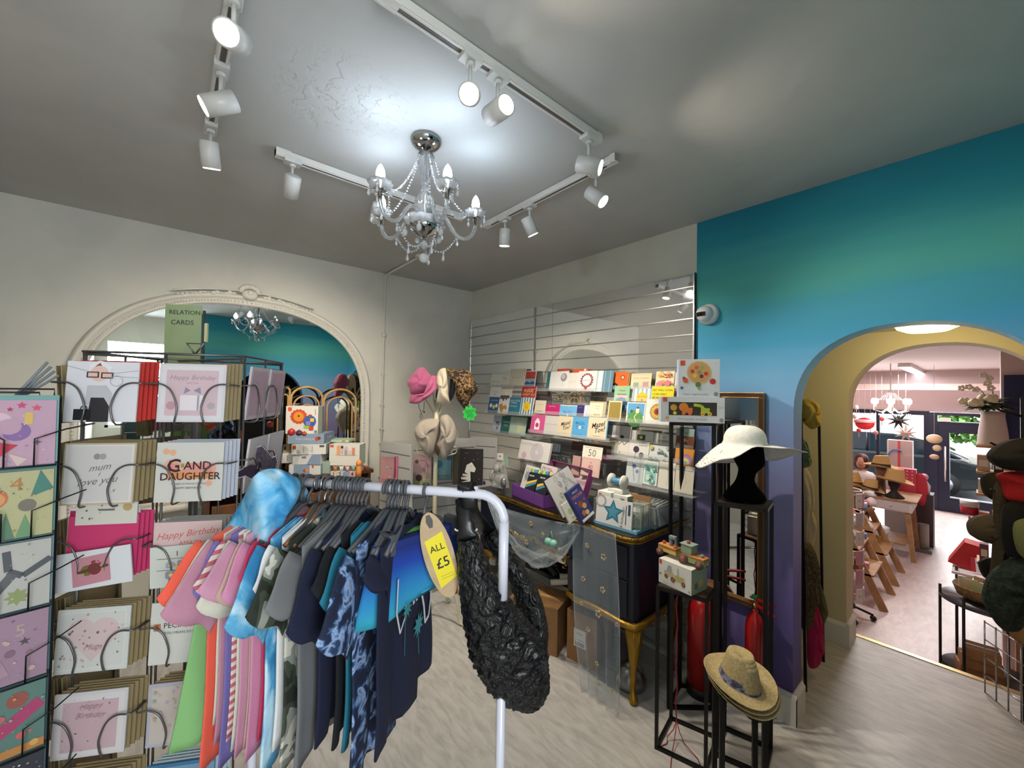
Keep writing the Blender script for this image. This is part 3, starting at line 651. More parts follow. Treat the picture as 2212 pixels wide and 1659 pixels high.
# ------------------------------------------------------------------ cards on the slatwall in acrylic racks
acr = M('#c8cdcf', .12, alpha=.22); acre = M('#9ea4a6', .2, alpha=.8)
def rack(name, px0, px1, tiers, label):
    """tiers: (pixel y of the shelf at both ends, plane)"""
    t = thing('acrylic_card_rack', label, 'card rack', P((px0+px1)/2, tiers[0][1], y=-.05), 'acrylic card racks on the slatwall')
    for pa, pb, Y in tiers:
        a = P(px0, pa, y=Y); b = P(px1, pb, y=Y); z = (a.z+b.z)/2
        mb = MB(); mb.box((a.x, Y-.028, z-.004), (b.x, -.02, z), acr); mb.box((a.x, Y-.031, z-.004), (b.x, Y-.028, z+.022), acr); mb.box((a.x, Y-.0315, z-.004), (b.x, Y-.0305, z-.001), acre); mb.build('shelf', t)
    return t
def c4(X, Y): return 1000+X/4.254, 740+Y/4.254
K = lambda X0, Y0, X1, Y1: (*c4(X0, Y0), *c4(X1, Y1))
rack('l', 1054, 1162, ((833, 838, -.06), (860, 867, -.10), (891, 897, -.15), (934, 942, -.10)), 'clear acrylic rack of cards at the left of the slatwall')
rack('m', 1146, 1322, ((842, 848, -.07), (892, 902, -.13), (934, 951, -.19)), 'clear acrylic rack in the middle of the slatwall, holding the Mazel Tov cards')
rack('r', 1316, 1482, ((842, 838, -.07), (868, 866, -.12), (909, 919, -.18)), 'clear acrylic rack at the upper right of the slatwall, with the sunflower card')
rack('b', 1316, 1502, ((955, 963, -.07), (977, 1002, -.12), (995, 1008, -.16), (1040, 1068, -.22)), 'clear acrylic rack at the lower right of the slatwall, above the box files')
GL, GM, GR, GB = 'cards in the left acrylic rack', 'cards in the middle acrylic rack', 'cards in the upper right acrylic rack', 'cards in the lower right acrylic rack'
DK = '#3a3a3c'
CD = [
 (K(255, 285, 350, 400), -.06, '#dcdad0', [('t', 'Welcome', 0, -.15, .2, '#a8a498')], 'white card at the top left end of the left rack', GL),
 (K(352, 262, 425, 400), -.06, '#d6d4cc', [('t', 'Baby', 0, 0, .26, '#9a968c')], 'narrow pale card beside the striped cream card', GL),
 (K(427, 240, 572, 400), -.06, '#d8d2c0', [('r', -.42+.12*k, 0, .05, 1, '#c2b8a0') for k in range(8)]+[('r', 0, -.0, .9, .14, '#d8d2c0'), ('t', 'from All of Us', 0, 0, .12, '#7a7464')], 'cream card with vertical stripes in the top row of the left rack', GL),
 (K(568, 258, 668, 405), -.065, '#dcd8d4', [('r', 0, .3, .9, .3, '#c24038'), ('r', 0, .0, .9, .3, '#cf6a58'), ('p', [(-.45, .18), (-.15, .26), (.2, .12), (.45, .2), (.45, .0), (-.45, .0)], '#a8423c'), ('r', 0, -.12, .9, .24, '#7fa6a8'), ('p', [(-.45, -.25), (-.2, -.16), (0, -.26), (.25, -.15), (.45, -.24), (.45, -.48), (-.45, -.48)], '#3a4a8c')], 'card with red, teal and blue wave bands', GL),
 (K(250, 405, 345, 500), -.10, '#dad8d0', [('t', 'Happy Birthday', 0, 0, .1, '#a09c90'), ('c', 0, -.25, .05, '#8a8678')], 'white card at the left end of the second row, left rack', GL),
 (K(350, 405, 455, 500), -.10, '#dcd8c8', [('r', 0, .38, 1, .2, '#a09c90'), ('c', 0, -.1, .12, '#e8e4d8')], 'cream card with a grey top band', GL),
 (K(455, 395, 540, 505), -.105, '#8c8a86', [('l', [(-.5+.1*k, .1+.12*(k % 2)) for k in range(11)], .05, '#d8d4c8'), ('l', [(-.5+.1*k, -.1+.12*(k % 2)) for k in range(11)], .05, '#4c4a46'), ('l', [(-.5+.1*k, -.3+.12*(k % 2)) for k in range(11)], .05, '#d8d4c8')], 'grey zigzag patterned card beside the red one', GL),
 (K(540, 402, 670, 570), -.11, '#a82a26', [('t', 'PLEASE', -.05, .25, .21, '#e8c8a0', (('b', .01),)), ('t', "DON'T GO.", 0, .04, .17, '#e8c8a0', (('b', .01),)), ('t', 'WE WILL MISS YOU', 0, -.12, .08, '#e8c8a0'), ('r', .47, 0, .03, 1, '#e8e0d8')], 'red card reading PLEASE DON\'T GO', GL),
 (K(235, 500, 328, 650), -.15, '#27507c', [('r', 0, 0, .94, .96, '#2d5a88'), ('t', 'Happy Birthday', 0, .3, .11, '#b8cde0'), ('c', -.25, -.02, .13, '#d8e4ec'), ('c', .05, -.1, .13, '#d8c84c'), ('c', .3, -.02, .12, '#dfe6ea')], 'navy card with white and yellow balloons at the far left', GL),
 (K(328, 480, 422, 655), -.15, '#e0dcd8', [('p', [(-.45, .48), (.45, .48), (.45, .3), (.3, .34), (.2, .2), (.05, .32), (-.1, .15), (-.25, .3), (-.45, .25)], '#5c5058'), ('p', [(-.45, -.05), (-.2, .05), (0, -.1), (.2, .0), (.4, -.2), (.2, -.3), (.1, -.2), (-.1, -.48), (-.3, -.3)], '#b88848')], 'white card with brown dripping shapes', GL),
 (K(420, 502, 527, 662), -.15, '#2f7690', [('t', "KNOW YOU'RE", 0, .3, .12, '#cfe0e4'), ('t', 'TURNING', -.1, .18, .12, '#cfe0e4'), ('t', "BUT HELLO", -.1, -.02, .12, '#cfe0e4')], 'teal card with three lines of white capitals', GL),
 (K(527, 505, 645, 668), -.155, '#dfe4e4', [('r', -.4+.2*k, 0, .1, 1, '#3f7f9c') for k in range(5)]+[('c', 0, .0, .27, '#e8c02c'), ('c', -.07, .05, .02, '#5a4a10'), ('c', .07, .05, .02, '#5a4a10'), ('l', [(-.08, -.05), (0, -.09), (.08, -.05)], .02, '#5a4a10')], 'blue striped card with a yellow smiling face', GL),
 (K(275, 668, 355, 830), -.1, '#b9c2d0', [('t', 'L', -.2, .2, .4, '#a82a3a'), ('t', 'PE', .05, .05, .4, '#2a2c34', (('b', .02),)), ('t', '&', .05, -.2, .35, '#2a2c34')], 'pale blue card with black letters leaning in the lowest row', GL),
 (K(350, 675, 442, 835), -.105, '#2a6664', [('t', 'THANK', 0, .15, .2, '#c8dcd4'), ('t', 'YOU', 0, -.05, .2, '#c8dcd4'), ('r', .47, 0, .05, 1, '#dfe4e0')], 'dark teal card in the lowest row of the left rack', GL),
 (K(428, 682, 578, 850), -.11, '#a9c2b0', [('r', 0, 0, .84, .88, '#b6ccba'), ('t', 'Good', .1, .2, .16, '#e8efe4'), ('t', 'Luck', .1, .05, .16, '#e8efe4'), ('c', .1, -.2, .12, '#d8d8a0')], 'pale mint green card in the lowest row of the left rack', GL),
 (K(770, 262, 808, 432), -.07, '#2c6e6c', [], 'narrow teal edged card at the left of the balloon card', GM),
 (K(855, 238, 968, 430), -.05, '#b8483c', [], 'red envelope standing behind the balloon card', GM),
 (K(797, 262, 965, 442), -.08, '#dcdcda', [('c', .25, .18, .17, '#8c8e90', ), ('c', .22, .22, .1, '#b4b6b8'), ('p', [(.22, .02), (.28, .02), (.25, .07)], '#77797c'), ('l', [(.25, .02), (.2, -.15), (.27, -.3)], .01, '#8c8e90')], 'white card with a silver grey balloon', GM),
 (K(1000, 240, 1140, 430), -.05, '#cf5a34', [('r', .3, .45, .12, .1, '#e8d8d0')], 'orange backed card behind the white ones', GM),
 (K(962, 275, 1060, 442), -.08, '#d8d4ce', [('t', 'Happy Birthday', 0, .0, .1, '#b4aca0')], 'plain pinkish white card left of the wreath card', GM),
 (K(1054, 258, 1222, 445), -.085, '#dfd6d6', [('c', 0, .02, .33, '#b07a80')]+[('l', [(.26*math.cos(a/16*2*PI), .02+.26*math.sin(a/16*2*PI)), (.37*math.cos(a/16*2*PI+.12), .02+.36*math.sin(a/16*2*PI+.12))], .04, '#7a3038' if a % 2 else '#3c3438') for a in range(16)]+[('c', 0, .02, .24, '#e6e0de'), ('t', 'THANK YOU', 0, .02, .08, '#6a4a4c'), ('c', 0, -.36, .08, '#b83444')], 'white card with a dark red floral wreath', GM),
 (K(1218, 256, 1290, 452), -.09, '#cfd6da', [('r', -.3, 0, .1, 1, '#8aa4b4'), ('r', .1, 0, .1, 1, '#e6eaec')], 'stack of white and blue edged cards seen edge on', GM),
 (K(1282, 254, 1378, 456), -.1, '#5f8496', [('r', -.3, 0, .04, 1, '#a9c0cc'), ('r', .2, 0, .04, 1, '#a9c0cc')], 'blue cards in clear sleeves at the right end of the top row', GM),
 (K(660, 530, 757, 655), -.13, '#d6cdb8', [('t', 'Good Luck', 0, .2, .12, '#a89c80'), ('r', 0, -.3, .5, .08, '#b09a6c')], 'small cream card at the left of the middle row', GM),
 (K(757, 568, 887, 670), -.13, '#b8206c', [('t', 'Happy Birthday', -.05, .33, .08, '#e8b8cc')], 'plain magenta card in the middle row', GM),
 (K(887, 575, 1045, 678), -.135, '#68a8d4', [('t', 'MAZEL', 0, -.15, .18, '#3c80b4', (('b', .01),)), ('c', 0, -.4, .05, '#e8ecec'), ('r', 0, .47, 1, .06, '#dfe8ec')], 'light blue card reading MAZEL partly hidden behind another', GM),
 (K(1047, 575, 1120, 680), -.135, '#332862', [('t', 'So You', -.1, .3, .14, '#a8a0cc'), ('r', .46, 0, .08, 1, '#dcdce4')], 'dark purple card in the middle row', GM),
 (K(1120, 575, 1158, 680), -.135, '#d4d8e0', [('r', .1, 0, .1, 1, '#9aa4b8'), ('r', -.3, 0, .1, 1, '#aab4c8')], 'white cards edge on beside the dark purple card', GM),
 (K(1160, 540, 1312, 685), -.14, '#b8a888', [('r', -.08, -.05, .8, .9, '#dcd4bc'), ('t', 'Good', 0, .2, .12, '#8c8060'), ('t', 'Luck', 0, .05, .12, '#8c8060'), ('r', 0, -.35, .4, .08, '#b0924c')], 'cream card in a tan frame at the right of the middle row', GM),
 (K(622, 660, 748, 838), -.19, '#c8548c', [('r', -.02, -.05, .36, .46, '#efe4ea'), ('r', -.02, .22, .2, .14, '#efe4ea'), ('c', -.02, -.05, .12, '#b83c6c')], 'pink card with a white bottle', GM),
 (K(748, 672, 872, 848), -.19, '#c4c0be', [('t', 'CONGRATULATIONS', 0, .05, .09, '#98928c')], 'plain grey white card between the pink and cream ones', GM),
 (K(872, 676, 1002, 860), -.19, '#cfc2a4', [('t', 'Mazel', 0, .13, .28, '#222222', (('sh', .35), ('b', .01), ('rot', .25))), ('t', 'Tov!', .08, -.08, .28, '#222222', (('sh', .35), ('b', .01), ('rot', .25))), ('r', 0, -.36, .4, .012, '#444444')], 'cream Mazel Tov card at the left of the blue one', GM),
 (K(1002, 684, 1146, 875), -.195, '#559ccc', [('t', 'MAZEL', 0, .2, .2, '#2e6ca4', (('b', .012),)), ('t', 'T', -.18, 0, .22, '#2e6ca4'), ('c', 0, 0, .08, '#eef0ee'), ('c', 0, 0, .03, '#333333'), ('t', 'V', .18, 0, .22, '#2e6ca4'), ('r', 0, -.35, .3, .012, '#2e6ca4')], 'bright blue Mazel Tov card with a football', GM),
 (K(1146, 688, 1325, 888), -.20, '#d0c4a8', [('t', 'Mazel', 0, .15, .29, '#1e1e1e', (('sh', .35), ('b', .012), ('rot', .25))), ('t', 'Tov!', .1, -.08, .29, '#1e1e1e', (('sh', .35), ('b', .012), ('rot', .25))), ('r', 0, -.36, .4, .012, '#444444'), ('r', .49, 0, .05, 1, '#4a90c4')], 'cream Mazel Tov card at the right end, over a blue envelope', GM),
 (K(1385, 268, 1512, 400), -.07, '#e0641c', [('s', .15, .1, .2, 10, .5, '#6a3414'), ('c', .15, .1, .09, '#c8c0b0'), ('c', -.35, -.35, .08, '#201410'), ('c', -.22, -.42, .08, '#201410'), ('c', -.42, -.42, .07, '#201410')], 'orange card with a dark sunburst', GR),
 (K(1512, 274, 1536, 400), -.075, '#a87c48', [('r', 0, 0, .2, 1, '#7a5630')], 'brown cards edge on beside the orange card', GR),
 (K(1535, 280, 1722, 540), -.08, '#d8d0ac', [('t', 'Always & Together', 0, .33, .1, '#a08c60', (('sh', .3),)), ('r', -.22, .08, .26, .18, '#8fa89c'), ('r', .25, .1, .28, .18, '#c4949c'), ('r', 0, .45, .9, .01, '#b8a878')], 'tall cream card with two small pictures', GR),
 (K(1770, 262, 1940, 405), -.07, '#e0d4b0', flowers(9, ['#d8503c', '#e88c8c', '#c85a6c', '#e8a040'], 5, (.09, .15), '#7c9a58')+[('c', .2, -.3, .16, '#d47a8c'), ('c', -.2, -.35, .16, '#d8849a'), ('l', [(-.3, .4), (.1, .1)], .06, '#e8d048')], 'card crowded with pink and orange flowers', GR),
 (K(1942, 270, 2044, 520), -.075, '#dcd0d0', [('t', 'Thank You', 0, .28, .16, '#b07078', (('sh', .3),)), ('c', .05, -.02, .38, '#d86440'), ('p', [(-.2, .02), (.3, .02), (.2, -.1), (-.1, -.1)], '#e8d8cc'), ('c', -.1, -.32, .3, '#b46a90'), ('o', -.1, -.32, .25, .04, '#e0b8d0')], 'tall card with an orange and a purple face', GR),
 (K(1386, 398, 1526, 600), -.12, '#86bf9c', [('t', 'Happy', 0, .3, .16, '#b84a4a', (('sh', .3),)), ('r', 0, .12, .6, .04, '#b84a4a'), ('r', 0, .02, .8, .1, '#dfb8b4'), ('c', 0, -.35, .42, '#3f6aa8'), ('r', 0, .42, .5, .05, '#d8b04c')], 'green birthday card with a cake on a blue plate', GR),
 (K(1557, 422, 1734, 550), -.12, '#dfe4e6', [('r', -.44+.22*k, 0, .1, 1, '#9ab8cc') for k in range(5)]+[('p', [(-.28, -.5), (-.28, -.05), (-.02, .3), (.3, -.0), (.3, -.5)], '#e4c030'), ('t', 'New Home', 0, -.1, .1, '#7a6420'), ('c', .02, -.33, .05, '#b8482c')], 'blue striped card with a yellow house', GR),
 (K(1732, 402, 1936, 520), -.12, '#e8d818', [('t', 'GET WELL SOON.', 0, .2, .115, '#4a4a28', (('b', .012),)), ('t', 'I CAN ONLY', -.12, -.12, .115, '#4a4a28', (('b', .012),)), ('t', 'BE NICE TO YOU', 0, -.4, .115, '#4a4a28', (('b', .012),))], 'yellow card reading GET WELL SOON', GR),
 (K(1332, 535, 1455, 725), -.17, '#d8cca0', [('r', 0, 0, .84, .88, '#8f7c3c')], 'small card framed in cream with a plain gold centre', GR),
 (K(1502, 548, 1670, 740), -.17, '#dfe4dc', [('r', 0, .15, .9, .6, '#5a9ccc'), ('c', 0, -.28, .43, '#58904c'), ('r', 0, -.42, .9, .1, '#4c8440'), ('r', .1, .1, .18, .22, '#d8dcc8'), ('p', [(-.02, .2), (.22, .2), (.12, .32)], '#4a5a68'), ('c', -.22, .06, .07, '#2c5c5c'), ('l', [(.1, -.02), (-.05, -.2), (.1, -.45)], .04, '#d8dcb8')]+dots(10, ['#e8e8d8', '#d8c858'], 6, (.01, .02), (-.4, .4, -.42, -.2)), 'card with a little house on a green hill', GR),
 (K(1674, 520, 1900, 752), -.18, '#dcdcd6', [('c', 0, .0, .31, '#6c7c54')]+[('c', .25*math.cos(k*.55), .26*math.sin(k*.55), .07, '#98a06c' if k % 2 else '#c8884c') for k in range(12)]+[('s', 0, 0, .26, 12, .7, '#d8b048'), ('c', 0, 0, .14, '#a04c28'), ('c', 0, 0, .08, '#5c2c18'), ('t', 'With Love', 0, .43, .06, '#a0a09a')], 'white card with a large sunflower', GR),
 (K(1370, 765, 1545, 905), -.07, '#c8c6c6', [('c', .05, -.25, .1, '#3c2c38', ), ('l', [(-.4, -.3), (.4, -.38)], .03, '#b8b060'), ('r', .46, 0, .03, 1, '#e8e8e8')], 'faint grey card at the upper left of the lower right rack', GB),
 (K(1550, 812, 1748, 912), -.075, '#dcdcd4', [('r', -.05, -.1, .38, .5, '#4c5c24'), ('c', -.05, -.1, .07, '#d8dcc8')], 'white card with a dark green square', GB),
 (K(1752, 838, 1955, 940), -.08, '#d4d2cc', [('t', 'with', -.05, .15, .1, '#6c6a64', (('sh', .4),)), ('t', 'sympathy', 0, -.15, .17, '#5c5a54', (('sh', .4),))], 'card reading with sympathy', GB),
 (K(1955, 860, 2122, 985), -.08, '#7c4634', flowers(5, ['#c890a0', '#b87c8c'], 8, (.1, .14), '#5a6a3c'), 'brown card with pink blooms', GB),
 (K(1960, 790, 2125, 862), -.06, '#a8c0bc', flowers(4, ['#c8d4cc', '#88a8b0'], 9, (.08, .12)), 'pale green floral card just above the brown one', GB),
 (K(1365, 905, 1520, 1062), -.12, '#d0ccc4', [('l', [(-.4+.1*k, .3+.1*(k % 3)) for k in range(9)], .04, '#6c685c'), ('c', -.35, .35, .1, '#b8a058'), ('r', 0, -.25, .6, .02, '#5a5650'), ('c', 0, -.15, .05, '#8c8880')], 'white card with grey twigs and a gold seal', GB),
 (K(1522, 905, 1706, 1080), -.12, '#d4d2ce', [('c', -.12, .05, .15, '#3c2c44'), ('l', [(-.12, .0), (-.16, -.5)], .025, '#3c2c44'), ('c', .15, -.22, .12, '#443450'), ('l', [(.15, -.25), (.12, -.5)], .025, '#443450'), ('t', 'sympathy', .2, .3, .12, '#8c8a90', (('sh', .4),))], 'card with two dark dandelion heads', GB),
 (K(1710, 948, 1905, 1100), -.125, '#c9cfd0', flowers(11, ['#5c7888', '#3c5464', '#7f98a4'], 11, (.05, .08), '#6c8474')+[('c', -.38, .35, .1, '#b8b060')], 'white card covered in slate blue flowers', GB),
 (K(1948, 975, 2122, 1132), -.13, '#cf8c34', [('c', .05, -.25, .4, '#8878a8'), ('c', .05, -.28, .3, '#c8749c'), ('c', .05, -.3, .22, '#d8cc48'), ('c', .05, -.33, .12, '#5c8ca0'), ('r', .05, -.47, .9, .1, '#cf8c34')], 'orange card with a rainbow', GB),
 (K(1500, 1068, 1655, 1292), -.18, '#bcc4c6', [('l', [(-.2+.03*k, .4-.1*k) for k in range(9)], .03, '#64748c'), ('c', -.05, .2, .12, '#5c6c94'), ('c', .15, .0, .1, '#7484a4'), ('r', .3, 0, .1, 1, '#a4b0b8')], 'pale card with a slate blue flower stem', GB),
 (K(1658, 1088, 1788, 1306), -.18, '#d8dcd8', [('r', 0, 0, .8, .84, '#9cc4c0')]+flowers(9, ['#4c9c9c', '#6cb4b0', '#d8e8e4'], 13, (.09, .13), '#3c8484'), 'card with a turquoise leaf pattern', GB),
 (K(1796, 1100, 1945, 1342), -.19, '#d0ccc2', [('l', [(.05, -.4), (.1, -.1), (.05, .15)], .02, '#8c9c8c'), ('c', .07, .2, .05, '#b0a8b8'), ('t', 'Sympathy', 0, .35, .08, '#a09c90')], 'cream card with a thin flower sprig', GB),
 (K(1948, 1135, 2118, 1382), -.2, '#c8c4b4', [('o', .05, .05, .25, .01, '#a8a494'), ('l', [(-.05, -.35), (.1, -.1), (.05, .2)], .012, '#989484')], 'cream card with an embossed circle, at the lower right corner', GB),
 (K(755, 925, 890, 998), -.1, '#cdd4da', [('t', 'welcome', 0, .2, .12, '#8494a4'), ('r', -.45, 0, .06, 1, '#8ca4b4'), ('r', .4, 0, .1, 1, '#a8bccc')], 'small pale blue card lying low behind the purple box lid', 'loose cards on the desk'),
 (K(1098, 955, 1278, 1070), -.25, '#dfdcd0', [('t', '50', 0, -.05, .42, '#7a766c'), ('l', [(-.42, .38), (.42, .38)], .02, '#a8a496')]+dots(8, ['#a8a496'], 4, (.01, .02)), 'white card with a large number 50', 'loose cards on the desk'),
 (K(1085, 1062, 1256, 1228), -.3, '#c4a29c', [('r', 0, 0, .88, .9, '#cfb0a8'), ('t', '40', 0, .0, .26, '#7a4c48'), ('c', 0, .25, .03, '#b04c50'), ('r', 0, -.28, .6, .02, '#a87c74')], 'dusky pink card with the number 40', 'loose cards on the desk'),
 (K(1002, 1040, 1075, 1215), -.28, '#b08c88', [], 'dusky rose card behind the number 40 card, at its left', 'loose cards on the desk'),
 (K(995, 930, 1362, 1010), -.06, '#5c4038', [('r', 0, .2, 1, .1, '#7a5a48')], 'dark brown boxed card lying low on the slatwall', 'loose cards on the desk'),
]
for box, Y, base, prims, lab, g in CD: cam_card(*box, Y, base, prims, lab, g)
rz_ = thing('acrylic_riser', 'clear acrylic riser on the desk carrying the pale number cards', 'card stand', (1.62, -.27, TZ))
mb = MB()
for (X0, X1, Yb, Yp) in ((1098, 1278, 1070, -.25), (1000, 1258, 1228, -.3), (755, 890, 998, -.1)):
    a_, b_ = P(*c4(X0, Yb), y=Yp), P(*c4(X1, Yb), y=Yp); z_ = min(a_.z, b_.z)-.012; mb.box((a_.x, Yp-.02, z_-.004), (b_.x, Yp+.05, z_), acr)
    for x_ in (a_.x+.004, b_.x-.004): mb.box((x_-.003, Yp+.02, TZ), (x_+.003, Yp+.05, z_), acr)
mb.build('tier', rz_)
# upright notebook behind the purple gift box
cam_card(*K(515, 905, 790, 1085), -.22, '#d4d2ce', [('t', 'Sketchbook', -.2, .32, .12, '#b0a8ac')]+[('o', .1, -.05, .2-.04*k, .015, '#a8a0b8') for k in range(4)]+[('c', -.3, -.3, .08, '#c8a8b8')], 'white patterned notebook standing behind the open purple box', 'notebooks on the desk', t=.02, name='notebook', cat='notebook', tilt=.25)

# ------------------------------------------------------------------ things on the desk
def c5(X, Y): return 1000+X/3.254, 1050+Y/3.254
purple = M('#6e3f8c', .55); purpd = M('#8a2f70', .6)
def dk(px, py): return P(px, py, z=TZ+.001)
# purple box: tray at the front, lid upright behind
a, b, c = dk(*c4(450, 1402)), dk(*c4(742, 1530)), dk(*c4(838, 1470))
g = thing('gift_box', 'purple open gift box holding notebooks and marker packs on the desk', 'box', (a+b)/2)
d1 = (b-a); d2 = V((-d1.y, d1.x, 0)).normalized()*.17; hz = V((0, 0, .085))
mb = MB()
for p0, p1 in ((a, b), (b, b+d2), (b+d2, a+d2), (a+d2, a)):
    e = (p1-p0).normalized(); nn = V((-e.y, e.x, 0))*.004; mb.prism([p0, p1, p1+nn, p0+nn], hz, purple)
mb.prism([a, b, b+d2, a+d2], (0, 0, .004), purpd); mb.build('tray', g)
mb = MB(); la = a+d2*1.25+d1*.35; l0 = la; l1 = la+d1*1.05; up = V((0, .10, .25))
F = frame((l0+l1)/2+up/2, d1, up); wd = (l1-l0).length; mb.T = F; hh = up.length
for q in ((-wd/2, -hh/2, -.004, wd/2, hh/2, 0), (-wd/2, hh/2-.004, 0, wd/2, hh/2, .05), (-wd/2, -hh/2, 0, -wd/2+.004, hh/2, .05), (wd/2-.004, -hh/2, 0, wd/2, hh/2, .05)): mb.box(q[:3], q[3:], M('#8c3f78', .6) if q[5] else M('#b49aa0', .7))
mb.T = Matrix.Identity(4); mb.build('lid', g)
# succulent print / artificial flowers in the lid
mb = MB(); R = random.Random(5); q = (l0+l1)/2+d1*.38+V((0, -.04, .10))
for k in range(26): mb.ball(q+V((R.uniform(-.03, .03), R.uniform(-.02, .01), R.uniform(-.07, .06))), R.uniform(.008, .014), M(R.choice(['#7c9048', '#9aa860', '#a8584c', '#c4a890', '#8c3c3c']), .7), (1, .5, 1.2), 6, 4)
solo(mb, 'artificial_succulents', 'small bunch of green and red artificial succulents inside the purple lid', 'artificial flowers')
def slab(cen, r, u, w, h, t, base, prims, label, cat, name, group=None, edge=None): return card(frame(cen, r, u), w, h, base, prims, label, group, t, name=name, cat=cat, edge=edge)
dd = d1.normalized(); dn = d2.normalized(); mand = [('o', -.3, .3, .1, .03, '#6c84a8'), ('o', .05, .32, .08, .03, '#a87c90'), ('o', -.3, -.05, .09, .03, '#7c9c90'), ('o', .3, .1, .1, .03, '#8c7ca8'), ('c', 0, 0, .04, '#b89890')]
slab(a+d1*.25+d2*.5+V((0, 0, .13)), dd, dn*.35+V((0, 0, 1)), .17, .20, .014, '#cfccc8', [('t', 'Sketch', .1, .36, .16, '#8c4878'), ('c', -.2, .1, .2, '#8c8c94')]+mand, 'white notebook with a grey leaf print at the left of the purple tray', 'notebook', 'notebook', 'notebooks in the purple box')
slab(a+d1*.62+d2*.78+V((0, 0, .16)), dd, dn*.3+V((0, 0, 1)), .19, .19, .03, '#cac6c4', [('t', 'Sketchbook', -.1, .38, .12, '#a86c90')]+mand+[('c', .2, .3, .06, '#c88890')], 'white pad with coloured mandalas behind the marker packs', 'notebook', 'notebook', 'notebooks in the purple box')
def markers(cen, r, lab):
    F = frame(cen, r, dn*.5+V((0, 0, 1))); mb = MB(); mb.T = F; mb.box((-.045, -.1, -.016), (.045, .08, 0), M('#1c2028', .35))
    for k, cc in enumerate(('#5c8c3c', '#9cb43c', '#3c8c6c', '#3c7ca8', '#2c5890', '#c8c048')): mb.cyl((-.037+.0148*k, .06, -.008), (-.037+.0148*k, .105, -.008), .0068, M(cc, .4), 8)
    mb.T = Matrix.Identity(4); paint(mb, F, .09, .18, [('p', [(-.5, -.1), (-.5, .02), (.5, .2), (.5, .12)], '#c8a838'), ('p', [(-.5, -.22), (-.5, -.12), (.5, .1), (.5, .02)], '#3c78a0'), ('t', 'BRUSH', -.15, .3, .16, '#dfe0e0', (('b', .01),)), ('r', .15, -.42, .4, .08, '#d8d8d4')])
    solo(mb, 'marker_pack', lab, 'marker pack', 'marker packs in the purple box')
markers(a+d1*.44+d2*.3+V((0, 0, .12)), dd+dn*.25, 'pack of coloured markers in the purple box, left one')
markers(a+d1*.78+d2*.3+V((0, 0, .13)), dd+dn*.3, 'pack of coloured markers in the purple box, right one')
# leaning sketch pad and chocolate pouch
e0, e1 = dk(*c4(872, 1545)), dk(*c4(1155, 1470)); er = (e1-e0).normalized(); en = V((-er.y, er.x, 0))
slab(P(*c4(945, 1365), y=-.53), er*.8+V((0, 0, .26)), en*.45+V((0, 0, 1))-er*.27, .235, .25, .018, '#b4b4b4', [('t', 'Sketchbook', .28, .2, .15, '#6c6c74', (('rot', -1.2),))]+[('o', R.uniform(-.4, .3), R.uniform(-.4, .4), R.uniform(.04, .07), .02, c) for c in ('#7c8ca8', '#8c9c90', '#a89c8c', '#88a0a0', '#94a48c', '#7c7c9c', '#a88c90', '#90a8a0') for _ in range(2)], 'grey sketch pad with mandala rings leaning beside the purple box', 'sketch pad', 'sketch_pad', 'notebooks on the desk', edge='#3a3a40')
slab(P(*c4(1085, 1475), y=-.60), er*.9+V((0, 0, .35)), en*.4+V((0, 0, 1))-er*.3, .12, .20, .03, '#2c3470', [('r', 0, .1, .9, .5, '#3c3c7c'), ('t', 'MAGIC', 0, .38, .14, '#d8d0b8'), ('t', 'TITCOM', 0, .24, .2, '#c87c4c', (('b', .02),)), ('c', -.05, -.02, .17, '#8c4c2c'), ('c', .12, -.12, .14, '#c8945c'), ('c', -.12, -.28, .14, '#b06c40'), ('c', .1, -.32, .12, '#d8b888'), ('c', .3, .05, .08, '#a83838'), ('s', -.3, .1, .06, 5, .5, '#d8b848'), ('r', 0, -.45, .9, .08, '#dcdcd4')], 'dark blue illustrated story book leaning on the desk edge', 'book', 'story_book', 'books on the desk')
slab(P(*c4(1010, 1530), y=-.56), er*.9+V((0, 0, .3)), en*.4+V((0, 0, 1))-er*.3, .14, .12, .012, '#c9cfc4', [('c', -.2, 0, .12, '#a8b890'), ('c', .1, -.1, .1, '#98a8b8'), ('t', 'Family Zoo', 0, -.35, .12, '#5a5a58')], 'pale green picture book lying half under the dark blue one', 'book', 'story_book', 'books on the desk')
# clear acrylic magazine files with card packs on a pale blue tray
t0, t1, t2 = dk(*c5(915, 255)), dk(*c5(1222, 345)), dk(*c5(1350, 285))
r1 = (t1-t0).normalized(); n1 = V((-r1.y, r1.x, 0)); wT = (t1-t0).length
fl = thing('acrylic_file_box', 'clear acrylic sorting box on a pale blue tray at the desk corner', 'box', (t0+t1)/2)
mb = MB(); mb.prism([t0, t1, t1+n1*.30, t0+n1*.30], (0, 0, .016), M('#7fb4cc', .3)); mb.build('tray', fl)
mb = MB(); hz = V((0, 0, .13))
for p0, p1 in ((t1+r1*-.005, t1+n1*.29), (t0+n1*.29, t1+n1*.29), (t0+n1*.15, t1+n1*.15), (t0+r1*.005, t0+n1*.29)):
    e = (p1-p0).normalized(); nn = V((-e.y, e.x, 0))*.003; mb.prism([p0+V((0, 0, .016)), p1+V((0, 0, .016)), p1+nn+V((0, 0, .016)), p0+nn+V((0, 0, .016))], hz, acr)
    mb.bar(p0+hz+V((0, 0, .016)), p1+hz+V((0, 0, .016)), .004, .003, acre)
mb.build('clear_panels', fl)
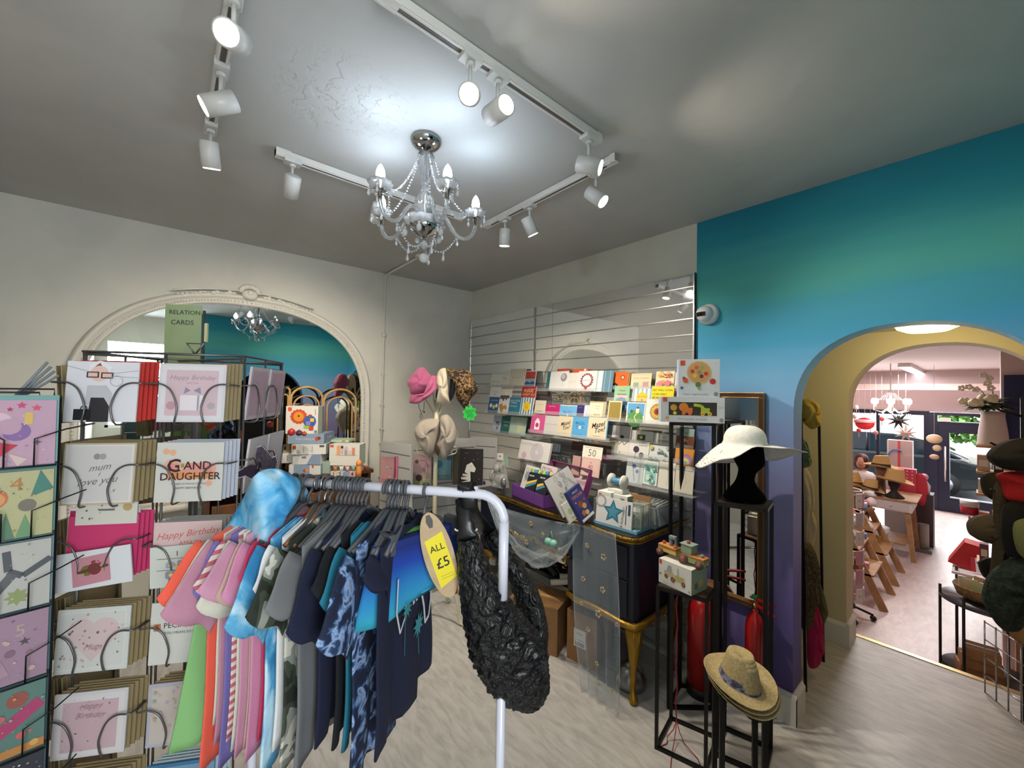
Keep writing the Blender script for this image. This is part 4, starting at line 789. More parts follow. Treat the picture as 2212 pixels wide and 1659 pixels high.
def star_pack():
    c = (t0+t1)/2-r1*.01+n1*.01+V((0, 0, .09)); F = frame(c, r1, n1*.12+V((0, 0, 1)))
    return card(F, wT*.82, .15, '#d2d4d4', [('o', -.38, .32, .16, .05, '#9a9aa0'), ('s', -.02, .0, .3, 5, .48, '#2f6f8c'), ('s', -.02, .0, .2, 5, .48, '#4c8ca8'), ('r', .34, 0, .02, .7, '#44444c'), ('r', .42, .2, .06, .4, '#30406c'), ('t', '$ ALPHABET', .26, -.1, .09, '#6c6c70', (('rot', 8.),))], 'white pack with a blue foil star balloon in the clear file box', 'packs in the acrylic file box', .008, name='balloon_pack', cat='pack')
star_pack()
for k in range(7):
    cc = ['#8f9c8c', '#7c8c6c', '#aab4b8', '#b9a890', '#8ca4b0', '#c0c4c0', '#94a08c'][k]
    c = t1.lerp(t2, .15+.12*k)+n1*.015-r1*.045+V((0, 0, .083)); F = frame(c, r1+n1*.35, n1*.2+V((0, 0, 1)))
    card(F, .085, .125, cc, [('r', 0, .3, .8, .2, '#d8dcdc'), ('l', [(-.4, -.4), (.4, .2)], .02, '#e8ecec')], 'clear sleeved card packs filed on edge behind the star pack', 'card packs filed on edge in the acrylic box', .004, name='card_pack', cat='pack')
card(frame(t0+r1*wT*.75+n1*.16+V((0, 0, .10)), r1, n1*.15+V((0, 0, 1))), .13, .16, '#8a6844', [], 'brown kraft divider card standing in the clear box', 'packs in the acrylic file box', .004, name='divider_card', cat='divider')
# second clear drawer box toward the wall
fb = thing('acrylic_drawer_box', 'clear acrylic drawer of pale packs at the back right of the desk', 'box', (2.18, -.2, TZ))
mb = MB()
for q in ((2.12, -.34, TZ, 2.124, -.06, TZ+.12), (2.36, -.34, TZ, 2.364, -.06, TZ+.12), (2.12, -.343, TZ, 2.364, -.339, TZ+.12), (2.12, -.06, TZ, 2.364, -.056, TZ+.12), (2.12, -.34, TZ, 2.364, -.06, TZ+.004)): mb.box(q[:3], q[3:], acr)
for p0, p1 in (((2.12, -.34), (2.364, -.34)), ((2.364, -.34), (2.364, -.06)), ((2.12, -.06), (2.364, -.06)), ((2.12, -.34), (2.12, -.06))): mb.bar((*p0, TZ+.12), (*p1, TZ+.12), .005, .004, acre)
mb.build('clear_panels', fb)
for k in range(8):
    card(frame((2.15+.027*k, -.2, TZ+.065), (.12, -1, 0), (-.15, 0, 1)), .2, .115, ['#c9cccc', '#b4a8a8', '#d0d0cc', '#a8b4b8'][k % 4], [('r', 0, .2, .8, .3, '#e4e6e6')], 'pale card packs filed in the clear drawer by the wall', 'card packs in the acrylic drawer', .012, name='card_pack', cat='pack')
# white toy boxes with a little wooden drum toy
tg = M('#9fb39a', .6); tw = M('#dcdcd4', .5)
def toybox(c0, c1, h, dep, z, base, front, side, label, group, dirn=None, nm='toy_box', prims_side=()):
    """front-bottom edge c0->c1 (points), box goes back by dep"""
    p = V((c0.x, c0.y, z)); q = V((c1.x, c1.y, z)); r = (q-p).normalized(); n = V((-r.y, r.x, 0)); w = (q-p).length
    mb = MB(); mb.prism([p, q, q+n*dep, p+n*dep], (0, 0, h), M(base, .55))
    paint(mb, frame((p+q)/2+V((0, 0, h/2)), r, (0, 0, 1)), w, h, front)
    if prims_side: paint(mb, frame(q+n*dep/2+V((0, 0, h/2)), n, (0, 0, 1)), dep, h, prims_side)
    if side: 
        paint(mb, frame(q+n*dep/2+V((0, 0, h/2)), n, (0, 0, 1)), dep, h, [('r', 0, 0, 1, 1, side)]+list(prims_side)); paint(mb, frame(p+n*dep/2+V((0, 0, h/2)), -n, (0, 0, 1)), dep, h, [('r', 0, 0, 1, 1, side)]+list(prims_side))
    return solo(mb, nm, label, 'toy box', group)
LOGO = [('r', -.42, .36, .11, .2, '#d0502c')]
p0, p1 = dk(*c4(1365, 1382)), dk(*c4(1512, 1402)); p0.y += .02; p1.y += .02
b0, b1 = V((1.93, -.43, 0)), V((2.06, -.43, 0))
a0 = P(*c4(1240, 1300), y=-.42); a1 = P(*c4(1365, 1300), y=-.42)
toybox(a0, P(*c4(1362, 1330), y=-.42), .17, .1, TZ, '#d8d8d0', [('r', -.3, .38, .2, .1, '#c8502c'), ('t', 'fruit', .2, .1, .14, '#8c8c88', (('rot', 6.),))], None, 'white toy box at the left of the pair behind the file box', 'toy boxes on the desk')
a0 = P(*c4(1365, 1395), y=-.40); a1 = P(*c4(1512, 1395), y=-.40)
toybox(a0, a1, .165, .12, TZ, '#dcdcd6', [('r', .2, .35, .25, .12, '#7c7c80'), ('s', -.2, 0, .07, 4, .4, '#d8c040')], '#9fb39a', 'white and green toy box at the right of the pair behind the file box', 'toy boxes on the desk')
c = (a0+a1)/2; c = V((a0.x+.01, -.35, TZ+.18)); t = thing('wooden_toy', 'small white wooden spinning drum toy on top of the toy box', 'toy', (c.x, c.y, TZ+.166))
mb = MB(); mb.box((c.x-.055, c.y-.03, TZ+.166), (c.x+.055, c.y+.04, TZ+.19), tw); mb.build('base', t, bev=.003)
mb = MB()
for sx in (-.045, .045): mb.tube([(c.x+sx-.006, c.y, TZ+.235), (c.x+sx+.006, c.y, TZ+.235)], .042, tw, 20)
mb.build('side_disc', t)
mb = MB(); mb.cyl((c.x-.04, c.y, TZ+.235), (c.x+.04, c.y, TZ+.235), .018, M('#4c8cb0', .3)); mb.build('drum', t)
# silver wrapped figure and little card at the left end
c = dk(*c4(345, 1330)); sil = M('#b8b8b6', .12, .9, bump=(40, .8, .02))
t = thing('foil_elephant', 'silver grey elephant figure wrapped in clear film at the left of the desk', 'figurine', c)
mb = MB(); mb.ball(c+V((0, 0, .07)), .055, M('#8a8a88', .45), (1.2, .9, 1)); mb.ball(c+V((-.02, -.02, .15)), .042, M('#94948f', .45)); mb.ball(c+V((.03, -.01, .16)), .035, M('#85857f', .5), (.4, 1, 1.1)); mb.tube([c+V((-.03, -.05, .14)), c+V((-.04, -.075, .1)), c+V((-.02, -.08, .05))], [.015, .012, .008], M('#8a8a88', .45), 8); mb.build('body', t)
mb = MB(); mb.grid(lambda u, v: c+V(((.085-.05*v)*math.cos(u*2*PI)*(1+.12*math.sin(u*37)), (.065-.035*v)*math.sin(u*2*PI)*(1+.12*math.sin(u*29)), .01+.2*v)), 30, 8, M('#c8ccca', .08, alpha=.3), closed_u=True); mb.build('clear_wrap', t)
mb = MB(); mb.ball(c+V((.07, -.03, .05)), .035, sil, (.8, .6, 1.2)); mb.build('foil', t)
card(frame(c+V((0, -.01, .25)), (1, 0, .1), (0, .1, 1)), .075, .055, '#dcdcd6', [('r', 0, .05, .2, .2, '#4a4a48')], 'small white tag card above the silver wrapped figure', 'tags', .003, name='gift_tag', cat='tag')
slab(c+V((-.03, .05, .20)), (1, 0, .2), (0, .1, 1), .09, .10, .01, '#8fb0a8', [('c', 0, .1, .25, '#c8c060'), ('c', .2, -.1, .2, '#a8bcc4')], 'small teal and yellow packet behind the white tag card', 'packet', 'toy_packet')
# ------------------------------------------------------------------ black metal stands by the wall mirror
blk = M('#121110', .45, .3); rust = M('#5a3a28', .6)
def pstand(pts, z, label, th=.017, top='#3a2c22'):
    """pts: four floor corners FL, FR, BR, BL"""
    pts = [V((*p, 0)) for p in pts]; c = sum(pts, V())/4; t = thing('plant_stand', label, 'stand', c, 'black metal plant stands')
    mb = MB(); ins = [p+(c-p).normalized()*.004 for p in pts]; mb.prism([p+V((0, 0, z-.012)) for p in ins], (0, 0, .012), M(top, .5, mix=('#241c16', 8, .4, .6))); mb.build('top_plate', t)
    for nm_, zz_ in (('top_frame', z-.010), ('base_frame', th/2)):
        mb = MB()
        for i in range(4): mb.bar(pts[i]+V((0, 0, zz_)), pts[(i+1) % 4]+V((0, 0, zz_)), th, th, blk)
        mb.build(nm_, t)
    for p in pts: mb = MB(); mb.bar(p, p+V((0, 0, z-.004)), th, th, blk, up=(pts[1]-pts[0]).normalized()); mb.build('leg', t)
    return t
TL = [(2.485, -.40), (2.638, -.225), (2.60, -.04), (2.445, -.20)]
pstand(TL, 1.54, 'tall black metal stand carrying two stacked toy boxes')
LO = [(2.571, -.678), (2.777, -.62), (2.735, -.40), (2.53, -.46)]
pstand(LO, .77, 'low black metal stand carrying the wooden tractor box', .015, '#6a4630')
MD = [(2.765, -.50), (2.955, -.44), (2.925, -.26), (2.735, -.31)]
pstand(MD, 1.185, 'black metal stand carrying the black mannequin head', .017, '#4a3a30')
SH = [(2.94, -.86), (3.06, -.78), (3.00, -.70), (2.88, -.78)]
pstand(SH, .55, 'shortest black metal stand, under the stack of straw hats', .018)
# toy boxes on the tall stand
def wbox(F, w, h, d, base, front, label, side=None, group=None, cat='toy box', nm='toy_box'):
    mb = MB(); mb.T = F; mb.box((-w/2, 0, -d), (w/2, h, 0), M(base, .5)); mb.T = Matrix.Identity(4)
    G = F @ Matrix.Translation(V((0, h/2, 0))); paint(mb, G, w, h, front)
    if side:
        for sg in (-1, 1):
            n = (F.to_3x3() @ V((sg, 0, 0))); r = (F.to_3x3() @ V((0, 0, -sg))); o = F @ V((sg*w/2, h/2, -d/2)); paint(mb, frame(o, r, (0, 0, 1)), d, h, side)
    return solo(mb, nm, label, cat, group)
fr = (RT*V((1, 1, 0))).normalized(); 
c = P(1517, 905, d=2.1); c.z = 1.541; jr = (V((2.65, -.235, 0))-V((2.50, -.43, 0))).normalized(); jr = (fr*.93+V((.37, .0, 0))).normalized()
tc0 = V((2.54, -.30, 1.541)); jn = V((-jr.y, jr.x, 0))
F1 = frame(tc0-jn*.07, jr, (0, 0, 1))
animals = [('p', [(-.38, -.22), (-.38, .3), (.38, .3), (.38, -.22)], '#2c2a24'), ('c', -.3, .08, .055, '#b89038'), ('c', -.28, -.14, .03, '#d8c048'), ('c', -.14, .1, .075, '#c87828'), ('r', -.08, -.02, .16, .2, '#c87020'), ('c', -.14, -.14, .03, '#d86030'), ('c', -.04, -.14, .03, '#d86030'), ('l', [(.02, .2), (.14, .16), (.2, -.05)], .05, '#a8b828'), ('r', .2, -.02, .14, .2, '#98b030'), ('c', .16, -.15, .033, '#d8b840'), ('c', .27, -.15, .033, '#d8b840'), ('c', .16, -.15, .015, '#b84828'), ('c', .27, -.15, .015, '#b84828')]
wbox(F1, .315, .135, .12, '#c6ccd0', animals+[('r', -.44, .4, .07, .16, '#c84c28'), ('t', 'first jungle animals', 0, -.36, .062, '#8c9094'), ('c', .45, -.38, .035, '#7c8488'), ('c', -.4, -.34, .03, '#c89848'), ('t', '1+', .45, .1, .08, '#8c9094')], 'white toy box with a window of jungle animals, lower box on the tall stand', side=[('r', 0, 0, 1, 1, '#b0bac8')], group='toy boxes on the tall stand')
F2 = frame(tc0-jn*.05+jr*.035+V((0, 0, .1355)), jr, (0, 0, 1))
veg = [('r', -.4, .4, .12, .13, '#c84c28'), ('c', 0, .15, .31, '#c8a878'), ('c', 0, .15, .28, '#b89460')]+[('c', x, y, .05, k) for x, y, k in ((-.16, .18, '#c03028'), (-.06, .28, '#c8503c'), (.08, .28, '#8c9c58'), (.17, .12, '#c02c28'), (-.1, .06, '#d8b83c'), (.06, .05, '#6c2c48'), (0, .16, '#7c8c60'))]+[('c', -.33, -.06, .07, '#c8582c'), ('c', -.37, .0, .04, '#6c5c48'), ('c', .33, -.08, .075, '#b83028'), ('c', -.02, -.17, .07, '#5c7848'), ('r', 0, -.26, .05, .08, '#8c9c68'), ('c', -.42, -.26, .04, '#4c6468'), ('t', 'happy veggies puzzle', -.08, -.42, .075, '#6c7c94'), ('c', .41, -.41, .055, '#7c8488'), ('l', [(.4, .35), (.45, .42)], .008, '#8c9094')]
wbox(F2, .205, .205, .055, '#c2cad0', veg, 'pale blue vegetable puzzle box, upper box on the tall stand', side=[('r', 0, 0, 1, 1, '#a9b4d0'), ('c', 0, .2, .2, '#c0c8dc')], group='toy boxes on the tall stand')
# tractor box and wooden tractor on the low stand
q0 = P(1422, 1228, z=.86); q1 = P(1513, 1285, z=.775); q1 = V((2.722, -.655, .771)); q0 = P(1423, 1256, z=.771)
rr = V((q1.x-q0.x, q1.y-q0.y, 0)); wT = rr.length; rr.normalize(); F = frame((q0+q1)/2*V((1, 1, 0))+V((0, 0, .771)) if False else V(((q0.x+q1.x)/2, (q0.y+q1.y)/2, .771)), rr, (0, 0, 1))
trac = [('r', -.44, .38, .08, .18, '#c8502c'), ('r', -.18, -.0, .28, .2, '#b8b088'), ('p', [(-.25, .1), (-.07, .1), (-.1, .36), (-.2, .36)], '#9ca4a4'), ('r', .15, -.05, .3, .22, '#b4a868'), ('r', .1, .2, .04, .3, '#a8aca8'), ('c', -.26, -.13, .055, '#5a3c34'), ('c', -.26, -.13, .03, '#b8584c'), ('c', -.05, -.17, .07, '#5a3c34'), ('c', -.05, -.17, .04, '#b8584c'), ('c', .27, -.2, .06, '#5a3c34'), ('c', .27, -.2, .035, '#b8584c'), ('t', 'farm tractor', -.2, -.38, .06, '#b0b4ac'), ('c', -.44, -.1, .03, '#6c7068'), ('c', .45, -.38, .035, '#a8aca8')]
wbox(F, wT, .115, .13, '#d8d8d2', trac, 'white and green tractor toy box set diagonally on the low stand', side=[('r', 0, 0, 1, 1, '#8ea48c'), ('c', -.2, -.2, .12, '#6c6c48'), ('c', .1, -.15, .15, '#b8a868')])
G = F @ Matrix.Translation(V((0, .1155, 0)))
mb = MB(); mb.T = G; mb.box((-wT/2, 0, -.13), (wT/2, .0008, 0), M('#93a891', .55)); mb.T = Matrix.Identity(4); o = mb.build('box_top', None); o.parent = None
bpy.data.objects.remove(o)
woodo = M('#c98a4c', .5, mix=('#b87a40', 14, .4, .7)); woody = M('#c9a860', .5); sage = M('#8a9c80', .5); tgrey = M('#7c8488', .5); wheel = M('#5a4840', .6); hub = M('#a8503c', .5)
def L2(x, y, z): return G @ V((x, y, z))
def wt_box(mb, x0, x1, y0, y1, z0, z1, mt): mb.T = G; mb.box((x0, y0, z0), (x1, y1, z1), mt); mb.T = Matrix.Identity(4)
tr = thing('toy_tractor', 'wooden toy tractor pulling an orange trailer on top of the tractor box', 'toy', L2(0, 0, -.06))
mb = MB(); wt_box(mb, .01, .12, .014, .045, -.09, -.04, M('#8f9c68', .5)); wt_box(mb, .01, .12, .035, .05, -.09, -.04, woodo); mb.build('tractor_body', tr, bev=.003)
mb = MB(); wt_box(mb, .005, .06, .05, .09, -.09, -.04, sage); wt_box(mb, .0, .065, .09, .094, -.093, -.037, M('#8c9c94', .5)); mb.build('cab', tr, bev=.003)
mb = MB(); wt_box(mb, -.12, -.02, .02, .052, -.09, -.04, woody); wt_box(mb, -.12, -.02, .036, .054, -.09, -.04, woodo); mb.build('trailer', tr, bev=.003)
mb = MB(); wt_box(mb, -.07, -.055, .054, .10, -.072, -.058, tgrey); wt_box(mb, -.07, -.035, .088, .104, -.075, -.055, tgrey); wt_box(mb, -.042, -.032, .054, .095, -.07, -.06, tgrey); mb.build('peg', tr, bev=.003)
for x, y, z in ((-.10, .062, -.065), (-.03, .06, -.05), (.03, .102, -.065), (.10, .058, -.065)): mb = MB(); p = L2(x, y, z); mb.cyl(p-V((0, 0, .01)), p+V((0, 0, .004)), .008, hub if x < .09 else tgrey, 12); mb.build('peg', tr)
for x, r in ((-.105, .018), (.02, .024), (.10, .019)):
    for z in (-.036, -.094):
        mb = MB(); a, b = L2(x, r, z-.006), L2(x, r, z+.006); mb.cyl(a, b, r, wheel, 18); w_ = mb.build('wheel', tr); mb = MB(); mb.cyl(L2(x, r, z-.008), L2(x, r, z+.008), r*.5, hub, 12); mb.build('hub', w_)
# mannequin head with white floppy sun hat
c = V((2.845, -.375, 1.187)); hd = thing('mannequin_head', 'black velvet mannequin head standing on the black metal stand', 'mannequin', c)
bl = M('#030303', 1, spec=.1)
look = (fr*1.0+FW*-.15); look.z = 0; look.normalize(); sd = V((-look.y, look.x, 0))
mb = MB(); n = 22
prof = [(.0, .098, .07, 0), (.008, .112, .082, 0), (.03, .105, .078, 0), (.06, .078, .062, .0), (.09, .05, .047, .0), (.12, .042, .042, .004), (.15, .043, .044, .012), (.17, .052, .05, .022), (.185, .066, .058, .026), (.21, .075, .064, .022), (.25, .084, .07, .014), (.29, .086, .072, .006), (.32, .076, .066, .0), (.345, .052, .046, -.004), (.358, .02, .018, -.004)]
vs = []
for z, a, b, o in prof:
    for k in range(n):
        t = 2*PI*k/n; ca, sa = math.cos(t), math.sin(t); f = 0
        if ca > .85: f += .012*math.exp(-((z-.232)/.014)**2)*(ca-.85)/.15*1.3+.006*math.exp(-((z-.205)/.008)**2)+.004*math.exp(-((z-.262)/.01)**2)+.006*math.exp(-((z-.183)/.01)**2)
        if ca > .8: f -= .006*math.exp(-((z-.25)/.008)**2)
        vs.append(c+look*((a+f)*ca+o)*.88+sd*(b*sa)*.88+V((0, 0, z*.9)))
mb.add(vs, [(i*n+k, i*n+(k+1) % n, (i+1)*n+(k+1) % n, (i+1)*n+k) for i in range(len(prof)-1) for k in range(n)]+[tuple(range(n))[::-1], tuple((len(prof)-1)*n+k for k in range(n))], bl, True)
mb.build('head', hd, sub=1)
hw = M('#dcddd6', .75, mix=('#e6e6e0', 60, .4, .6), bump=(300, .2))
sh = thing('sun_hat', 'wide brimmed white floppy sun hat worn by the black mannequin head', 'hat', c+V((0, 0, .25)))
hc = c+V((0, 0, .255)); T = frame(hc, look, sd)   # x look, y side, z up
tilt = Matrix.Rotation(math.radians(0), 4, V((0, 1, 0)))
mb = MB(); n = 40
ZZT = [-.03, -.10, -.13, -.13, -.125, -.06, .004, .0]; RRT = [.165, .155, .14, .125, .11, .075, .045, .09]
def tabv(T_, u):
    x = (u % 1)*8; i = int(x); f = x-i; f = f*f*(3-2*f); return T_[i % 8]*(1-f)+T_[(i+1) % 8]*f
def hat(u, v):
    a = 2*PI*u
    if v < .45:
        t = v/.45; r = .008+.077*math.sin(t*PI/2)**.8; z = .088*math.cos(t*PI/2)**.75; wr = 1
    else:
        t = (v-.45)/.55; r = .085+tabv(RRT, u)*t; z = tabv(ZZT, u)*t**1.25
    ca, sa = math.cos(a), math.sin(a)
    return V((r*ca*1.08, r*sa, z+.015))
mb.T = T @ tilt; mb.grid(hat, n, 22, hw, closed_u=True); mb.T = Matrix.Identity(4); mb.build('brim_and_crown', sh, solid=.003)
sq = M('#e8e8e4', .15, .6); mb = MB(); mb.T = T @ tilt
for k in range(26): R = random.Random(k); u = .5+R.uniform(-.08, .08); v = R.uniform(.72, .99); p = hat(u, v); mb.ball(p+V((0, 0, .003)), .0028, sq, n=6, m=4)
mb.T = Matrix.Identity(4); mb.build('sequins', sh)
# stack of straw fedoras on the shortest stand
straw = M('#c2b083', .8, mix=('#b09c6c', 120, .4, .6), bump=(260, .5)); bandm = patch_mat('patterned_band', [(0, '#1c2440'), (.3, '#2c3c64'), (.45, '#8a90a8'), (.6, '#3c2c44'), (.8, '#5c6884')], 40, 'noise')
def fedora(c, s, tl, label, crown=1, band=1, rotz=0, nm='straw_hat', mt=None, grp=None, cat='hat'):
    mt = mt or straw
    t = thing(nm, label, cat, c, grp); mb = MB()
    T = Matrix.Translation(c) @ Matrix.Rotation(rotz, 4, 'Z') @ Matrix.Rotation(tl, 4, 'Y')
    def f(u, v):
        a = 2*PI*u; ca, sa = math.cos(a), math.sin(a)
        if v < .2: q = v/.2; r = .062*q; z = .145-.03*(1-q)**1.5*(.6+.4*abs(ca))+.012*ca*q; x, y = r*ca*1.15, r*sa*.85
        elif v < .6: q = (v-.2)/.4; r = .062+.027*q**.8; z = (.145+.012*ca)*(1-q); x, y = r*ca*1.12, r*sa*(.85+.13*q); y *= 1-.12*(1-q)*max(0, ca)
        else: q = (v-.6)/.4; r = .089+.074*q; z = .004-.006*math.sin(q*PI)+.028*q*q*abs(sa)**1.6-.012*q*max(0, ca); x, y = r*ca*1.1, r*sa
        return V((x*s, y*s, z*s))
    mb.T = T; mb.grid(f, 40, 26, mt, closed_u=True); mb.T = Matrix.Identity(4); mb.build('hat_body', t, solid=.002)
    if band:
        mb = MB(); mb.T = T; mb.grid(lambda u, v: f(u, .6-.11*v)*1.03+V((0, 0, .0)), 40, 4, band if not isinstance(band, int) else bandm, closed_u=True); mb.T = Matrix.Identity(4); mb.build('hat_band', t)
    return t
hc = P(1602, 1520, d=1.60); hc = V((2.985, -.80, 0))
for k in range(3): fedora(hc+V((.004-.006*k, 0, .575+.013*k)), .74, -.22 if False else .1, ['straw fedora at the bottom of the stack of three', 'straw fedora in the middle of the stack of three', 'straw fedora with patterned blue band, topmost of the stack of three'][k], band=1 if k == 2 else bandm, rotz=-.7+.04*k, grp='straw fedoras stacked on the shortest stand')
# fire extinguishers
red = M('#a31414', .3, coat=.4); 
def ext(c, r, h, label, sc=1):
    t = thing('fire_extinguisher', label, 'fire extinguisher', c, 'fire extinguishers under the wall mirror')
    mb = MB(); mb.lathe([(r, h*.06), (r, h*.80), (r*.9, h*.88), (r*.6, h*.94), (r*.32, h*.965), (r*.3, h)], red, c, 28); mb.build('cylinder', t)
    mb = MB(); mb.lathe([(r*.96, 0), (r*1.04, 0.002), (r*1.05, h*.10), (r*1.0, h*.1)], M('#151515', .5), c, 28); mb.build('base_ring', t)
    mb = MB(); mb.cyl(c+V((0, 0, h)), c+V((0, 0, h+.03*sc)), .017*sc, M('#9a8a5c', .3, .9)); mb.build('valve', t)
    hdv = V((.75, -.4, 0)).normalized()
    for dz in (.03, .055): mb = MB(); mb.bar(c+V((0, 0, h+dz*sc))-hdv*.03*sc, c+hdv*.13*sc+V((0, 0, h+(dz+.018*(1 if dz > .04 else -.6))*sc)), .022*sc, .008*sc, red); mb.build('lever', t)
    mb = MB(); mb.box(c+V((-.015, -.012, h+.055*sc)), c+V((.012, .012, h+.075*sc)), M('#1f8a48', .4)); mb.build('safety_tag', t)
    mb = MB(); mb.tube([c+V((0, 0, h+.02))+hdv*.02, c+hdv*(r+.03)+V((0, 0, h*.98)), c+hdv*(r+.035)+V((0, 0, h*.6)), c+hdv*(r+.02)+V((0, 0, h*.3))], .009*sc, M('#141414', .5), 8); mb.build('hose', t)
    return t
ext(V((2.545, -.15, 0)), .074, .56, 'large red fire extinguisher on the floor behind the low black stand')
ext(V((2.80, -.09, .0)), .048, .56, 'smaller red fire extinguisher below the wall mirror, beside the straw hats', .9)
# black and gold framed mirror on the mural wall
wm = thing('wall_mirror', 'tall rectangular mirror in a black and gold frame on the mural wall', 'mirror', (2.70, -.01, .5))
x0, x1, z0, z1 = 2.575, 2.82, .525, 1.705
mb = MB(); mb.box((x0+.01, -.016, z0+.01), (x1-.01, -.005, z1-.01), M('#e6e8e6', .01, 1)); mb.build('mirror_glass', wm)
fk = M('#4a3320', .35); fg = M('#8c6c3c', .35, .7)
mb = MB()
for a, b, c_, d in ((x0, x1, z1-.026, z1), (x0, x1, z0, z0+.026), (x0, x0+.026, z0+.026, z1-.026), (x1-.026, x1, z0+.026, z1-.026)): mb.box((a, -.034, c_), (b, -.004, d), fk)
for a, b, c_, d in ((x0+.022, x1-.022, z1-.03, z1-.024), (x0+.022, x1-.022, z0+.024, z0+.03), (x0+.024, x0+.03, z0+.024, z1-.024), (x1-.03, x1-.024, z0+.024, z1-.024), (x0, x1, z1-.004, z1+.001), (x1-.004, x1+.001, z0, z1)): mb.box((a, -.037, c_), (b, -.006, d), fg)
mb.build('frame', wm, bev=.002)
# red ribbons trailing from the low stand
rb = M('#8c1e34', .6)
t = thing('red_ribbon', 'thin crimson ribbons trailing from the low stand down to the floor', 'ribbon', P(1466, 1560, z=0))
c = V((2.60, -.545, 0)); pts = [c+V((0, 0, .758))]+[c+V((.004*math.sin(k*2.1), .004*math.cos(k*1.3), .76-.052*k)) for k in range(1, 14)]
mb = MB(); mb.tube(pts, [.0035]*len(pts), rb, 5)
for k, (dx, dy) in enumerate(((.02, -.09), (-.02, -.06), (.05, -.03))):
    e = pts[-1]; mb.tube([e, e+V((dx*.4, dy*.3, -.04)), e+V((dx*1.1, dy*.8, -.065)), e+V((dx*1.6+.02*k, dy*1.2, -.08)), e+V((dx*2.6+.02, dy*2.2, -.082))], .0022, rb, 5)
mb.build('strand', t)
# ------------------------------------------------------------------ white garment rail
RH = V((.652, .758, 0)); FH = V((-.758, .652, 0))
RZ = 1.442
RA = P(575, 1036, z=RZ); RB = P(1035, 1067, z=RZ); EV = (RB-RA); RL = EV.length; EV.normalize(); NV = V((-EV.y, EV.x, 0))
rw = M('#d8d9e6', .25, coat=.4)
rl = thing('garment_rail', 'white tubular garment rail crowded with children\'s clothes', 'clothes rail', (RA+RB)/2*V((1, 1, 0)).length*0+V(((RA.x+RB.x)/2, (RA.y+RB.y)/2, 0)))
mb = MB(); R0_ = .062; PB = RB+EV*.042
arcp = [RB+EV*(R0_*math.sin(a))+V((0, 0, -R0_*(1-math.cos(a)))) for a in [i*PI/16 for i in range(9)]]
mb.tube([RA-EV*.02]+arcp, .0118, rw, 16); mb.build('top_bar', rl)
pst = arcp[-1]; mb = MB(); mb.tube([pst, V((pst.x, pst.y, 1.2))], .0118, rw, 16); mb.tube([V((pst.x, pst.y, 1.19)), V((pst.x, pst.y, .03))], .0108, rw, 16); mb.build('post', rl)
mb = MB(); pl = RA-EV*.02; mb.tube([pl, V((pl.x, pl.y, .03))], .0108, rw, 12); mb.build('post', rl)
for q in (pst, pl):
    mb = MB(); q = V((q.x, q.y, .03)); mb.tube([q-NV*.24, q+NV*.24], .0108, rw, 12); mb.build('foot', rl)
mb = MB(); mb.tube([V((pl.x, pl.y, .2)), V((pst.x, pst.y, .2))], .0108, rw, 12); mb.build('lower_bar', rl)
mb = MB(); mb.cyl(RB-EV*.01+V((0, 0, .01)), RB-EV*.01+V((0, 0, .018)), .0075, M('#c9c9d2', .3), 14); mb.build('stopper', rl)
# hangers
hg = M('#4c4e52', .4); hgl = M('#7c5636', .45); met = M('#b0b0b0', .25, 1)
def hanger(s, col, label, group, yaw=0, w=.15, drop=.052, hookm=None):
    o = RA+EV*s; t = thing('clothes_hanger', label, 'hanger', o, group)
    n = NV.copy(); n.rotate(Matrix.Rotation(yaw, 3, 'Z'))
    mb = MB(); pts = [o+n*(.0185*math.cos(a))+V((0, 0, .0185*math.sin(a))) for a in [math.radians(215-20*k) for k in range(12)]]
    pts += [o+n*.012+V((0, 0, -.022)), o+n*.001+V((0, 0, -.034)), o+V((0, 0, -drop))]
    mb.tube(pts, .0042, hookm or col, 6); mb.build('hook', t)
    mb = MB(); c = o+V((0, 0, -drop))
    for sg in (-1, 1):
        pp = [c, c+n*sg*.02+V((0, 0, -.004)), c+n*sg*w*.5+V((0, 0, -.034)), c+n*sg*w+V((0, 0, -.062))]
        mb.tube(pp, [.0055, .006, .0075, .006], col, 6)
    mb.build('arms', t)
    return t
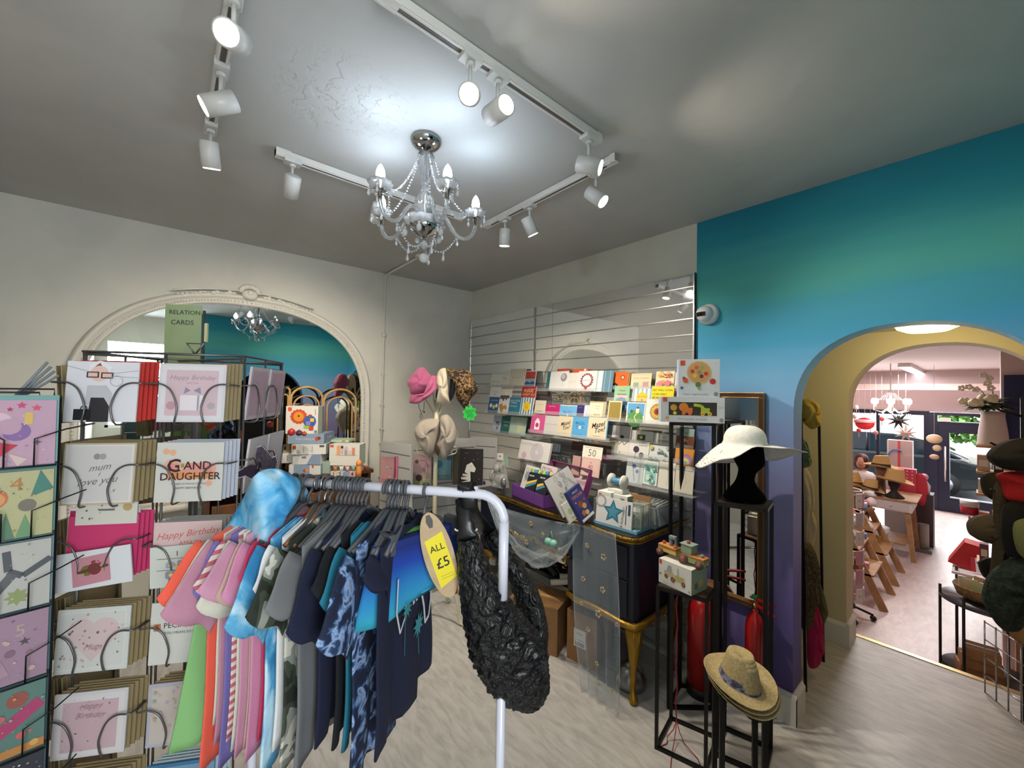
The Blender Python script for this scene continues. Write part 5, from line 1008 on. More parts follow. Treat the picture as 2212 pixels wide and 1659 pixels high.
def shirt(s, mats, label, group='clothes on the white rail', w=.165, L=.50, sl=.12, yaw=0, flare=.02, th=.0045, vest=0, prims=None, z0=-.058, seed=0, nm='t_shirt', cat='t-shirt', sleeve_m=None, dress=0, trim=None):
    R = random.Random(seed*7+3); o = RA+EV*s+V((0, 0, z0)); t = thing(nm, label, cat, o+V((0, 0, -L)), group)
    n = NV.copy(); e = EV.copy(); Rm = Matrix.Rotation(yaw, 3, 'Z'); n.rotate(Rm); e.rotate(Rm)
    T = Matrix((n, e, V((0, 0, 1)))).transposed().to_4x4(); T.translation = o
    p1, p2, p3 = 1.3, 4.1, 2.2; tk = th
    def body(u, v):
        a = 2*PI*u; ca, sa = math.cos(a), math.sin(a)
        x = (w*.86+flare*v)*math.copysign(abs(ca)**.75, ca); ax = abs(x)
        ztop = -.012-.30*max(0, ax-.045) if ax > .045 else -.012-.035*(1-(ax/.045)**2)*(1 if sa < 0 else .4)
        if vest and v < .25: x *= 1-.25*(1-v/.25)*.9
        z = ztop+(-L-ztop)*v
        y = th*math.copysign(abs(sa)**.6, sa)*(1+.7*v)+.011*v*math.sin(x*40+p1)+.005*v*math.sin(x*85+p2)+.004*math.sin(z*18+p3)*v
        z += .006*v*math.sin(x*30+p2)
        if dress: x *= 1+.25*max(0, v-.35)
        return V((x, y, z))
    mb = MB(); mb.T = T; mb.grid(body, 44, 18, mats, closed_u=True); 
    bod = mb.build('body', t, solid=.0012)
    ska = R.uniform(.32, .66); slr = R.uniform(.9, 1.25)
    if sl:
        for sg in (-1, 1):
            mb = MB(); mb.T = T
            def slv(u, v):
                a = 2*PI*u; c0 = V((sg*(w*.80), 0, -.075)); d = V((sg*ska, 0, -.78)).normalized(); q = V((sg*.78, 0, .62)).normalized()
                wd = .052+.012*v; c = c0+d*sl*v*slr+V((0, .008*math.sin(v*4+p2), 0))
                r = c+q*wd*math.cos(a)+V((0, (tk*1.7+.5*tk*v)*math.sin(a)+.006*v*math.sin(3*math.cos(a)+p1), .008*v*math.sin(3*a+p3))); return r
            mb.grid(slv, 22, 7, sleeve_m or mats, closed_u=True); mb.build('sleeve', t, solid=.0012)
    if trim:
        mb = MB(); mb.T = T; mb.tube([V((.045*math.cos(a), -.004, -.012-.035*abs(math.sin(a)))) for a in [PI+PI*k/10 for k in range(11)]], .004, trim, 6); mb.build('neckline', t)
    if prims:
        mb = MB(); F = T @ frame((0, th*0+.0, 0), (-1, 0, 0), (0, 0, 1)); 
        # print on the side that faces along the rail
        G = T @ frame((0, -th*1.9-.008, -L*.55), (1, 0, 0), (0, 0, 1)) if False else T @ Matrix(((-1, 0, 0, 0), (0, 0, 1, th*1.9+.010), (0, 1, 0, -L*.55), (0, 0, 0, 1)))
        paint(mb, G, .24, .3, prims); mb.build('print', t)
    return t
C = lambda h: M(h, .9, bump=(350, .15))
tie = patch_mat('tie_dye', [(.36, '#2f86bc'), (.46, '#5aaad8'), (.57, '#90c4e0'), (.68, '#c4dcea')], 14, 'noise')
tie2 = patch_mat('tie_dye_tee', [(.36, '#2878a8'), (.5, '#58a4cc'), (.62, '#bcdcec')], 13, 'noise', stretch=(1, 1, .6))
camo = patch_mat('camouflage', [(0, '#22281f'), (.42, '#3c4636'), (.48, '#8c8f88'), (.55, '#c4c2b4'), (.62, '#6c7068')], 9, 'camo')
flor = patch_mat('navy_floral', [(.3, '#0c1426'), (.49, '#132040'), (.54, '#4c6c98'), (.6, '#90a8cc'), (.68, '#1c3458')], 26, 'noise')
stripe = patch_mat('pink_stripes', [(0, '#d8c8c0'), (.5, '#b8606c')], 17, 'wave')
omb = ramp_mat('ombre_blue', [(-.0, '#2f9cb4'), (.06, '#1f78b4'), (.11, '#143c9c'), (.16, '#141c5c')], 2, (6, .02, (1, 1, 1)), .85)
vx = lambda px: ((P(px, 1050, z=RZ)-RA).dot(EV))
def at_px(px):   # distance along the rail of the point seen at pixel column px
    lo, hi = -.2, RL+.1
    for _ in range(40):
        m_ = (lo+hi)/2; q = RA+EV*m_-CAM; x = 1106+FPX*q.dot(RT)/q.dot(FW)
        if x < px: lo = m_
        else: hi = m_
    return lo
GS = [
 (585, '#7fb070', 'lime green top at the left end of the rail', dict(L=.40, w=.19, flare=.05, yaw=-.30, sl=0, z0=-.15)),
 (592, '#e8604c', 'coral red T-shirt, second from the left end of the rail', dict(L=.56, w=.175, yaw=-.27)),
 (600, '#c9c6b4', 'off white T-shirt next to the coral red one', dict(L=.46, w=.16, yaw=-.24)),
 (606, '#b98498', 'dusty pink T-shirt with drooping sleeves near the left end of the rail', dict(L=.50, w=.165, sl=.13, yaw=-.21)),
 (612, '#746aa8', 'violet T-shirt between the pink ones', dict(L=.56, w=.16, yaw=-.19)),
 (618, 'S', 'pink and white striped dress between the pink T-shirts', dict(L=.50, w=.15, sl=.1, yaw=-.17)),
 (626, '#ccc9ba', 'cream T-shirt in front of the striped dress', dict(L=.52, w=.15, sl=.13, yaw=-.14)),
 (634, '#c78fa6', 'pale pink T-shirt beside the grey hanger arm', dict(L=.53, w=.155, yaw=-.12)),
 (641, '#b99c90', 'beige pink long top in the middle of the pink clothes', dict(L=.52, w=.14, sl=.1, yaw=-.1)),
 (649, '#cc88a8', 'rose pink T-shirt, last of the pink ones', dict(L=.54, w=.15, sl=.11, yaw=-.08)),
 (657, '#c8385c', 'hot pink top with a black neckline and coral straps', dict(L=.50, w=.135, sl=.08, trim=1)),
 (676, 'T', 'pale blue tie dye T-shirt hanging in the middle of the rail', dict(L=.56, w=.16, sl=.15)),
 (693, '#d8d8d8', 'white T-shirt between the blue tie dye and camouflage ones', dict(L=.50, w=.15, sl=.1)),
 (712, 'K', 'grey and green camouflage T-shirt', dict(L=.54, w=.16, sl=.15)),
 (744, '#6f7072', 'plain mid grey T-shirt with a small orange mark', dict(L=.52, w=.175, sl=.12, prims=[('r', .1, .1, .03, .35, '#a8704c'), ('c', .2, -.2, .04, '#c86830')])),
 (770, '#141a34', 'dark navy T-shirt with a teal neck tape, right of the grey one', dict(L=.48, w=.145, sl=.14, trim='#2a7c90')),
 (793, '#101319', 'black top with teal splashes between the navy and the floral T-shirts', dict(L=.50, w=.12, sl=.1, prims=[('r', -.3, .1, .1, .5, '#2c7c80'), ('r', .3, -.1, .06, .5, '#2c7c80')])),
 (842, 'F', 'navy and pale blue blotched T-shirt left of the turquoise shorts', dict(L=.55, w=.165, sl=.15)),
 (812, '#1f6f88', 'deep turquoise T-shirt, half hidden behind the blue blotched one', dict(L=.50, w=.12, sl=.1)),
 (884, '#131831', 'dark navy T-shirt with a white and teal splash print at the right end', dict(L=.47, w=.155, sl=.05, flare=.02, yaw=0, prims=[('l', [(-.42, .30), (-.45, .0), (-.40, -.14), (-.30, -.16), (-.26, .0), (-.2, .12), (-.05, .2)], .035, '#d8dcdc'), ('l', [(.15, .4), (.2, .1), (.3, .02), (.38, .2), (.36, .45)], .025, '#d8dcdc'), ('t', 'IN', .05, .2, .3, '#d8dcdc', (('b', .02),)), ('t', 'YOUR', -.15, .36, .2, '#d8dcdc', (('b', .02),)), ('s', -.12, -.1, .13, 9, .5, '#3c8c94'), ('s', .15, .15, .12, 11, .4, '#3c8c94'), ('l', [(.2, .1), (.2, -.2)], .01, '#3c8c94'), ('l', [(-.1, -.1), (-.14, -.35)], .012, '#3c8c94')])),
]
for i, (px, c, lab, kw) in enumerate(GS):
    mt = {'S': stripe, 'T': tie2, 'K': camo, 'F': flor}.get(c) or C(c)
    s = at_px(px)
    kw = dict(kw)
    if kw.get('trim') == 1: kw['trim'] = C('#141214')
    elif kw.get('trim'): kw['trim'] = C(kw['trim'])
    yw = kw.pop('yaw', 0)*.7
    if i < 11: kw.setdefault('th', .0022)
    shirt(s, mt, lab, seed=i, yaw=yw, nm='striped_dress' if c == 'S' else 't_shirt', cat='dress' if c == 'S' else 't-shirt', **kw)
HP = [(c, hg) for c in (590, 604, 620, 636, 652, 666, 690, 712, 728, 737, 746, 755, 764, 773, 782, 791, 838, 846, 854, 862, 872)]
for i, (px, c) in enumerate(HP): hanger(at_px(px), c, 'dark grey plastic clothes hanger hooked on the white rail', 'dark grey hangers on the white rail', yaw=random.Random(i+50).uniform(-.22, .22), w=.13)
for i, px in enumerate((688, 702)): hanger(at_px(px), hgl, ['brown wooden clothes hanger, left of the two brown ones', 'brown wooden clothes hanger, right of the two brown ones'][i], 'brown hangers on the white rail', yaw=.1, w=.13, hookm=met)
# turquoise vest and ombre shorts clipped on low hangers at the right
def shorts(s, mt, label, w, L, z0, nm, cat, yaw, green=0):
    o = RA+EV*s+V((0, 0, z0)); t = thing(nm, label, cat, o+V((0, 0, -L)), 'clothes on the white rail'); n = NV.copy(); n.rotate(Matrix.Rotation(yaw, 3, 'Z')); e = EV.copy(); e.rotate(Matrix.Rotation(yaw, 3, 'Z'))
    T = Matrix((n, e, V((0, 0, 1)))).transposed().to_4x4(); T.translation = o
    mb = MB(); mb.T = T
    def f(u, v):
        a = 2*PI*u; ca, sa = math.cos(a), math.sin(a); x = (w+.035*v)*math.copysign(abs(ca)**.7, ca)
        return V((x, .013*math.copysign(abs(sa)**.6, sa)+.007*v*math.sin(x*45), -L*v-(.03*(1-abs(x)/w) if v > .9 else 0)*-1+.012*v*math.sin(x*20)))
    mb.grid(f, 36, 10, mt, closed_u=True); mb.build('fabric', t, solid=.001)
    mb = MB(); mb.T = T; mb.box((-w*.9, -.016, -.02), (w*.9, .016, 0), C('#6cc04c') if green else C('#182a6c')); mb.build('waistband', t, bev=.004)
    for x in (-w*.7, w*.7): mb = MB(); mb.T = T; mb.box((x-.009, -.02, -.03), (x+.009, .02, .018), hg); mb.build('clip', t, bev=.003)
    return t
shorts(at_px(893), C('#2c9cc4'), 'bright turquoise shorts with a lime green waist clipped to a hanger', .11, .165, -.10, 'shorts', 'shorts', -.40, 1)
shorts(at_px(913), omb, 'blue to turquoise dip dyed swim shorts clipped to a hanger', .135, .17, -.10, 'shorts', 'shorts', -.50)
hanger(at_px(880), hg, 'dark grey plastic clothes hanger hooked on the white rail', 'dark grey hangers on the white rail', .12, .11)
# wooden size divider with the price note
s = at_px(921); o = RA+EV*s; t = thing('price_divider', 'long oval plywood divider with a yellow ALL £5 note hanging on the rail', 'price sign', o)
ply = M('#b39a78', .6, mix=('#a88c68', 30, .4, .7)); r_ = (RH*.93+NV*.35).normalized(); dnv = (V((0, 0, -1))+RH*.32).normalized(); r_ = (r_-dnv*r_.dot(dnv)).normalized()
F = frame(o+dnv*.125+V((0, 0, -.03))-FH*.02, r_, -dnv)
mb = MB(); mb.T = F; ol = [(.036*math.cos(a)*(1+.0*math.sin(a)), .105*math.sin(a)) for a in [2*PI*k/36 for k in range(36)]]; mb.prism([(x, y, -.006) for x, y in ol], (0, 0, .006), ply); mb.build('plywood_oval', t)
mb = MB(); paint(mb, F, .072, .21, [('p', [(-.06, .47), (.06, .47), (.12, .40), (.06, .32), (-.06, .32), (-.12, .40)], '#4a4844'), ('p', [(-.34, .20), (.30, .24), (.36, -.30), (-.24, -.36)], '#dccb1c'), ('t', 'ALL', 0, .08, .30, '#15150f', (('b', .01),)), ('t', '£5', .05, -.10, .46, '#15150f', (('b', .01),)), ('r', .06, -.24, .4, .008, '#b8a820'), ('r', .06, -.27, .4, .008, '#b8a820')]); mb.build('yellow_note', t)
mb = MB(); mb.tube([o+NV*(.016*math.cos(a))+V((0, 0, .016*math.sin(a))) for a in [math.radians(230-20*k) for k in range(13)]]+[o+V((0, 0, -.03)), o+V((.0, 0, -.05))-FH*.025], .004, hg, 6); mb.build('ring', t)
mb = MB(); q = P(976, 1235, d=1.35); mb.cbox(q, (.03, .03, .14), M('#d8562c', .6)); solo(mb, 'orange_box', 'orange box edge seen behind the price note', 'box')
# ------------------------------------------------------------------ black ruched bag hanging from the rail
bgm = M('#070708', .36, coat=.2, bump=(60, 1, .02)); lea = M('#121214', .4, coat=.2, bump=(30, .3))
bag = thing('ruched_bag', 'black puffy ruched slouch bag hanging by its straps at the right end of the rail', 'bag', P(1100, 1535, d=1.0))
s0 = at_px(1010); so = RA+EV*s0
def bp(px, py, d): return P(px, py, d=d)
# body: a crescent pouch built round a spine, ribs gathered crosswise
sp = [(1012, 1160, .98), (1030, 1240, .97), (1055, 1320, .965), (1085, 1395, .965), (1112, 1455, .97), (1140, 1500, .985), (1152, 1528, .99)]
ctr = [bp(*p) for p in sp]
def bez(pts, t):
    t *= len(pts)-1; i = min(int(t), len(pts)-2); f = t-i
    p0 = pts[max(i-1, 0)]; p1 = pts[i]; p2 = pts[i+1]; p3 = pts[min(i+2, len(pts)-1)]
    return .5*((2*p1)+(p2-p0)*f+(2*p0-5*p1+4*p2-p3)*f*f+(-p0+3*p1-3*p2+p3)*f**3)
wl = [.024, .045, .062, .078, .072, .052, .012]; wr = [.022, .035, .058, .088, .088, .058, .016]
rtn = (RT).normalized()
def lerp(a, t): t *= len(a)-1; i = min(int(t), len(a)-2); return a[i]+(a[i+1]-a[i])*(t-i)
def bagf(cs, wls, wrs, th, ph):
    def f(u, v):
        a = 2*PI*u; c = bez(cs, v); w_ = lerp(wrs, v) if math.cos(a) > 0 else lerp(wls, v)
        tn = (bez(cs, min(1, v+.01))-bez(cs, max(0, v-.01))).normalized(); sd = tn.cross(FW).normalized(); sd = -sd if sd.dot(rtn) < 0 else sd
        rp = 1+.05*math.sin(v*95+ph+2.2*math.sin(a*2+1))*(.6+.4*math.sin(a*3))+.04*math.sin(a*11+3*math.sin(v*41))+.03*math.sin(a*23+5*math.sin(v*63))*math.sin(v*120+a*4)
        return c+sd*w_*math.cos(a)*rp-FW*th*math.sin(a)*rp*math.sin(PI*min(1, max(.06, v*.9+.08)))**.5
    return f
mb = MB(); mb.grid(bagf(ctr, wl, wr, .055, 0), 110, 120, bgm, closed_u=True)
mb.build('pouch', bag)
# right rim arm of the hobo shape climbing behind the post to the straps
c2 = [bp(*p) for p in [(1168, 1440, 1.01), (1170, 1360, 1.04), (1150, 1290, 1.07), (1115, 1230, 1.09), (1080, 1185, 1.10), (1058, 1150, 1.10)]]
mb = MB(); mb.grid(bagf(c2, [.03, .062, .05, .03, .026, .022], [.012, .016, .02, .024, .024, .02], .035, 2), 60, 90, bgm, closed_u=True); mb.build('rear_side', bag)
c3 = [bp(*p) for p in [(998, 1075, 1.02), (1003, 1105, 1.0), (1008, 1140, .985), (1012, 1170, .98)]]
mb = MB(); mb.grid(bagf(c3, [.018, .02, .022, .03], [.018, .018, .02, .028], .012, 1), 20, 20, lea, closed_u=True); mb.build('strap', bag)
c4_ = [so+V((0, 0, .016)), so+NV*.02+V((0, 0, .002)), so+NV*.03+V((0, 0, -.05)), bp(1052, 1150, 1.1)]
mb = MB(); mb.grid(bagf(c4_, [.02]*4, [.02]*4, .008, 1), 20, 20, lea, closed_u=True); mb.build('strap', bag)
mb = MB(); mb.grid(bagf([bp(1010, 1078, 1.02), so-NV*.012+V((0, 0, .014)), so+NV*.004+V((0, 0, .018)), so+NV*.02+V((0, 0, .004))], [.022]*4, [.022]*4, .008, 1), 20, 12, lea, closed_u=True); mb.build('strap_fold', bag)
mb = MB(); mb.tube(arc(c3[2]-FW*.012, .026, 170, 370, 14, tuple(rtn), tuple(-FW*.6+V((0, 0, .4)))), .0022, M('#e0e0e0', .4), 6); mb.build('cable_tie', bag)
# blue tie dye sun hat with neck flap hung over the left end of the rail
th_ = thing('tie_dye_hat', 'pale blue tie dye sun hat draped over the left end of the rail', 'hat', P(575, 1170, d=1.0))
mb = MB()
HT = [[(628, 1025), (600, 1013), (568, 1016), (548, 1030), (540, 1045)], [(648, 1040), (612, 1028), (572, 1030), (544, 1048), (528, 1072)], [(650, 1060), (618, 1056), (574, 1062), (535, 1080), (512, 1100)], [(640, 1085), (612, 1098), (568, 1105), (525, 1115), (496, 1128)], [(618, 1118), (596, 1140), (560, 1146), (515, 1146), (478, 1150)], [(600, 1160), (585, 1172), (548, 1164), (508, 1158), (477, 1154)]]
def hatf(u, v):
    r = [bez([V((a, b, 0)) for a, b in row], u) for row in HT]; q = bez(r, v)
    return P(q.x, q.y, d=1.035-.085*math.sin(PI*min(1, .15+u*.8))+.012*math.sin(u*14+v*6)+.03*v-.03)
mb.grid(hatf, 30, 24, tie); 
mb.build('crown_and_flap', th_, solid=.002)
mb = MB(); 
def hatb(u, v): q = bez([P(620, 1022, d=1.09), P(655, 1045, d=1.10), P(672, 1085, d=1.11), P(660, 1130, d=1.12)], v); return q+(P(605, 1060+80*v, d=1.13)-q)*u
mb.grid(hatb, 10, 14, tie); mb.build('side_flap', th_, solid=.002)
mb = MB(); c = P(553, 1047, d=.955); mb.tube(arc(c, .008, 30, 300, 10, tuple(RT), tuple(UP)), .003, M('#d86c64', .6), 6); mb.build('motif', th_)
# dark purple butterfly decoration above the hat
pbm = M('#24102c', .35, coat=.4, bump=(60, .3)); t = thing('butterfly', 'dark purple butterfly ornament with speckled wing edges perched above the tie dye hat', 'ornament', P(555, 1010, d=1.1))
for i, poly_ in enumerate(([(556, 1006), (552, 985), (556, 966), (566, 963), (578, 975), (588, 988), (597, 985), (600, 998), (596, 1012), (584, 1018), (566, 1014)], [(556, 1006), (540, 1004), (525, 1012), (512, 1020), (507, 1030), (518, 1032), (530, 1028), (542, 1034), (546, 1040), (554, 1030), (560, 1016)])):
    mb = MB(); pts = [P(x, y, d=1.09+(.012*((x-556)/40) if i == 0 else .0)) for x, y in poly_]; mb.prism(pts, FW*.003, pbm); mb.build('wing', t)
    mb = MB()
    for a, b in zip(pts[2:], pts[3:]):
        for k in range(4): mb.ball(a.lerp(b, k/4)-FW*.001, .0016, M('#c8c0cc', .4), n=5, m=4)
    mb.build('speckles', t)
mb = MB(); mb.tube([P(560, 1000, d=1.085), P(556, 1014, d=1.085), P(550, 1026, d=1.085)], [.003, .005, .003], pbm, 8); mb.build('body', t)
# ------------------------------------------------------------------ revolving card spinner at the left
th0 = math.radians(11.5); SR = RH*math.cos(th0)+FH*math.sin(th0); SB = -RH*math.sin(th0)+FH*math.cos(th0)
SO = V((2.074, -2.661, 0)); SW, SD = .375, .30
wire = M('#6c6a6a', .35, .8); kr = '#8a7a58'
spn = thing('card_spinner', 'grey wire revolving card spinner full of greeting cards at the left', 'card rack', SO+SR*SW/2+SB*SD/2)
ROWZ = [1.672-.203*k for k in range(7)]
mb = MB()
cor = [SO, SO+SR*SW, SO+SR*SW+SB*SD, SO+SB*SD]
mb.tube([SO+SR*SW/2+SB*SD/2+V((0, 0, .0)), SO+SR*SW/2+SB*SD/2+V((0, 0, 1.76))], .012, wire, 10); mb.build('pole', spn)
mb = MB(); c = SO+SR*SW/2+SB*SD/2
for k in range(4):
    a = c+(SR if k % 2 else SB)*(.3 if k < 2 else -.3); mb.tube([c+V((0, 0, .06)), a+V((0, 0, .02))], .012, wire, 8)
mb.build('base', spn)
mb = MB()
for i in range(4):
    a, b = cor[i], cor[(i+1) % 4]
    for z in (1.775, .30): mb.tube([a+V((0, 0, z)), b+V((0, 0, z))], .0032, wire, 6)
    for f in (.02, .5, .98): p = a.lerp(b, f); mb.tube([p+V((0, 0, .3)), p+V((0, 0, 1.775))], .003, wire, 6)
for z in (1.768, .3): mb.tube([cor[0]+V((0, 0, z)), cor[2]+V((0, 0, z))], .003, wire, 6); mb.tube([cor[1]+V((0, 0, z)), cor[3]+V((0, 0, z))], .003, wire, 6)
p = cor[1]-SR*.02+V((0, 0, 1.775)); mb.tube([p+SR*-.10, p+SR*-.12+V((0, 0, .03)), p+SR*-.08+V((0, 0, .03)), p+SR*-.10], .0028, wire, 6)
mb.build('wire_frame', spn)
def pocket(o, r, nrm, w=.155, h=.15):
    """o centre of the card front, r right, nrm outward"""
    mb = MB(); f = nrm*.012; up = V((0, 0, 1))
    for sg in (-1, 1):
        s = r*sg
        pts = [o+s*(.62*w)-nrm*.03+up*.02, o+s*(.60*w)+f+up*.022, o+s*(.42*w)+f+up*.022, o+s*(.28*w)+f+up*.008, o+s*(.2*w)+f-up*.02, o+s*(.175*w)+f-up*.045, o+s*(.22*w)+f*.6-up*h*.53, o+s*(.22*w)-nrm*.03-up*h*.54]
        sm = [bez(pts, k/24) for k in range(25)]; mb.tube(sm, .0022, wire, 6)
    return mb
def skw(o, r, nrm, lean=.0): return frame(o, r, V((0, 0, 1))-nrm*lean)
FN = -SB
gcs = 'cards on the spinner'
heart = dots(34, ['#b89098', '#8c8078', '#c8a8a8', '#6c6460'], 21, (.008, .02))
front = [
 (0, 0, '#d3d2d8', [('c', -.05, .36, .15, '#dcdae0'), ('p', [(-.12, .42), (-.06, .5), (0, .38)], '#7c4c44'), ('c', -.05, .3, .13, '#d8b8ac'), ('p', [(-.18, .36), (-.05, .48), (.1, .34), (.12, .42), (-.05, .52), (-.2, .44)], '#dcdae0'), ('r', -.14, .28, .17, .1, '#3c1c20'), ('r', -.14, .28, .13, .065, '#d0b4ac'), ('r', .06, .27, .17, .1, '#3c1c20'), ('r', .06, .27, .13, .065, '#d0b4ac'), ('p', [(-.2, .1), (.06, .1), (.14, -.02), (.16, -.22), (.06, -.2), (.04, -.12), (-.14, -.12), (-.16, -.22), (-.22, -.2)], '#b8b6bc'), ('p', [(-.14, -.1), (.04, -.1), (.12, -.24), (.12, -.5), (-.18, -.5)], '#2c2a2e'), ('r', -.24, -.38, .24, .18, '#17171a'), ('o', -.22, -.28, .05, .015, '#17171a'), ('l', [(.12, .3), (.5, .36)], .006, '#8a888c'), ('l', [(.12, .26), (.5, .24)], .006, '#8a888c'), ('l', [(-.22, .34), (-.5, .42)], .006, '#8a888c'), ('o', .2, .18, .09, .008, '#9a989c')], 'white card of a lady in big red brown glasses with a black bag', '#b8322c'),
 (1, 0, '#c9c5c9', [('r', 0, 0, .92, .92, '#cfccd0'), ('r', 0, .0, .78, .78, '#c6adb4'), ('t', 'Happy Birthday', 0, .26, .11, '#98808c', (('sh', .3),)), ('t', 'with love', 0, .17, .05, '#98808c'), ('r', 0, -.17, .34, .26, '#d8d0d4'), ('r', .1, -.17, .03, .26, '#9c94a4'), ('p', [(-.12, -.02), (-.02, .04), (-.1, .1)], '#88849a'), ('p', [(.14, -.02), (.02, .04), (.12, .1)], '#88849a'), ('c', -.3, -.22, .07, '#b48c94'), ('c', .3, -.22, .06, '#a8a0a0')], 'pink birthday card of a wrapped present in a white border', kr),
 (0, 1, '#b9a98e', [('r', -.0, 0, .95, .95, '#cfccca'), ('r', -.0, 0, .88, .90, '#c6c2c0'), ('c', -.04, .28, .05, '#8c8a88'), ('c', .04, .28, .05, '#9c9a98'), ('t', 'mum', 0, .1, .15, '#6c6864', (('sh', .5), ('rot', .15))), ('t', 'i', 0, .0, .12, '#6c6864', (('sh', .5),)), ('t', 'love you', -.02, -.12, .16, '#6c6864', (('sh', .5), ('rot', .12))), ('t', 'x', .22, -.27, .1, '#6c6864', (('sh', .5),))], 'pale card reading mum i love you in a gold border', kr),
 (1, 1, '#c4c2bc', [('c', -.28, .12, .1, '#d8a490'), ('c', .3, .05, .1, '#d89c8c'), ('r', .0, .05, .66, .2, '#d08c84'), ('r', .02, -.06, .7, .12, '#cc8c58'), ('c', -.36, .35, .05, '#d8a480'), ('c', -.26, .33, .05, '#d8a480'), ('c', .3, -.2, .05, '#d8a080'), ('t', 'G', -.23, .1, .3, '#3a1c20', (('b', .02),)), ('r', -.1, .1, .1, .12, '#c8b088'), ('t', 'R', -.1, .1, .1, '#4a3c28'), ('t', 'AND', .12, .1, .19, '#3a1c20', (('b', .012),)), ('t', 'DAUGHTER', .02, -.08, .17, '#3a1c20', (('b', .012),)), ('t', 'WE ARE SO PROUD OF YOU', 0, -.2, .04, '#5a4c48'), ('t', 'HAPPY BIRTHDAY', 0, -.27, .05, '#5a4c48')], 'card reading GRAND DAUGHTER over an orange pink wash', '#b0b4c0'),
 (0, 2, '#d8d4d8', [('r', -.05, .2, .86, .5, '#a82048'), ('t', 'language', 0, .12, .2, '#d8c8d0', (('sh', .3),))], 'crimson and white card with curling white script', '#c03868'),
 (1, 2, '#ccb0b0', [('t', 'Happy Birthday', 0, .3, .15, '#b86858', (('sh', .4), ('rot', .1))), ('t', 'AMAZING', .1, .14, .1, '#b86858')], 'pink card reading Happy Birthday AMAZING', '#8c8a86'),
 (0, 3, '#c6c8c4', [('r', 0, 0, .9, .9, '#ccceca'), ('r', 0, 0, .86, .86, '#c6c6c2'), ('c', -.16, .14, .2, '#c9b4b4'), ('c', .16, .14, .2, '#c9b4b4'), ('p', [(-.34, .05), (.34, .05), (0, -.34)], '#c9b4b4')]+heart+[('t', 'Mum', .02, -.1, .12, '#a87c80', (('sh', .4),))], 'white card with a heart made of small pink leaves', kr),
 (1, 3, '#c8c8c2', [('r', -.4, .1, .1, .12, '#c07850'), ('t', 'S', -.4, .1, .12, '#4a2c20'), ('t', 'PECIAL GRAN', .06, .12, .12, '#4a4844', (('b', .006),)), ('t', 'YOU MEAN SO MUCH', 0, .0, .06, '#4a4844')], 'white card reading SPECIAL GRAN', kr),
 (0, 4, '#c9c4c6', [('r', 0, 0, .92, .92, '#cfcacc'), ('r', .0, -.02, .76, .76, '#bfa3aa')]+dots(16, ['#6c5c5c', '#a88890'], 8, (.005, .012))+[('t', 'Happy', 0, .28, .12, '#a08088', (('sh', .4),)), ('t', 'Birthday', 0, .14, .12, '#a08088', (('sh', .4),))], 'pink card with tiny dark specks in a white border', kr),
 (1, 4, '#a9a6b4', [('r', 0, 0, .9, .9, '#b8b0a8')]+dots(40, ['#c8a090', '#98a088', '#a89cb0'], 9, (.012, .03)), 'lilac edged card with a small floral pattern', kr),
 (0, 5, '#5c4c34', [('r', 0, 0, .9, .9, '#6c5a40'), ('c', 0, -.2, .25, '#b4a8b8')], 'brown kraft card low on the spinner', kr),
 (1, 5, '#3c7098', [('r', 0, .35, 1, .2, '#6890ac')]+dots(20, ['#c8d4dc', '#a8c0d0'], 10, (.01, .03))+[('c', 0, -.35, .3, '#6c8c68')], 'blue snowy card low on the spinner', '#a8b8c0'),
 (0, 6, '#7c6c58', [], 'plain tan card in the lowest pocket of the spinner', kr),
 (1, 6, '#88949c', [], 'plain grey blue card in the lowest pocket of the spinner', kr)]
kraft_back = {}
for col, row, base, prims, lab, edge in front:
    o = SO+SR*(.082+.197*col)-SB*.055+V((0, 0, ROWZ[row]+(.02 if (col, row) == (0, 2) else 0)))
    if (col, row) == (0, 2): card(skw(o+SB*.02+V((0, 0, .02)), SR, FN, .06), .152, .15, base, prims, lab, gcs)
    else: card(skw(o, SR, FN, .06), .152, .15, base, prims, lab, gcs)
    pocket(o, SR, FN).build('pocket', spn)
    for k in range(4):
        q = o+SB*(.010+.008*k)+SR*(.006*(k+1))+V((0, 0, .0012*(k+1)))
        key = (edge, 0)
        if key not in kraft_back:
            e0 = card(skw(q, SR, FN, .06), .150, .15, edge, [], 'card or envelope filed behind a front card on the spinner', 'envelopes behind the front cards of the spinner', .003, name='card_envelope', cat='envelope'); kraft_back[key] = (e0, q)
        else:
            e0, q0 = kraft_back[key]; dup(e0, loc=e0.location+(q-q0))
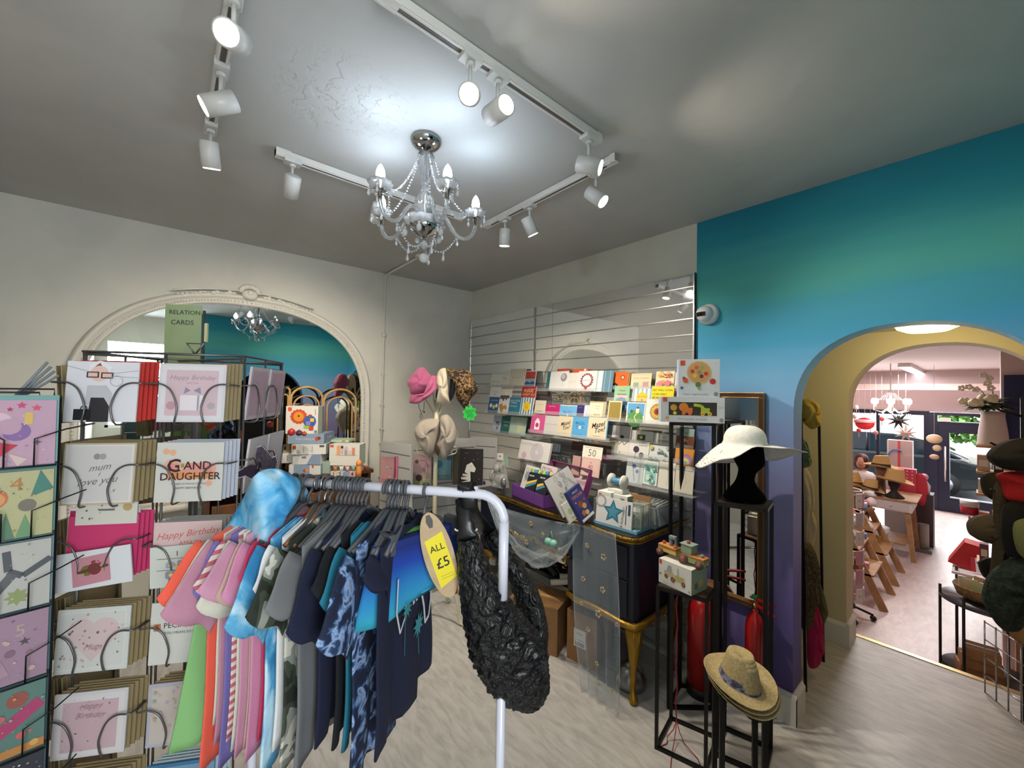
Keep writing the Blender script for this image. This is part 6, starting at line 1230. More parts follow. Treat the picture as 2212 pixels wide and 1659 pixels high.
# photo card resting in the third pocket and the tag above it
o = SO+SR*.086-SB*.068+V((0, 0, ROWZ[2]-.025)); card(skw(o, SR*.99+V((0, 0, .12)), FN, .05), .16, .09, '#cfd0d4', [('p', [(-.27, -.42), (.22, -.36), (.22, .38), (-.27, .32)], '#b8808c'), ('c', -.08, -.02, .08, '#6c6430'), ('c', .02, 0, .09, '#7c2c34'), ('l', [(-.2, -.05), (.2, .05)], .04, '#5c3c30')]+dots(12, ['#a89850', '#8c3840', '#544c28'], 30, (.01, .025), (-.14, .12, -.2, .2)), 'white card with a pink photo of a dried posy, lying across the pocket', gcs)
o = SO+SR*.279-SB*.066+V((0, 0, ROWZ[2]-.03)); card(skw(o, SR*.99+V((0, 0, .05)), FN, .05), .15, .1, '#c6c9c2', [('l', [(-.4, .2), (.1, .18)], .008, '#55524c'), ('l', [(-.4, -.08), (0, -.1)], .008, '#55524c'), ('t', '1', -.1, .3, .12, '#33302c')]+flowers(3, ['#7c7c98', '#8c8ca8', '#9c9cb0'], 3, (.06, .09), '#b8c840')+[('c', .25, -.2, .05, '#b4cc30')], 'white card of purple grey flowers and music lines', gcs)
o = SO+SR*.095-SB*.045+V((0, 0, ROWZ[2]+.105)); card(skw(o, SR, FN, .05), .13, .06, '#c9c6bc', [('r', 0, .1, .26, .08, '#6c6a66'), ('c', .34, .2, .08, '#b09868')]+dots(8, ['#a8a49c', '#5c5854'], 6, (.01, .02), (-.4, 0, -.3, .4)), 'white header of a hanging pack above the crimson card', gcs, name='header_card')
# side stacks: the left and right faces of the spinner
for row in range(6):
    z = ROWZ[row]
    for k in range(6):
        o = SO-SR*(.012+.009*k)+SB*(.02+.075)+V((0, 0, z-.002*k)); q = frame(o, -SB-SR*.12, V((0, 0, 1))+SR*(-.05-.02*k))
        key = ('side', k % 3)
        if key not in kraft_back: kraft_back[key] = (card(q, .15, .15, [kr, '#a89a78', '#7c6e4e'][k % 3], [], 'kraft envelope seen edge on at the left side of the spinner', 'envelopes on the left side of the spinner', .003, name='card_envelope', cat='envelope'), o)
        else: e0, q0 = kraft_back[key]; dup(e0, loc=e0.location+(o-q0))
    pocket(SO-SR*.055+SB*.095+V((0, 0, z)), -SB, -SR).build('pocket', spn)
    for cidx in (0, 1):
        o = SO+SR*(SW+.012)+SB*(.07+.14*cidx)+V((0, 0, z))
        if row < 5:
            card(frame(o, SB, V((0, 0, 1))+SR*.10), .125, .15, ['#c4b4bc', '#c9c0c4', '#b8b8b4', '#c8bcc0', '#bcb4ac'][row], [('r', 0, 0, .84, .86, ['#b89ca8', '#cac4c8', '#c4c4be', '#b8a4ac', '#c4bcb0'][row])]+dots(8, ['#9c8890', '#88909c'], row*2+cidx, (.01, .03)), 'pale card in the right side column of the spinner', 'cards on the right side of the spinner', .006)
            pocket(o, SB, SR, .13).build('pocket', spn)
# green handwritten sign on top
sc = P(395, 716, d=1.28); b = P(392, 790, d=1.28)
t = thing('category_sign', 'green handwritten RELATION CARDS sign standing on top of the spinner', 'sign', b)
F = frame(sc, RH+FH*.15, (0, 0, 1)); mb = MB(); mb.T = F; hW = .052; mb.box((-hW, -.12, -.003), (hW, .085, 0), M('#8c9c72', .5, mix=('#a0ac88', 5, .4, .7))); mb.T = Matrix.Identity(4); mb.build('green_board', t)
mb = MB(); paint(mb, F, .104, .2, [('t', 'RELATION', .04, .30, .185, '#20302c', (('b', .004),)), ('t', 'CARDS', -.02, .14, .2, '#20302c', (('b', .004),))]); mb.build('lettering', t)
mb = MB(); mb.T = F; mb.box((hW+.001, -.12, -.012), (hW+.006, .07, -.004), M('#3a4038', .5)); mb.box((hW+.006, -.03, -.014), (hW+.014, .03, -.006), M('#c9c49c', .5)); mb.box((-.004, -.15, -.008), (.004, -.05, -.004), wire); mb.T = Matrix.Identity(4); mb.build('holder', t)
# ------------------------------------------------------------------ black wire rack of children's cards at the far left
thb = math.radians(49); BR = RH*math.cos(thb)+FH*math.sin(thb); BN = -( -RH*math.sin(thb)+FH*math.cos(thb))
bw = M('#1a161a', .4, .4)
b0 = P(60, 950, d=.88); b0.z = 0
rk = thing('wire_card_rack', 'black wire rack of children\'s birthday cards at the left edge', 'card rack', b0)
kids = [
 ('#b08ca0', [('s', .1, .1, .0, 5, .5, '#c0304c'), ('c', -.1, .2, .12, '#c8a8b8'), ('c', .08, .02, .15, '#7c5c94'), ('c', .0, .1, .13, '#b08ca0'), ('p', [(-.3, -.08), (.1, -.18), (-.1, -.36), (-.26, -.3)], '#b0283c'), ('s', .12, .42, .06, 5, .5, '#b83c68'), ('s', .28, .38, .06, 5, .5, '#c04860'), ('s', .0, .36, .04, 5, .5, '#a82c50'), ('r', .2, .22, .09, .18, '#c8a858'), ('p', [(0, -.3), (.2, -.4), (.1, -.5)], '#c8b0a8'), ('s', .3, -.15, .06, 4, .3, '#4c4c5c')], 'pink card of a unicorn moon over a mushroom, top of the black rack', '#6c9c98'),
 ('#a8a478', [('c', -.15, .12, .17, '#b86838'), ('c', -.12, .1, .11, '#c88c58'), ('p', [(-.5, 0), (-.2, .05), (-.2, -.2), (-.5, -.25)], '#b87c3c'), ('c', .22, -.02, .1, '#6c685c'), ('t', '4', .1, .3, .3, '#a8703c'), ('p', [(-.1, -.5), (.0, -.1), (.1, -.5)], '#54785c'), ('p', [(.1, -.5), (.2, -.15), (.3, -.5)], '#648c64'), ('p', [(.25, .1), (.35, .5), (.5, .2)], '#3c7468'), ('p', [(-.5, -.5), (-.4, -.2), (-.25, -.5)], '#4c6c54')], 'jungle card of a lion and a zebra', '#4c7c78'),
 ('#aaa8a2', [('t', '5', -.1, .28, .32, '#8c6c4c'), ('l', [(.02, .4), (.05, .1), (.2, .0), (.5, .2)], .09, '#484c50'), ('l', [(.1, .05), (-.2, -.35), (-.5, -.4)], .12, '#54585c'), ('p', [(-.5, .3), (-.3, .2), (-.2, .0), (-.5, -.1)], '#7c8c5c'), ('s', .15, -.3, .14, 8, .6, '#84905c'), ('c', -.3, .0, .08, '#c0a090')], 'white card of a grey dinosaur with a number 5', '#5c7c84'),
 ('#94788c', [('t', '5', .2, .25, .26, '#a8948c'), ('c', -.15, .1, .12, '#b4a088'), ('s', .25, .08, .07, 5, .4, '#4c4448'), ('s', -.3, -.05, .05, 5, .4, '#54444c'), ('p', [(-.4, -.4), (.1, -.35), (.0, -.1), (-.3, -.1)], '#a48494'), ('c', .1, -.05, .06, '#7c5c70')]+dots(10, ['#b89c94', '#8c6c78'], 14, (.02, .05)), 'mauve card of a fairy with a number 5', '#3c5c60'),
 ('#54746c', [('p', [(-.5, -.35), (.4, .25), (.5, .1), (-.4, -.5)], '#a03c64'), ('c', -.2, .2, .14, '#a8a060'), ('c', .2, .3, .12, '#8c4c44'), ('c', -.1, -.35, .12, '#c0b8b0'), ('r', .1, -.44, .8, .12, '#b07840')]+dots(12, ['#c89c58', '#8c9c58', '#b85c5c'], 15, (.02, .06)), 'teal and pink crowded card, fifth down the black rack', '#2c4448'),
 ('#2c3038', [('c', .05, -.1, .2, '#5c7c74'), ('c', .05, -.05, .12, '#8c6c54'), ('c', .1, .15, .06, '#8c2c34')]+dots(10, ['#c8c8c0', '#8c8c8c'], 16, (.01, .025)), 'dark space card of a green rocket near the floor', '#3c5458')]
for i, (base, prims, lab, edge) in enumerate(kids):
    z = 1.688-(948-843+i*153)*.88/871; o = b0-BR*.026+V((0, 0, z))
    prims = prims+dots(26, [['#c8a8b8', '#a8708c', '#d0b8c0', '#8c9cb0'], ['#6c8454', '#8c8c5c', '#b89c60', '#54705c'], ['#8c9070', '#b8a898', '#6c7478', '#c4c0b4'], ['#a4808c', '#7c6478', '#b8a09c'], ['#c88c54', '#7c9c84', '#b05c74'], ['#4c5c68', '#8c8c84']][i], 40+i, (.006, .02), (-.47, .47, -.47, .47))
    card(frame(o, BR, V((0, 0, 1))-BN*.05), .132, .142, base, prims, lab, 'cards on the black wire rack')
    for k in range(3): card(frame(o-BN*(.006+.005*k)+V((0, 0, .004+.003*k))+BR*.003, BR, V((0, 0, 1))-BN*.05), .134, .143, edge, [], 'dark teal envelope behind a front card of the black rack', 'envelopes on the black wire rack', .003, name='card_envelope', cat='envelope')
    mb = MB()
    for s0, s1 in ((-.02, -.005), (.062, .036)):
        a = o+BR*(s0-.0)+BN*.0+V((0, 0, .0)); mb.tube([o+BR*s0*1.9-BN*.02+V((0, 0, .012)), o+BR*s0*1.3+BN*.02+V((0, 0, .006)), o+BR*s1+BN*.024+V((0, 0, -.012)), o+BR*s1+BN*.02+V((0, 0, -.07))], .0016, bw, 6)
    mb.tube([o-BR*.07+BN*.02+V((0, 0, -.072)), o+BR*.068+BN*.02+V((0, 0, -.072)), o+BR*.068-BN*.03+V((0, 0, -.072))], .0018, bw, 6); mb.build('pocket', rk)
mb = MB()
for s in (-.075, .072): mb.tube([b0-BR*.026+BR*s-BN*.035, b0-BR*.026+BR*s-BN*.035+V((0, 0, 1.66))], .003, bw, 6)
z = 1.655; o = b0-BR*.026-BN*.03+V((0, 0, z)); 
for s, h in ((.062, .022), (.04, .014)): mb.tube([o-BR*s, o-BR*s+V((0, 0, h)), o+BR*s+V((0, 0, h)), o+BR*s], .0022, bw, 6)
mb.tube([o-BR*.075, o+BR*.072], .003, bw, 6); mb.build('wire_frame', rk)
mb = MB()
for k in range(4): mb.tube([o-BN*(.03+.012*k)-BR*.01+V((0, 0, -.02)), o-BN*(.03+.012*k)+BR*(.05+.006*k)+V((0, 0, .085-.01*k))], .003, M('#7c8488', .5), 6)
solo(mb, 'stick_bundle', 'small bundle of grey sticks poking up behind the black wire rack', 'sticks')
# ------------------------------------------------------------------ soft things: an outline with its own depth, puffed on both sides
def puff(mb, ol, c, th, mt, d, dd=None, fold=0, fr_=3, rings=9, seed=0, n=56):
    """ol: outline in picture positions, c: middle; th: half thickness; d: distance, dd: extra distance per outline point"""
    dd = dd or [0]*len(ol); N = len(ol); P3 = []
    for k in range(n):
        t = k/n*N; i = int(t) % N; f = t-int(t)
        def cr(g): 
            p0, p1, p2, p3 = (g((i-1) % N), g(i), g((i+1) % N), g((i+2) % N)); return .5*((2*p1)+(p2-p0)*f+(2*p0-5*p1+4*p2-p3)*f*f+(-p0+3*p1-3*p2+p3)*f**3)
        x = cr(lambda j: ol[j][0]); y = cr(lambda j: ol[j][1]); e = cr(lambda j: dd[j]); P3.append(P(x, y, d=d+e))
    C0 = P(*c, d=d+sum(dd)/N); R = random.Random(seed); ph = R.uniform(0, 6)
    vs = []; fs = []
    for side in (1, -1):
        for j in range(rings+1):
            t = j/rings
            for k in range(n):
                q = C0.lerp(P3[k], t); w_ = th*math.sqrt(max(0, 1-t**2.4)); a = 2*PI*k/n
                if side == 1: w_ += fold*math.sin(fr_*a*1.0+ph+t*4)*(t*(1.05-t))*3+fold*.5*math.sin(fr_*2.3*a+ph*2+t*9)*(t*(1.05-t))*3
                vs.append(q-FW*(w_*side if side == 1 else -w_*.8))
    m_ = n*(rings+1)
    for s_ in (0, 1):
        for j in range(rings):
            for k in range(n):
                a, b = s_*m_+j*n+k, s_*m_+j*n+(k+1) % n; f = (a, b, b+n, a+n); fs.append(f if s_ == 0 else f[::-1])
    mb.add(vs, fs, mt, True); return mb
def soft(name, label, cat, ol, c, th, mt, d, fold=.006, fr_=3, seed=0, group=None, dd=None, part='fabric'):
    q = min(ol, key=lambda p: -p[1]); t = thing(name, label, cat, P(c[0], q[1], d=d), group)
    mb = MB(); puff(mb, ol, c, th, mt, d, dd, fold, fr_, seed=seed); mb.build(part, t); return t
def crp(X, Y): return 800+X/7.9, 920+Y/7.9
def ch_(X, Y): return 860+X/7.54, 780+Y/7.54
# ------------------------------------------------------------------ cream hat stand with sun hats
crm = M('#c3bda0', .45); hx = V((.935, -.955, 0)); 
hs = thing('hat_stand', 'cream metal hat stand with curled hooks, covered in sun hats, left of the slatwall', 'hat stand', hx)
mb = MB(); mb.cyl(hx+V((0, 0, .2)), hx+V((0, 0, 1.62)), .016, crm, 14); mb.build('pole', hs)
for k in range(4):
    a = k*PI/2+.5; dv = V((math.cos(a), math.sin(a), 0)); mb = MB(); mb.tube([bez([hx+V((0, 0, .28)), hx+dv*.1+V((0, 0, .3)), hx+dv*.2+V((0, 0, .18)), hx+dv*.22+V((0, 0, .04)), hx+dv*.26+V((0, 0, .012))], i/12) for i in range(13)], .010, crm, 8); mb.build('foot', hs)
for k in range(4):
    dv = [RH*.95+FH*.3, -RH*.95+FH*.3, RH*.4+FH*.9, -RH*.4+FH*.9][k].normalized(); mb = MB(); mb.tube([bez([hx+V((0, 0, 1.48)), hx+dv*.05+V((0, 0, 1.56)), hx+dv*.12+V((0, 0, 1.66)), hx+dv*.17+V((0, 0, 1.72)), hx+dv*.20+V((0, 0, 1.69))], i/14) for i in range(15)], .007, crm, 8); mb.build('hook', hs)
    mb = MB(); q = hx+dv*.13+V((0, 0, 1.36+.0*k)); mb.tube([hx+V((0, 0, 1.30)), hx+dv*.08+V((0, 0, 1.30))]+arc(q, .035, -90, 200, 12, tuple(dv), (0, 0, 1)), .005, crm, 7); mb.build('hook', hs)
    mb = MB(); q = hx+dv*.13+V((0, 0, 1.24)); mb.tube([hx+V((0, 0, 1.2)), hx+dv*.08+V((0, 0, 1.2))]+arc(q, .028, -90, 200, 12, tuple(dv), (0, 0, 1)), .005, crm, 7); mb.build('hook', hs)
pk = M('#a05072', .9, bump=(200, .2), sheen=.2)
t = thing('bucket_hat', 'dusty pink bucket hat with a chin cord hung on the hat stand', 'hat', P(910, 872, d=2.98), 'hats on the cream hat stand')
mb = MB(); puff(mb, [ch_(*p) for p in ((145, 350), (230, 220), (330, 120), (420, 105), (480, 170), (540, 240), (560, 330), (540, 440), (400, 530), (230, 555), (180, 450))], ch_(360, 340), .075, pk, 2.98, fold=.004, seed=1); mb.build('crown', t)
mb = MB(); puff(mb, [ch_(*p) for p in ((205, 550), (260, 548), (420, 520), (540, 430), (575, 340), (545, 245), (620, 250), (640, 400), (600, 480), (520, 570), (420, 640), (330, 690), (220, 690), (175, 665))], ch_(430, 560), .05, pk, 2.955, dd=[0, -.02, -.04, -.03, -.01, .03, .04, 0, -.03, -.05, -.05, -.04, -.01, 0], fold=.004, seed=2); mb.build('brim', t)
mb = MB(); mb.tube([P(*ch_(a, b), d=2.93) for a, b in ((330, 690), (345, 770), (375, 830), (400, 820), (420, 780), (425, 660))], .0022, M('#1c1820', .5), 5); mb.tube([P(*ch_(a, b), d=2.93) for a, b in ((375, 840), (350, 900), (370, 945), (395, 920), (385, 860), (375, 840))], .0022, M('#1c1820', .5), 5); mb.ball(P(*ch_(425, 830), d=2.93), .007, M('#1c1820', .4)); mb.build('chin_cord', t)
beige = M('#b3a894', .9, bump=(150, .25)); cr2 = M('#c9bda6', .9, bump=(150, .2))
t = soft('legionnaire_hat', 'cream cap with a neck flap between the pink and leopard hats', 'hat', [ch_(*p) for p in ((640, 200), (700, 125), (770, 115), (820, 180), (848, 300), (835, 450), (825, 560), (845, 690), (740, 705), (625, 690), (640, 560), (655, 450), (620, 340))], ch_(735, 420), .06, cr2, 2.99, .008, 3, 4, 'hats on the cream hat stand')
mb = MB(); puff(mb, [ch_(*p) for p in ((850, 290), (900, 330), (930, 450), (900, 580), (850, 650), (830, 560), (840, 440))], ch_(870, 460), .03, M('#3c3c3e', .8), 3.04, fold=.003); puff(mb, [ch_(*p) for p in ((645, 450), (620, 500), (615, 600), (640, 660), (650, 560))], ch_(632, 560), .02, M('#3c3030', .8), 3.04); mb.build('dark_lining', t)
leo = patch_mat('leopard_print', [(0, '#140c08'), (.24, '#4a2c16'), (.36, '#86683e'), (.5, '#6e5230'), (.54, '#1c120a')], 27, 'voronoi')
t = soft('leopard_hat', 'leopard print bucket hat, rightmost on the hat stand', 'hat', [ch_(*p) for p in ((775, 115), (900, 135), (1030, 130), (1150, 150), (1220, 260), (1265, 350), (1305, 440), (1270, 520), (1190, 610), (1140, 700), (1080, 775), (1010, 690), (950, 600), (935, 480), (900, 340), (840, 230))], ch_(1080, 400), .08, leo, 2.97, .008, 3, 6, 'hats on the cream hat stand', dd=[.02, .02, .03, .03, .04, .03, .02, 0, 0, 0, 0, 0, -.01, -.02, -.02, 0])
grs = M('#a0968a', .9, bump=(130, .3))
soft('floppy_hat', 'stone grey soft sun hat low on the hat stand, left one of the pair', 'hat', [ch_(*p) for p in ((560, 935), (420, 955), (320, 1020), (265, 1130), (290, 1260), (360, 1390), (480, 1530), (530, 1570), (600, 1480), (650, 1330), (690, 1150), (690, 1000), (640, 950))], ch_(480, 1200), .07, grs, 2.97, .010, 3, 8, 'hats on the cream hat stand')
t = soft('floppy_hat', 'stone grey soft sun hat low on the hat stand, right one of the pair', 'hat', [ch_(*p) for p in ((700, 900), (790, 870), (860, 920), (920, 1030), (945, 1150), (945, 1270), (900, 1400), (830, 1500), (780, 1590), (700, 1600), (640, 1500), (620, 1390), (670, 1250), (690, 1100), (680, 980))], ch_(790, 1230), .07, grs, 2.94, .010, 4, 9, 'hats on the cream hat stand')
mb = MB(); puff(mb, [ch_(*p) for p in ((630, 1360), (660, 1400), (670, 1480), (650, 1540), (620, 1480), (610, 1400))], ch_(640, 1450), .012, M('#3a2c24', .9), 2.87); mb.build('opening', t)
# green star shaped price tag
F = frame(P(*ch_(1165, 850), d=2.93), RH+FH*.1, (0, 0, 1)); t = thing('star_tag', 'fluorescent green star shaped price tag below the leopard hat', 'price tag', P(*ch_(1165, 1000), d=2.93))
mb = MB(); mb.T = F; pts = [((.056 if k % 2 == 0 else .040)*math.sin(PI*k/8+.2), (.062 if k % 2 == 0 else .044)*math.cos(PI*k/8+.2)) for k in range(16)]; mb.prism([(x, y, -.002) for x, y in pts], (0, 0, .002), M('#1fb83c', .5)); mb.build('card', t)
mb = MB(); paint(mb, F, .1, .1, [('t', 'SUMMER', .02, .18, .19, '#123c18'), ('t', 'PRICE', -.06, .04, .19, '#123c18'), ('t', 'HATS', .05, -.10, .19, '#123c18'), ('t', '£7.50', .05, -.24, .2, '#123c18')]); mb.build('lettering', t)
mb = MB(); mb.tube([P(*ch_(1165, 760), d=2.93), P(*ch_(1160, 690), d=2.95)], .0015, M('#a83c3c', .5), 5); mb.tube([P(*ch_(1255, 530), d=2.95), P(*ch_(1325, 605), d=2.95)], .002, M('#8c2830', .5), 5); mb.build('string', t)
# ------------------------------------------------------------------ white slatted gondola with gift bags
gw = M('#b9b9b6', .5); gl_ = M('#5c5c5a', .6)
gd = thing('gondola_display', 'white slatted gondola display holding children\'s gift bags in the corner', 'display stand', (.5, -.6, 0))
GZ = 1.27
def slatp(mb, a, b, z1, th=.018, side=1, z0=.12):
    a = V(a); b = V(b); d = (b-a).normalized(); n = V((-d.y, d.x, 0))
    mb.prism([a-n*th/2, b-n*th/2, b+n*th/2, a+n*th/2], (0, 0, z1-z0), gw)
    k = z1-z0-.085
    while k > .05:
        for s_ in (-1, 1): mb.bar(a+d*.01+n*(th/2+.0006)*s_+V((0, 0, k)), b-d*.02+n*(th/2+.0006)*s_+V((0, 0, k)), .0012, .007, gl_)
        k -= .1
    return mb
mb = MB(); mb.T = Matrix.Translation((0, 0, .12))
slatp(mb, (.36, -1.13, 0), (.76, -1.055, 0), GZ); mb.build('left_panel', gd)
mb = MB(); mb.T = Matrix.Translation((0, 0, .12)); slatp(mb, (.50, -.33, 0), (.72, -.19, 0), GZ); mb.build('right_panel', gd)
mb = MB(); mb.T = Matrix.Translation((0, 0, .12)); slatp(mb, (.42, -1.10, 0), (.56, -.32, 0), GZ-.005); mb.build('spine_panel', gd)
mb = MB(); mb.T = Matrix.Translation((0, 0, .12)); mb.prism([(.38, -1.1, .0), (.58, -1.06, 0), (.66, -.25, 0), (.55, -.2, 0)], (0, 0, .05), gw); mb.T = Matrix.Identity(4); mb.prism([(.40, -1.08, .0), (.56, -1.04, 0), (.63, -.27, 0), (.55, -.25, 0)], (0, 0, .12), M('#8a8a88', .5)); mb.build('base', gd)
def gbag(q, d, base, prims, label, th=.03, group='gift bags on the gondola', yaw=0., handle='#b8a8a0'):
    (x0, y0, x1, y1) = q; c = P((x0+x1)/2, (y0+y1)/2, d=d); 
    w_ = (P(x1, (y0+y1)/2, d=d)-P(x0, (y0+y1)/2, d=d)).length; h_ = (P((x0+x1)/2, y1, d=d)-P((x0+x1)/2, y0, d=d)).length
    t = thing('gift_bag', label, 'gift bag', c-V((0, 0, h_/2)), group); F = frame(c, RH+FH*yaw, (0, 0, 1))
    mb = MB(); mb.T = F; mb.box((-w_/2, -h_/2, -th), (w_/2, h_/2, 0), M(base, .4)); mb.T = Matrix.Identity(4); paint(mb, F, w_, h_, prims); mb.build('bag', t)
    mb = MB(); mb.T = F; mb.tube([(-w_*.2, h_/2, -.004), (-w_*.15, h_/2+.012, -.004), (w_*.15, h_/2+.012, -.004), (w_*.2, h_/2, -.004)], .002, M(handle, .5), 5); mb.T = Matrix.Identity(4); mb.build('handle', t); return t
B = lambda a, b, c, d: (*crp(a, b), *crp(c, d))
for k in range(4): gbag(B(400+k*45, 530, 470+k*45, 1010), 3.16+.01*k, ['#a8486c', '#b06078', '#9c5468', '#a8705c'][k], [('r', .2, 0, .3, 1, '#c4788c'), ('p', [(-.3, -.3), (.4, -.1), (.1, -.45)], '#c89090')], 'pink gift bags hung edge on against the left panel of the gondola', group='pink bags seen edge on')
gbag(B(175, 540, 400, 1000), 3.12, '#a4787c', [('c', -.3, .35, .08, '#b8844c'), ('c', 0, .15, .1, '#4c7c6c'), ('c', .0, .15, .05, '#d8c8b0'), ('c', .3, .1, .08, '#5c7c6c'), ('c', -.2, -.15, .1, '#b87c4c'), ('r', 0, -.38, .9, .2, '#a0606c'), ('c', .2, -.2, .06, '#d0a0a0')], 'pink and orange patterned gift bag, leftmost on the gondola')
gbag(B(715, 500, 1045, 1070), 3.3, '#b89a9e', [('r', 0, -.36, 1, .28, '#98a078'), ('c', -.28, .3, .1, '#5c5040'), ('l', [(-.1, .35), (.2, .33), (.32, .2), (.3, .05)], .04, '#a8506c'), ('c', -.15, -.18, .18, '#4c3c34'), ('c', .1, -.22, .08, '#b8a898'), ('p', [(.2, -.2), (.3, .1), (.4, -.2)], '#8c9c6c'), ('c', .12, .05, .03, '#a8485c'), ('c', .15, -.38, .1, '#4a3228')], 'pale pink gift bag with woodland animals', yaw=-.1)
gbag(B(1045, 480, 1390, 910), 3.42, '#2c4c58', [('r', .02, .0, .9, .94, '#6c98a4'), ('c', -.15, .1, .2, '#2c6c88'), ('c', .35, .35, .12, '#2c5c8c'), ('r', 0, -.38, .8, .12, '#5c7c7c')], 'teal blue gift bag in the middle of the gondola')
for k in range(5): gbag(B(1400+27*k, 430-8*k, 1560+27*k, 1000), 3.30-.012*k, '#26211c', [('r', -.45, 0, .06, 1, '#6c6250')], 'black gift bags stacked behind the zebra bag', .008, group='black bags stacked behind the zebra bag', handle='#6c5030')
gbag(B(1525, 400, 1920, 1010), 3.22, '#1d1814', [('p', [(-.22, .0), (-.1, .08), (.22, .28), (.0, .46-.3), (-.3, -.1)], '#1d1814'), ('p', [(-.28, -.14), (-.2, .06), (.02, .14), (.2, -.04), (.14, -.14), (-.04, -.12), (-.02, -.4), (-.46, -.42), (-.1, -.36), (-.42, -.34), (-.44, -.28), (-.12, -.26), (-.38, -.24), (-.36, -.18), (-.12, -.2)], '#cfcbc2'), ('c', .0, .03, .015, '#3a342c')]+dots(11, ['#b8b0a0'], 5, (.01, .02)), 'black gift bag with a white zebra', .03, handle='#7c5c38')
mb = MB(); a = P(1046, 1043, d=3.58); mb.ball(a, .015, M('#2c2c6c', .4), (1.2, .5, 1.2)); solo(mb, 'hair_clip', 'small indigo bird clip at the right edge of the gondola', 'clip')
# ------------------------------------------------------------------ wooden drawer cabinet with toys below the arched mirror
wd = M('#5c3820', .45, mix=('#482a16', 9, .35, .65, 8), stretch=(1, 6, 1)); wd2 = M('#6e4828', .45, mix=('#5a3a20', 9, .35, .65, 8), stretch=(1, 6, 1))
CZ = 1.05; cb = thing('drawer_cabinet', 'dark wooden drawer cabinet with toy boxes on top below the arched mirror', 'cabinet', (.2, -1.75, 0))
mb = MB(); mb.box((.03, -2.30, CZ-.03), (.39, -1.203, CZ), wd); mb.build('top', cb, bev=.004)
mb = MB(); mb.box((.04, -2.28, .08), (.36, -2.26, CZ-.03), wd); mb.box((.04, -1.235, .08), (.36, -1.215, CZ-.03), wd2); mb.box((.04, -2.28, .08), (.06, -1.215, CZ-.03), wd); mb.box((.04, -2.28, .0), (.36, -1.215, .1), wd); mb.box((.04, -1.76, .08), (.36, -1.74, CZ-.03), wd); mb.build('carcass', cb)
for y0, y1 in ((-2.25, -1.77), (-1.73, -1.245)):
    for k in range(6):
        z = .12+.135*k; mb = MB(); mb.box((.34, y0, z), (.372, y1, z+.122), wd2); dw = mb.build('drawer', cb, bev=.004); mb = MB(); mb.ball((.382, (y0+y1)/2, z+.06), .014, M('#8c6c3c', .35, .8)); mb.build('knob', dw)
def tp(X, Y): return 560+X/7.9, 860+Y/7.9
def tbox(q, d, h, dep, base, front, label, side=None, yaw=0., z=None, group='toy boxes on the wooden cabinet'):
    """q: picture box of the front face"""
    x0, y0, x1, y1 = q; c = P((x0+x1)/2, y1, d=d); w_ = (P(x1, y1, d=d)-P(x0, y1, d=d)).length
    if z is not None: c.z = z
    F = frame(c, RH+FH*yaw, (0, 0, 1)); return wbox(F, w_, h, dep, base, front, label, side, group)
T_ = lambda a, b, c, d: (*tp(a, b), *tp(c, d))
lg = [('r', -.42, .42, .12, .1, '#d0582c')]
GREY = '#8496aa'
zb = CZ+.001
tbox(T_(520, 1170, 1030, 1330), 2.98, .075, .20, '#c9cbc8', [('r', -.1, 0, .5, 1, '#7f93a8'), ('c', .0, -.1, .06, '#b04830'), ('c', .06, -.05, .05, '#c88c4c'), ('r', .25, .3, .06, .3, '#c8502c')], 'lowest box of the toy box stack, grey blue and white', side=[('r', 0, 0, 1, 1, '#8093a8')], z=zb, yaw=.15)
tbox(T_(330, 970, 560, 1150), 3.02, .074, .16, '#cdcdc8', [('r', -.38, .1, .2, .25, '#d0582c'), ('r', .1, 0, .04, .6, '#8c8c8c')], 'white box end poking out at the left of the second layer', z=zb+.0765, yaw=.3)
tbox(T_(580, 980, 1030, 1150), 2.98, .074, .14, '#c6c8c8', [('r', -.1, .2, .16, .2, '#6c6c6c'), ('p', [(0, -.5), (.2, .5), (.5, .5), (.5, -.5)], '#7f8fa6')], 'white and grey box in the second layer of the stack', z=zb+.0765, yaw=.1)
tbox(T_(570, 820, 1115, 985), 2.98, .074, .22, '#cfcfca', [('r', -.42, .2, .1, .35, '#d0582c'), ('r', -.15, 0, .02, .7, '#b08c88'), ('r', .1, 0, .02, .7, '#8c8c90'), ('r', .38, .3, .14, .2, '#4c4c4c')], 'white toy box with a small orange logo, third layer of the stack', side=[('r', 0, 0, 1, 1, '#9aa0a0')], z=zb+.152, yaw=.2)
tbox(T_(500, 620, 1090, 800), 2.99, .072, .24, GREY, [('t', 'fruit cutting set', 0, 0, .09, '#c4ccd4'), ('c', .3, .0, .06, '#b0543c'), ('c', .36, .08, .05, '#7c3c34')], 'flat grey blue toy box under the lion puzzle box', side=[('r', 0, 0, 1, 1, '#71829a'), ('t', 'wooden', 0, .1, .14, '#b4bcc8')], z=zb+.228, yaw=.12)
lion = [('r', -.38, .38, .12, .14, '#d0582c')]+[('c', -.1+.21*math.cos(k*.45), .12+.21*math.sin(k*.45), .055, '#c8502c') for k in range(14)]+[('c', -.1, .12, .21, '#c8502c'), ('c', -.1, .12, .16, '#dc8c30'), ('c', -.1, .14, .03, '#201814'), ('c', .25, -.05, .2, '#3c5ca0'), ('r', .2, -.12, .14, .14, '#8c7cb0'), ('r', .32, .0, .12, .12, '#d8c038'), ('r', .16, -.26, .2, .1, '#9cb83c'), ('r', .3, -.3, .14, .14, '#c84430'), ('r', .35, -.14, .1, .1, '#3c5ca0'), ('r', .26, .16, .1, .08, '#b83c34'), ('c', .44, -.42, .05, '#7c8488'), ('r', .42, .3, .03, .2, '#9ca0a0')]
